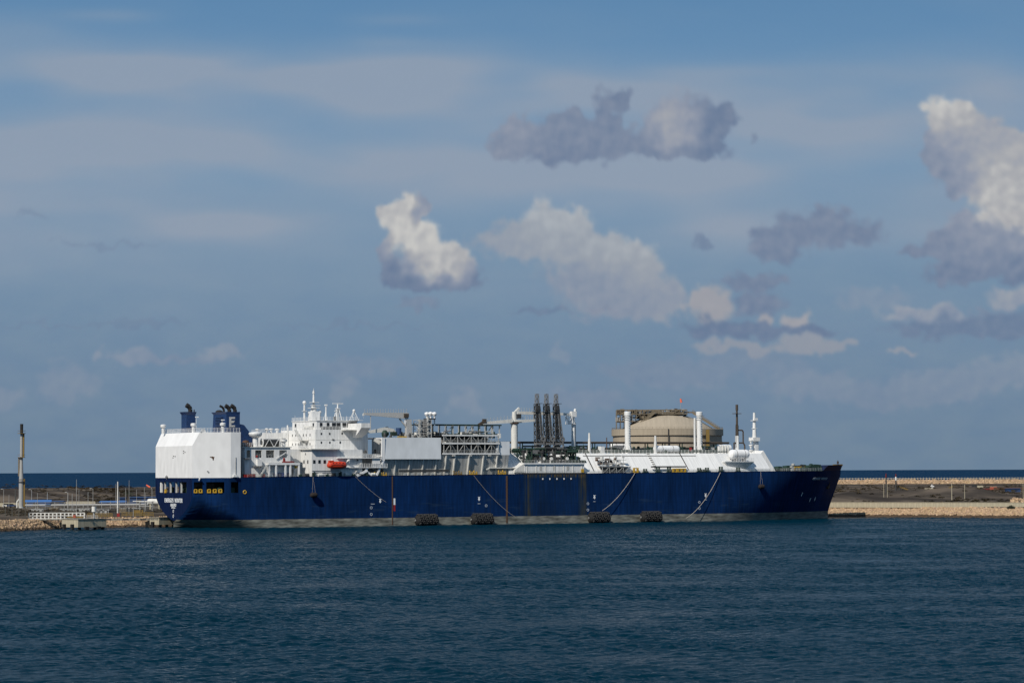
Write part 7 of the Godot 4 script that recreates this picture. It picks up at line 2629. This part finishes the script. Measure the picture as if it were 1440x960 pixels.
func palm(at: Vector3) -> void:
	var o := thing("palm_tree", "dark bushy palm behind the blue sheds near the stern", "palm tree", at)
	var st := mb()
	tube(st, Vector3.ZERO, Vector3(0.1, 5.2, 0), 0.4, 0.25, 8)
	done(st, "trunk", M["bark"], o)
	st = mb()
	var r := RandomNumberGenerator.new()
	r.seed = 3
	for k in 34:
		var a := r.randf() * TAU
		var el := r.randf_range(-0.5, 1.2)
		var d := Vector3(cos(a) * cos(el), sin(el), sin(a) * cos(el))
		var p := Vector3(0.1, 5.2, 0)
		var l := r.randf_range(2.2, 3.4)
		var side := d.cross(Vector3.UP).normalized()
		for i in 5:
			var d2 := (d + Vector3.DOWN * 0.28 * i).normalized()
			var q := p + d2 * l / 5.0
			var w := 0.32 * (1.0 - i / 5.5)
			for e in [-1.0, 1.0]:
				t3(st, p, q, p.lerp(q, 0.7) + side * e * w + Vector3.DOWN * 0.18)
			p = q
	done(st, "crown", M["leaf"], o)

func bush(called: String, label: String, at: Vector3, w: float, h: float, sd: int) -> void:
	var o := thing(called, label, "shrub", at)
	var r := RandomNumberGenerator.new()
	r.seed = sd
	var st := mb()
	for k in 260:
		var a := r.randf() * TAU
		var rad := sqrt(r.randf())
		var p := Vector3(cos(a) * rad * w * 0.5, h * r.randf() * (1.0 - 0.6 * rad * rad), sin(a) * rad * w * 0.35)
		var u := Vector3(r.randf_range(-1, 1), r.randf_range(-0.4, 1), r.randf_range(-1, 1)).normalized() * 0.42
		var v := Vector3(r.randf_range(-1, 1), r.randf_range(-1, 1), r.randf_range(-1, 1)).normalized() * 0.22
		t3(st, p - v, p + u, p + v)
	done(st, "foliage", M["leaf"], o)
	st = mb()
	for k in 5:
		bar(st, Vector3.ZERO, Vector3((k - 2) * w * 0.14, h * 0.6, 0), 0.06)
	done(st, "stem", M["bark"], o)

func shore_behind() -> void:
	# the concrete gas tank on land behind the ship
	var dep := 1600.0
	var c := Vector3(99.68, 18.78, -1600)
	c.y = LAND_Y
	var o := thing("gas_storage_tank", "huge round tan concrete gas tank with low dome behind the ship", "storage tank", c)
	var R := 78.5 * dep / 3500.0
	var wall_top := 41.3 - LAND_Y
	var st := mb()
	lathe(st, Vector3.ZERO, [[R * 0.975, 0.0], [R * 0.975, 36.6]], 96)
	var w := done(st, "tank_wall", M["concrete_tank"], o)
	st = mb()
	lathe(st, Vector3.ZERO, [[R * 0.975, 36.6], [R * 1.0, 36.8], [R * 1.0, wall_top + 3.4], [R * 0.985, wall_top + 3.6], [R * 0.93, wall_top + 3.6], [R * 0.93, wall_top + 1.0]], 96)
	done(st, "ring_beam", M["concrete_tank"], o)
	st = mb()
	var dome: Array = []
	for k in 15:
		var t := k / 14.0
		dome.append([R * 0.935 * cos(t * PI * 0.5), wall_top + 1.2 + 12.6 * sin(t * PI * 0.5)])
	dome.clear()
	for k in 16:
		var t := 1.0 - k / 15.0
		dome.append([R * 0.935 * t, wall_top + 1.0 + 13.0 * (1.0 - t * t)])
	lathe(st, Vector3.ZERO, dome, 96)
	done(st, "dome", M["concrete_tank"], o)
	for a in [-6.0, 41.0, -60.0, 75.0]:
		st = mb()
		var ang := deg_to_rad(a)
		var n := Vector3(sin(ang), 0, cos(ang))
		var side := Vector3(cos(ang), 0, -sin(ang))
		var p := n * (R * 0.972)
		hexa(st, [p + n * 0.6 - side * 2.4, p + n * 0.6 + side * 2.4, p + side * 2.4, p - side * 2.4, p + n * 0.6 - side * 2.4 + Vector3(0, 33.0, 0), p + n * 0.6 + side * 2.4 + Vector3(0, 33.0, 0), p + side * 2.4 + Vector3(0, 33.0, 0), p - side * 2.4 + Vector3(0, 33.0, 0)])
		done(st, "buttress", M["concrete_tank"], w)
	st = mb()
	lathe(st, Vector3.ZERO, [[R * 1.003, wall_top + 3.6], [R * 1.003, wall_top + 3.75]], 96)
	for k in 96:
		var ang := TAU * k / 96.0
		var p := Vector3(sin(ang), 0, cos(ang)) * (R * 0.99) + Vector3(0, wall_top + 3.6, 0)
		bar(st, p, p + Vector3(0, 1.1, 0), 0.1)
		var a2 := TAU * (k + 1) / 96.0
		bar(st, p + Vector3(0, 1.1, 0), Vector3(sin(a2), 0, cos(a2)) * (R * 0.99) + Vector3(0, wall_top + 4.7, 0), 0.1)
	done(st, "rim_railing", M["tan_steel"], o)
	tbp("rain_pipe", M["steel_dark"], o, Vector3(-1.6, 0, R * 1.0 + 0.4), Vector3(-1.6, wall_top + 3.4, R * 1.0 + 0.4), 0.3)
	bxp("stair_tower", M["ochre"], o, Vector3(R * 0.63, 0, R * 0.8), Vector3(R * 0.63 + 2.0, wall_top + 3.0, R * 0.8 + 2.4))
	# pump platform and stairs over the dome
	var rr := RandomNumberGenerator.new()
	rr.seed = 55
	var py := wall_top + 13.3
	var px0 := -33.0
	var px1 := 12.0
	st = mb()
	for z in [2.0, 12.0]:
		for y in [py - 4.6, py, py + 2.6]:
			bar(st, Vector3(px0, y, z), Vector3((px0 + 12.0) if y < py - 1.0 else px1, y, z), 0.5)
		for k in 19:
			var x := lerpf(px0, px1, k / 18.0)
			var foot := wall_top + 1.0 + 13.0 * (1.0 - pow(minf(absf(x) / (R * 0.935), 1.0), 2.0))
			bar(st, Vector3(x, minf(foot, py), z), Vector3(x, py + 2.6, z), 0.34)
	for k in 9:
		var x := lerpf(px0, px1, k / 9.0)
		bar(st, Vector3(x, py, 12.0), Vector3(x + 5.0, py + 2.6, 12.0), 0.3)
		if x < px0 + 14.0:
			bar(st, Vector3(x, py - 4.6, 12.0), Vector3(x + 5.0, py, 12.0), 0.3)
	var plat := done(st, "pump_platform", M["tan_steel"], o)
	bxp("platform_floor", M["steel_dark"], plat, Vector3(px0, py - 0.5, 2.0), Vector3(px1, py - 0.1, 12.0))
	bxp("platform_floor", M["steel_dark"], plat, Vector3(px0, py - 5.2, 2.0), Vector3(px0 + 14.0, py - 4.8, 12.0))
	for k in 96:
		var x := rr.randf_range(px0 + 0.5, px1 - 0.5)
		var low := rr.randf() < 0.45 and x < px0 + 13.0
		var y := py - 4.8 if low else py
		if not low and rr.randf() < 0.4:
			y = py - 3.0
		var h := rr.randf_range(1.2, 3.6)
		st = mb()
		var z := rr.randf_range(3.0, 11.0)
		if k % 3 == 0:
			cbox(st, Vector3(x, y + h * 0.5, z), Vector3(rr.randf_range(1.0, 3.0), h, 2.0))
			done(st, "pump_cabinet", M[["tan_steel", "galvanised", "steel_dark", "pipe_brown"][k % 4]], plat)
		else:
			tube(st, Vector3(x, y, z), Vector3(x, y + h, z), rr.randf_range(0.3, 0.7), -1.0, 8)
			tube(st, Vector3(x, y + h * 0.8, z), Vector3(x + rr.randf_range(-4.0, 4.0), y + h * 0.8, z), 0.28, -1.0, 8)
			done(st, "pump_pipe", M[["tan_steel", "galvanised", "steel_dark", "pipe_brown"][k % 4]], plat)
	# stair flights following the dome
	for q in [[Vector3(-24.0, wall_top + 1.5, 14.0), Vector3(-9.0, py + 1.0, 13.0)], [Vector3(15.6, py + 1.0, 10.0), Vector3(32.5, wall_top + 3.4, 12.0)]]:
		st = mb()
		bar(st, q[0], q[1], 1.6, 1.5)
		bar(st, q[0] + Vector3(0, 1.5, 0), q[1] + Vector3(0, 1.5, 0), 0.3, 0.3)
		for k in 14:
			var p: Vector3 = q[0].lerp(q[1], k / 13.0)
			bar(st, p, p + Vector3(0, 1.5, 0), 0.2)
		done(st, "dome_stair", M["tan_steel"], o)
	st = mb()
	bar(st, Vector3(-9.0, py + 1.0, 12.6), Vector3(15.6, py + 1.0, 10.0), 1.0, 0.9)
	done(st, "catwalk", M["tan_steel"], o)
	st = mb()
	lathe(st, Vector3(0.0, wall_top + 13.9, 6.0), [[1.0, -0.6], [1.0, 0.4], [0.4, 0.9], [0.4, 2.4], [0.0, 2.5]], 12)
	done(st, "dome_vent", M["white_old"], o)
	# windsock above the tank
	var wv := thing("windsock", "pink windsock on a mast over the concrete gas tank", "windsock", c + Vector3(8.3, py, 4.0))
	tbp("pole", M["galvanised"], wv, Vector3(0, 0.0, 0), Vector3(0, 10.4, 0), 0.12)
	st = mb()
	tube(st, Vector3(0.1, 9.9, 0), Vector3(0.6, 7.5, 0), 0.5, 0.8, 10, false)
	done(st, "sock", M["windsock"], wv)

func shore_right() -> void:
	rocks("shore_rocks", "tan boulders of the sea wall right of the bow", Vector3(118.14, 0, -988.94), Vector3(160.37, 0, -971.54), 4200, 10.0, 3.3, 7, 1.0)
	rocks("shore_rocks", "tan boulders of the sea wall at the right edge", Vector3(160.37, 0, -971.54), Vector3(208.52, 0, -938.98), 5000, 9.0, 3.3, 8, 1.0)
	# concrete parapet behind the rocks
	var a := Vector3(121.84, 3.6, -995.82)
	var b := Vector3(212.85, 3.6, -958.21)
	var o := thing("sea_wall", "long pale concrete parapet behind the boulders right of the bow", "wall", a)
	var d := b - a
	var n := 44
	var pm := mb()
	box(pm, Vector3(0.03, 0, -0.3), Vector3(d.length() / n - 0.03, 1.95, 0.3))
	var panel := pm.commit()
	for k in n:
		var p := put(panel, "wall_panel", M["concrete_pale"], o, d * (float(k) / n) + Vector3(0, 0.02 * (k % 3), 0))
		p.rotation.y = atan2(-d.z, d.x)
	var cp := mb()
	bar(cp, Vector3(0, 2.05, 0), d + Vector3(0, 2.05, 0), 0.8, 0.16)
	done(cp, "coping", M["concrete_pale"], o)
	# pole and lamps
	for q in [[1241.6, 706, 679, 0.13, 0.0, "pale pole left of the pair right of the bow"], [1246.6, 706, 680, 0.13, 0.0, "pale pole right of the pair right of the bow"], [1337.2, 706, 679, 0.2, 0.0, "thick pale pole between yellow barrier and the middle of the wall"],
		[1355.3, 706, 681, 0.15, 0.0, "pale pole right of the thick pole, behind the wall"], [1437.5, 706, 680, 0.13, 0.0, "pale pole at the right edge of the picture"]]:
		var p := gp(q[0], q[1])
		lamp_post(p, (q[1] - q[2]) * -p.z / 3500.0, q[5], q[3], q[4], "concrete_pale")
	for q in [[1245.0, 700, 665.5, false, "dark channel beacon tower behind the pair of pale poles"], [1258.8, 690, 666, true, "dark beacon tower with a white band right of the pale poles"]]:
		var p := gp(q[0], q[1])
		var h: float = (q[1] - q[2]) * -p.z / 3500.0
		var t := thing("beacon_tower", q[4], "beacon", p, 0.0, "channel beacons")
		var w: float = 1.1 * -p.z / 3500.0
		tbp("tower_base", M["steel_dark"], t, Vector3.ZERO, Vector3(0, h * 0.62, 0), w, w * 0.9)
		tbp("tower_band", M["white"] if q[3] else M["steel_dark"], t, Vector3(0, h * 0.62, 0), Vector3(0, h * 0.84, 0), w * 0.95, w * 0.85)
		tbp("lantern", M["maroon"], t, Vector3(0, h * 0.84, 0), Vector3(0, h, 0), w * 1.1, w * 0.6)
	# road barriers
	for q in [[1269.5, 688.5, -14.0, "yellow slanting road barrier right of the banded beacon"], [1332.5, 688.5, 14.0, "yellow slanting road barrier left of the thick pale pole"]]:
		var p := gp(q[0], q[1])
		var t := thing("road_barrier", q[3], "barrier", p)
		var st := mb()
		var sg: float = signf(q[2])
		var l := 13.0 * -p.z / 3500.0 * 0.5
		bar(st, Vector3(-l, 1.2 - sg * 1.2, 0), Vector3(l, 1.2 + sg * 1.2, 0), 0.6, 0.75)
		done(st, "barrier_arm", M["ochre"], t)
		bxp("barrier_post", M["steel_dark"], t, Vector3(sg * l - 0.3, 0, -0.3), Vector3(sg * l + 0.3, 2.0, 0.3))
	var wp := gp(1309.5, 687.5)
	var wt := thing("white_marker", "small white cross-shaped marker beyond the wall", "marker", wp)
	tbp("marker_post", M["white"], wt, Vector3.ZERO, Vector3(0, 3.6, 0), 0.35)
	bxp("marker_board", M["white"], wt, Vector3(-1.6, 1.6, -0.1), Vector3(1.6, 2.5, 0.1))
	bxp("marker_foot", M["concrete_pale"], wt, Vector3(-5.5, 0.0, -0.5), Vector3(1.0, 0.7, 0.5))
	var oc := gp(1396, 688.6)
	var ot := thing("orange_container", "orange shipping container on the far quay near the right edge", "container", oc)
	bxp("container_body", M["container_orange"], ot, Vector3(-2.3, 0.1, -2.4), Vector3(2.3, 2.2, 0))
	bxp("container_roof", M["concrete_pale"], ot, Vector3(-2.3, 2.2, -2.4), Vector3(2.3, 2.35, 0))
	for k in 7:
		bxp("corrugation", M["container_orange"], ot, Vector3(-2.2 + k * 0.64, 0.3, 0.0), Vector3(-1.9 + k * 0.64, 2.0, 0.09))
	var rw := gp(1428, 688.6)
	var rt := thing("red_barrier", "long low red barrier wall on the far quay at the right edge", "barrier", rw)
	for k in 12:
		bxp("barrier_block", M["rust"], rt, Vector3(-16.0 + k * 3.6, 0, -0.5), Vector3(-12.6 + k * 3.6, 1.8, 0.5))
	var lowr := gp(1365, 688.6)
	var lt := thing("red_barrier", "long low dark red barrier wall left of the orange container", "barrier", lowr)
	for k in 14:
		bxp("barrier_block", M["maroon"], lt, Vector3(-26.0 + k * 3.6, 0, -0.5), Vector3(-22.6 + k * 3.6, 1.0, 0.5))
	var tr := gp(1374.5, 688.4)
	var tt := thing("dump_truck", "dark truck with a pale load left of the orange container", "truck", tr, 8.0)
	bxp("cab", M["dark"], tt, Vector3(-4.5, 0.8, -1.3), Vector3(-1.6, 3.4, 1.3))
	bxp("load_box", M["concrete_pale"], tt, Vector3(-1.2, 1.2, -1.3), Vector3(3.2, 3.0, 1.3))
	bxp("chassis", M["rubber"], tt, Vector3(-4.4, 0.6, -1.1), Vector3(3.2, 1.1, 1.1))
	for x in [-3.4, 0.4, 2.2]:
		tbp("wheel", M["rubber"], tt, Vector3(x, 0.6, 1.0), Vector3(x, 0.6, 1.4), 0.6)
	var ds := gp(1424, 691.5)
	shed("low dark navy hut on the plain at the right edge", ds, 0.0, 9.0, 6.0, 1.9, 0.4, "wall_blue", "wall_blue")
	# far sea wall and its posts
	var fa := Vector3(291.56, 3.88, -2560)
	var fb := Vector3(583.62, 2.39, -2560)
	fa.y = 3.0
	fb.y = 3.0
	rocks("breakwater_rocks", "pale rubble of the far breakwater under the horizon", fa, fb, 2600, 10.0, 4.4, 9, 2.4)
	rocks("breakwater_rocks", "loose pile of tan boulders behind the wall at the right edge", Vector3(209.05, 4, -1047.16), Vector3(224.3, 4, -1036.23), 130, 6.0, 2.0, 10, 1.2)
	var fo := thing("breakwater_fence", "row of pale fence posts on the far breakwater", "fence", fa + Vector3(0, 3.8, -8))
	var fp := mb()
	bar(fp, Vector3.ZERO, Vector3(0, 3.6, 0), 0.5)
	var post := fp.commit()
	var m := 96
	for k in m:
		put(post, "post", M["concrete_pale"], fo, (fb - fa) * ((k + 0.5) / m))
	var fr := mb()
	bar(fr, Vector3(0, 3.0, 0), fb - fa + Vector3(0, 3.0, 0), 0.3, 0.3)
	bar(fr, Vector3(0, 1.2, 0), fb - fa + Vector3(0, 1.2, 0), 0.3, 0.3)
	done(fr, "fence_mesh", M["steel_light"], fo)
	# shrubs on the parapet
	bush("shrub", "dark green shrub growing at the parapet right of the bow", Vector3(136.64, 3.6, -996.05) + Vector3(0, 0, 0.8), 3.2, 1.7, 14)
	bush("shrub", "low dark bush in front of the wall near the right edge", Vector3(189.05, 3.6, -945.78) + Vector3(0, 0, 0.8), 3.0, 1.3, 15)
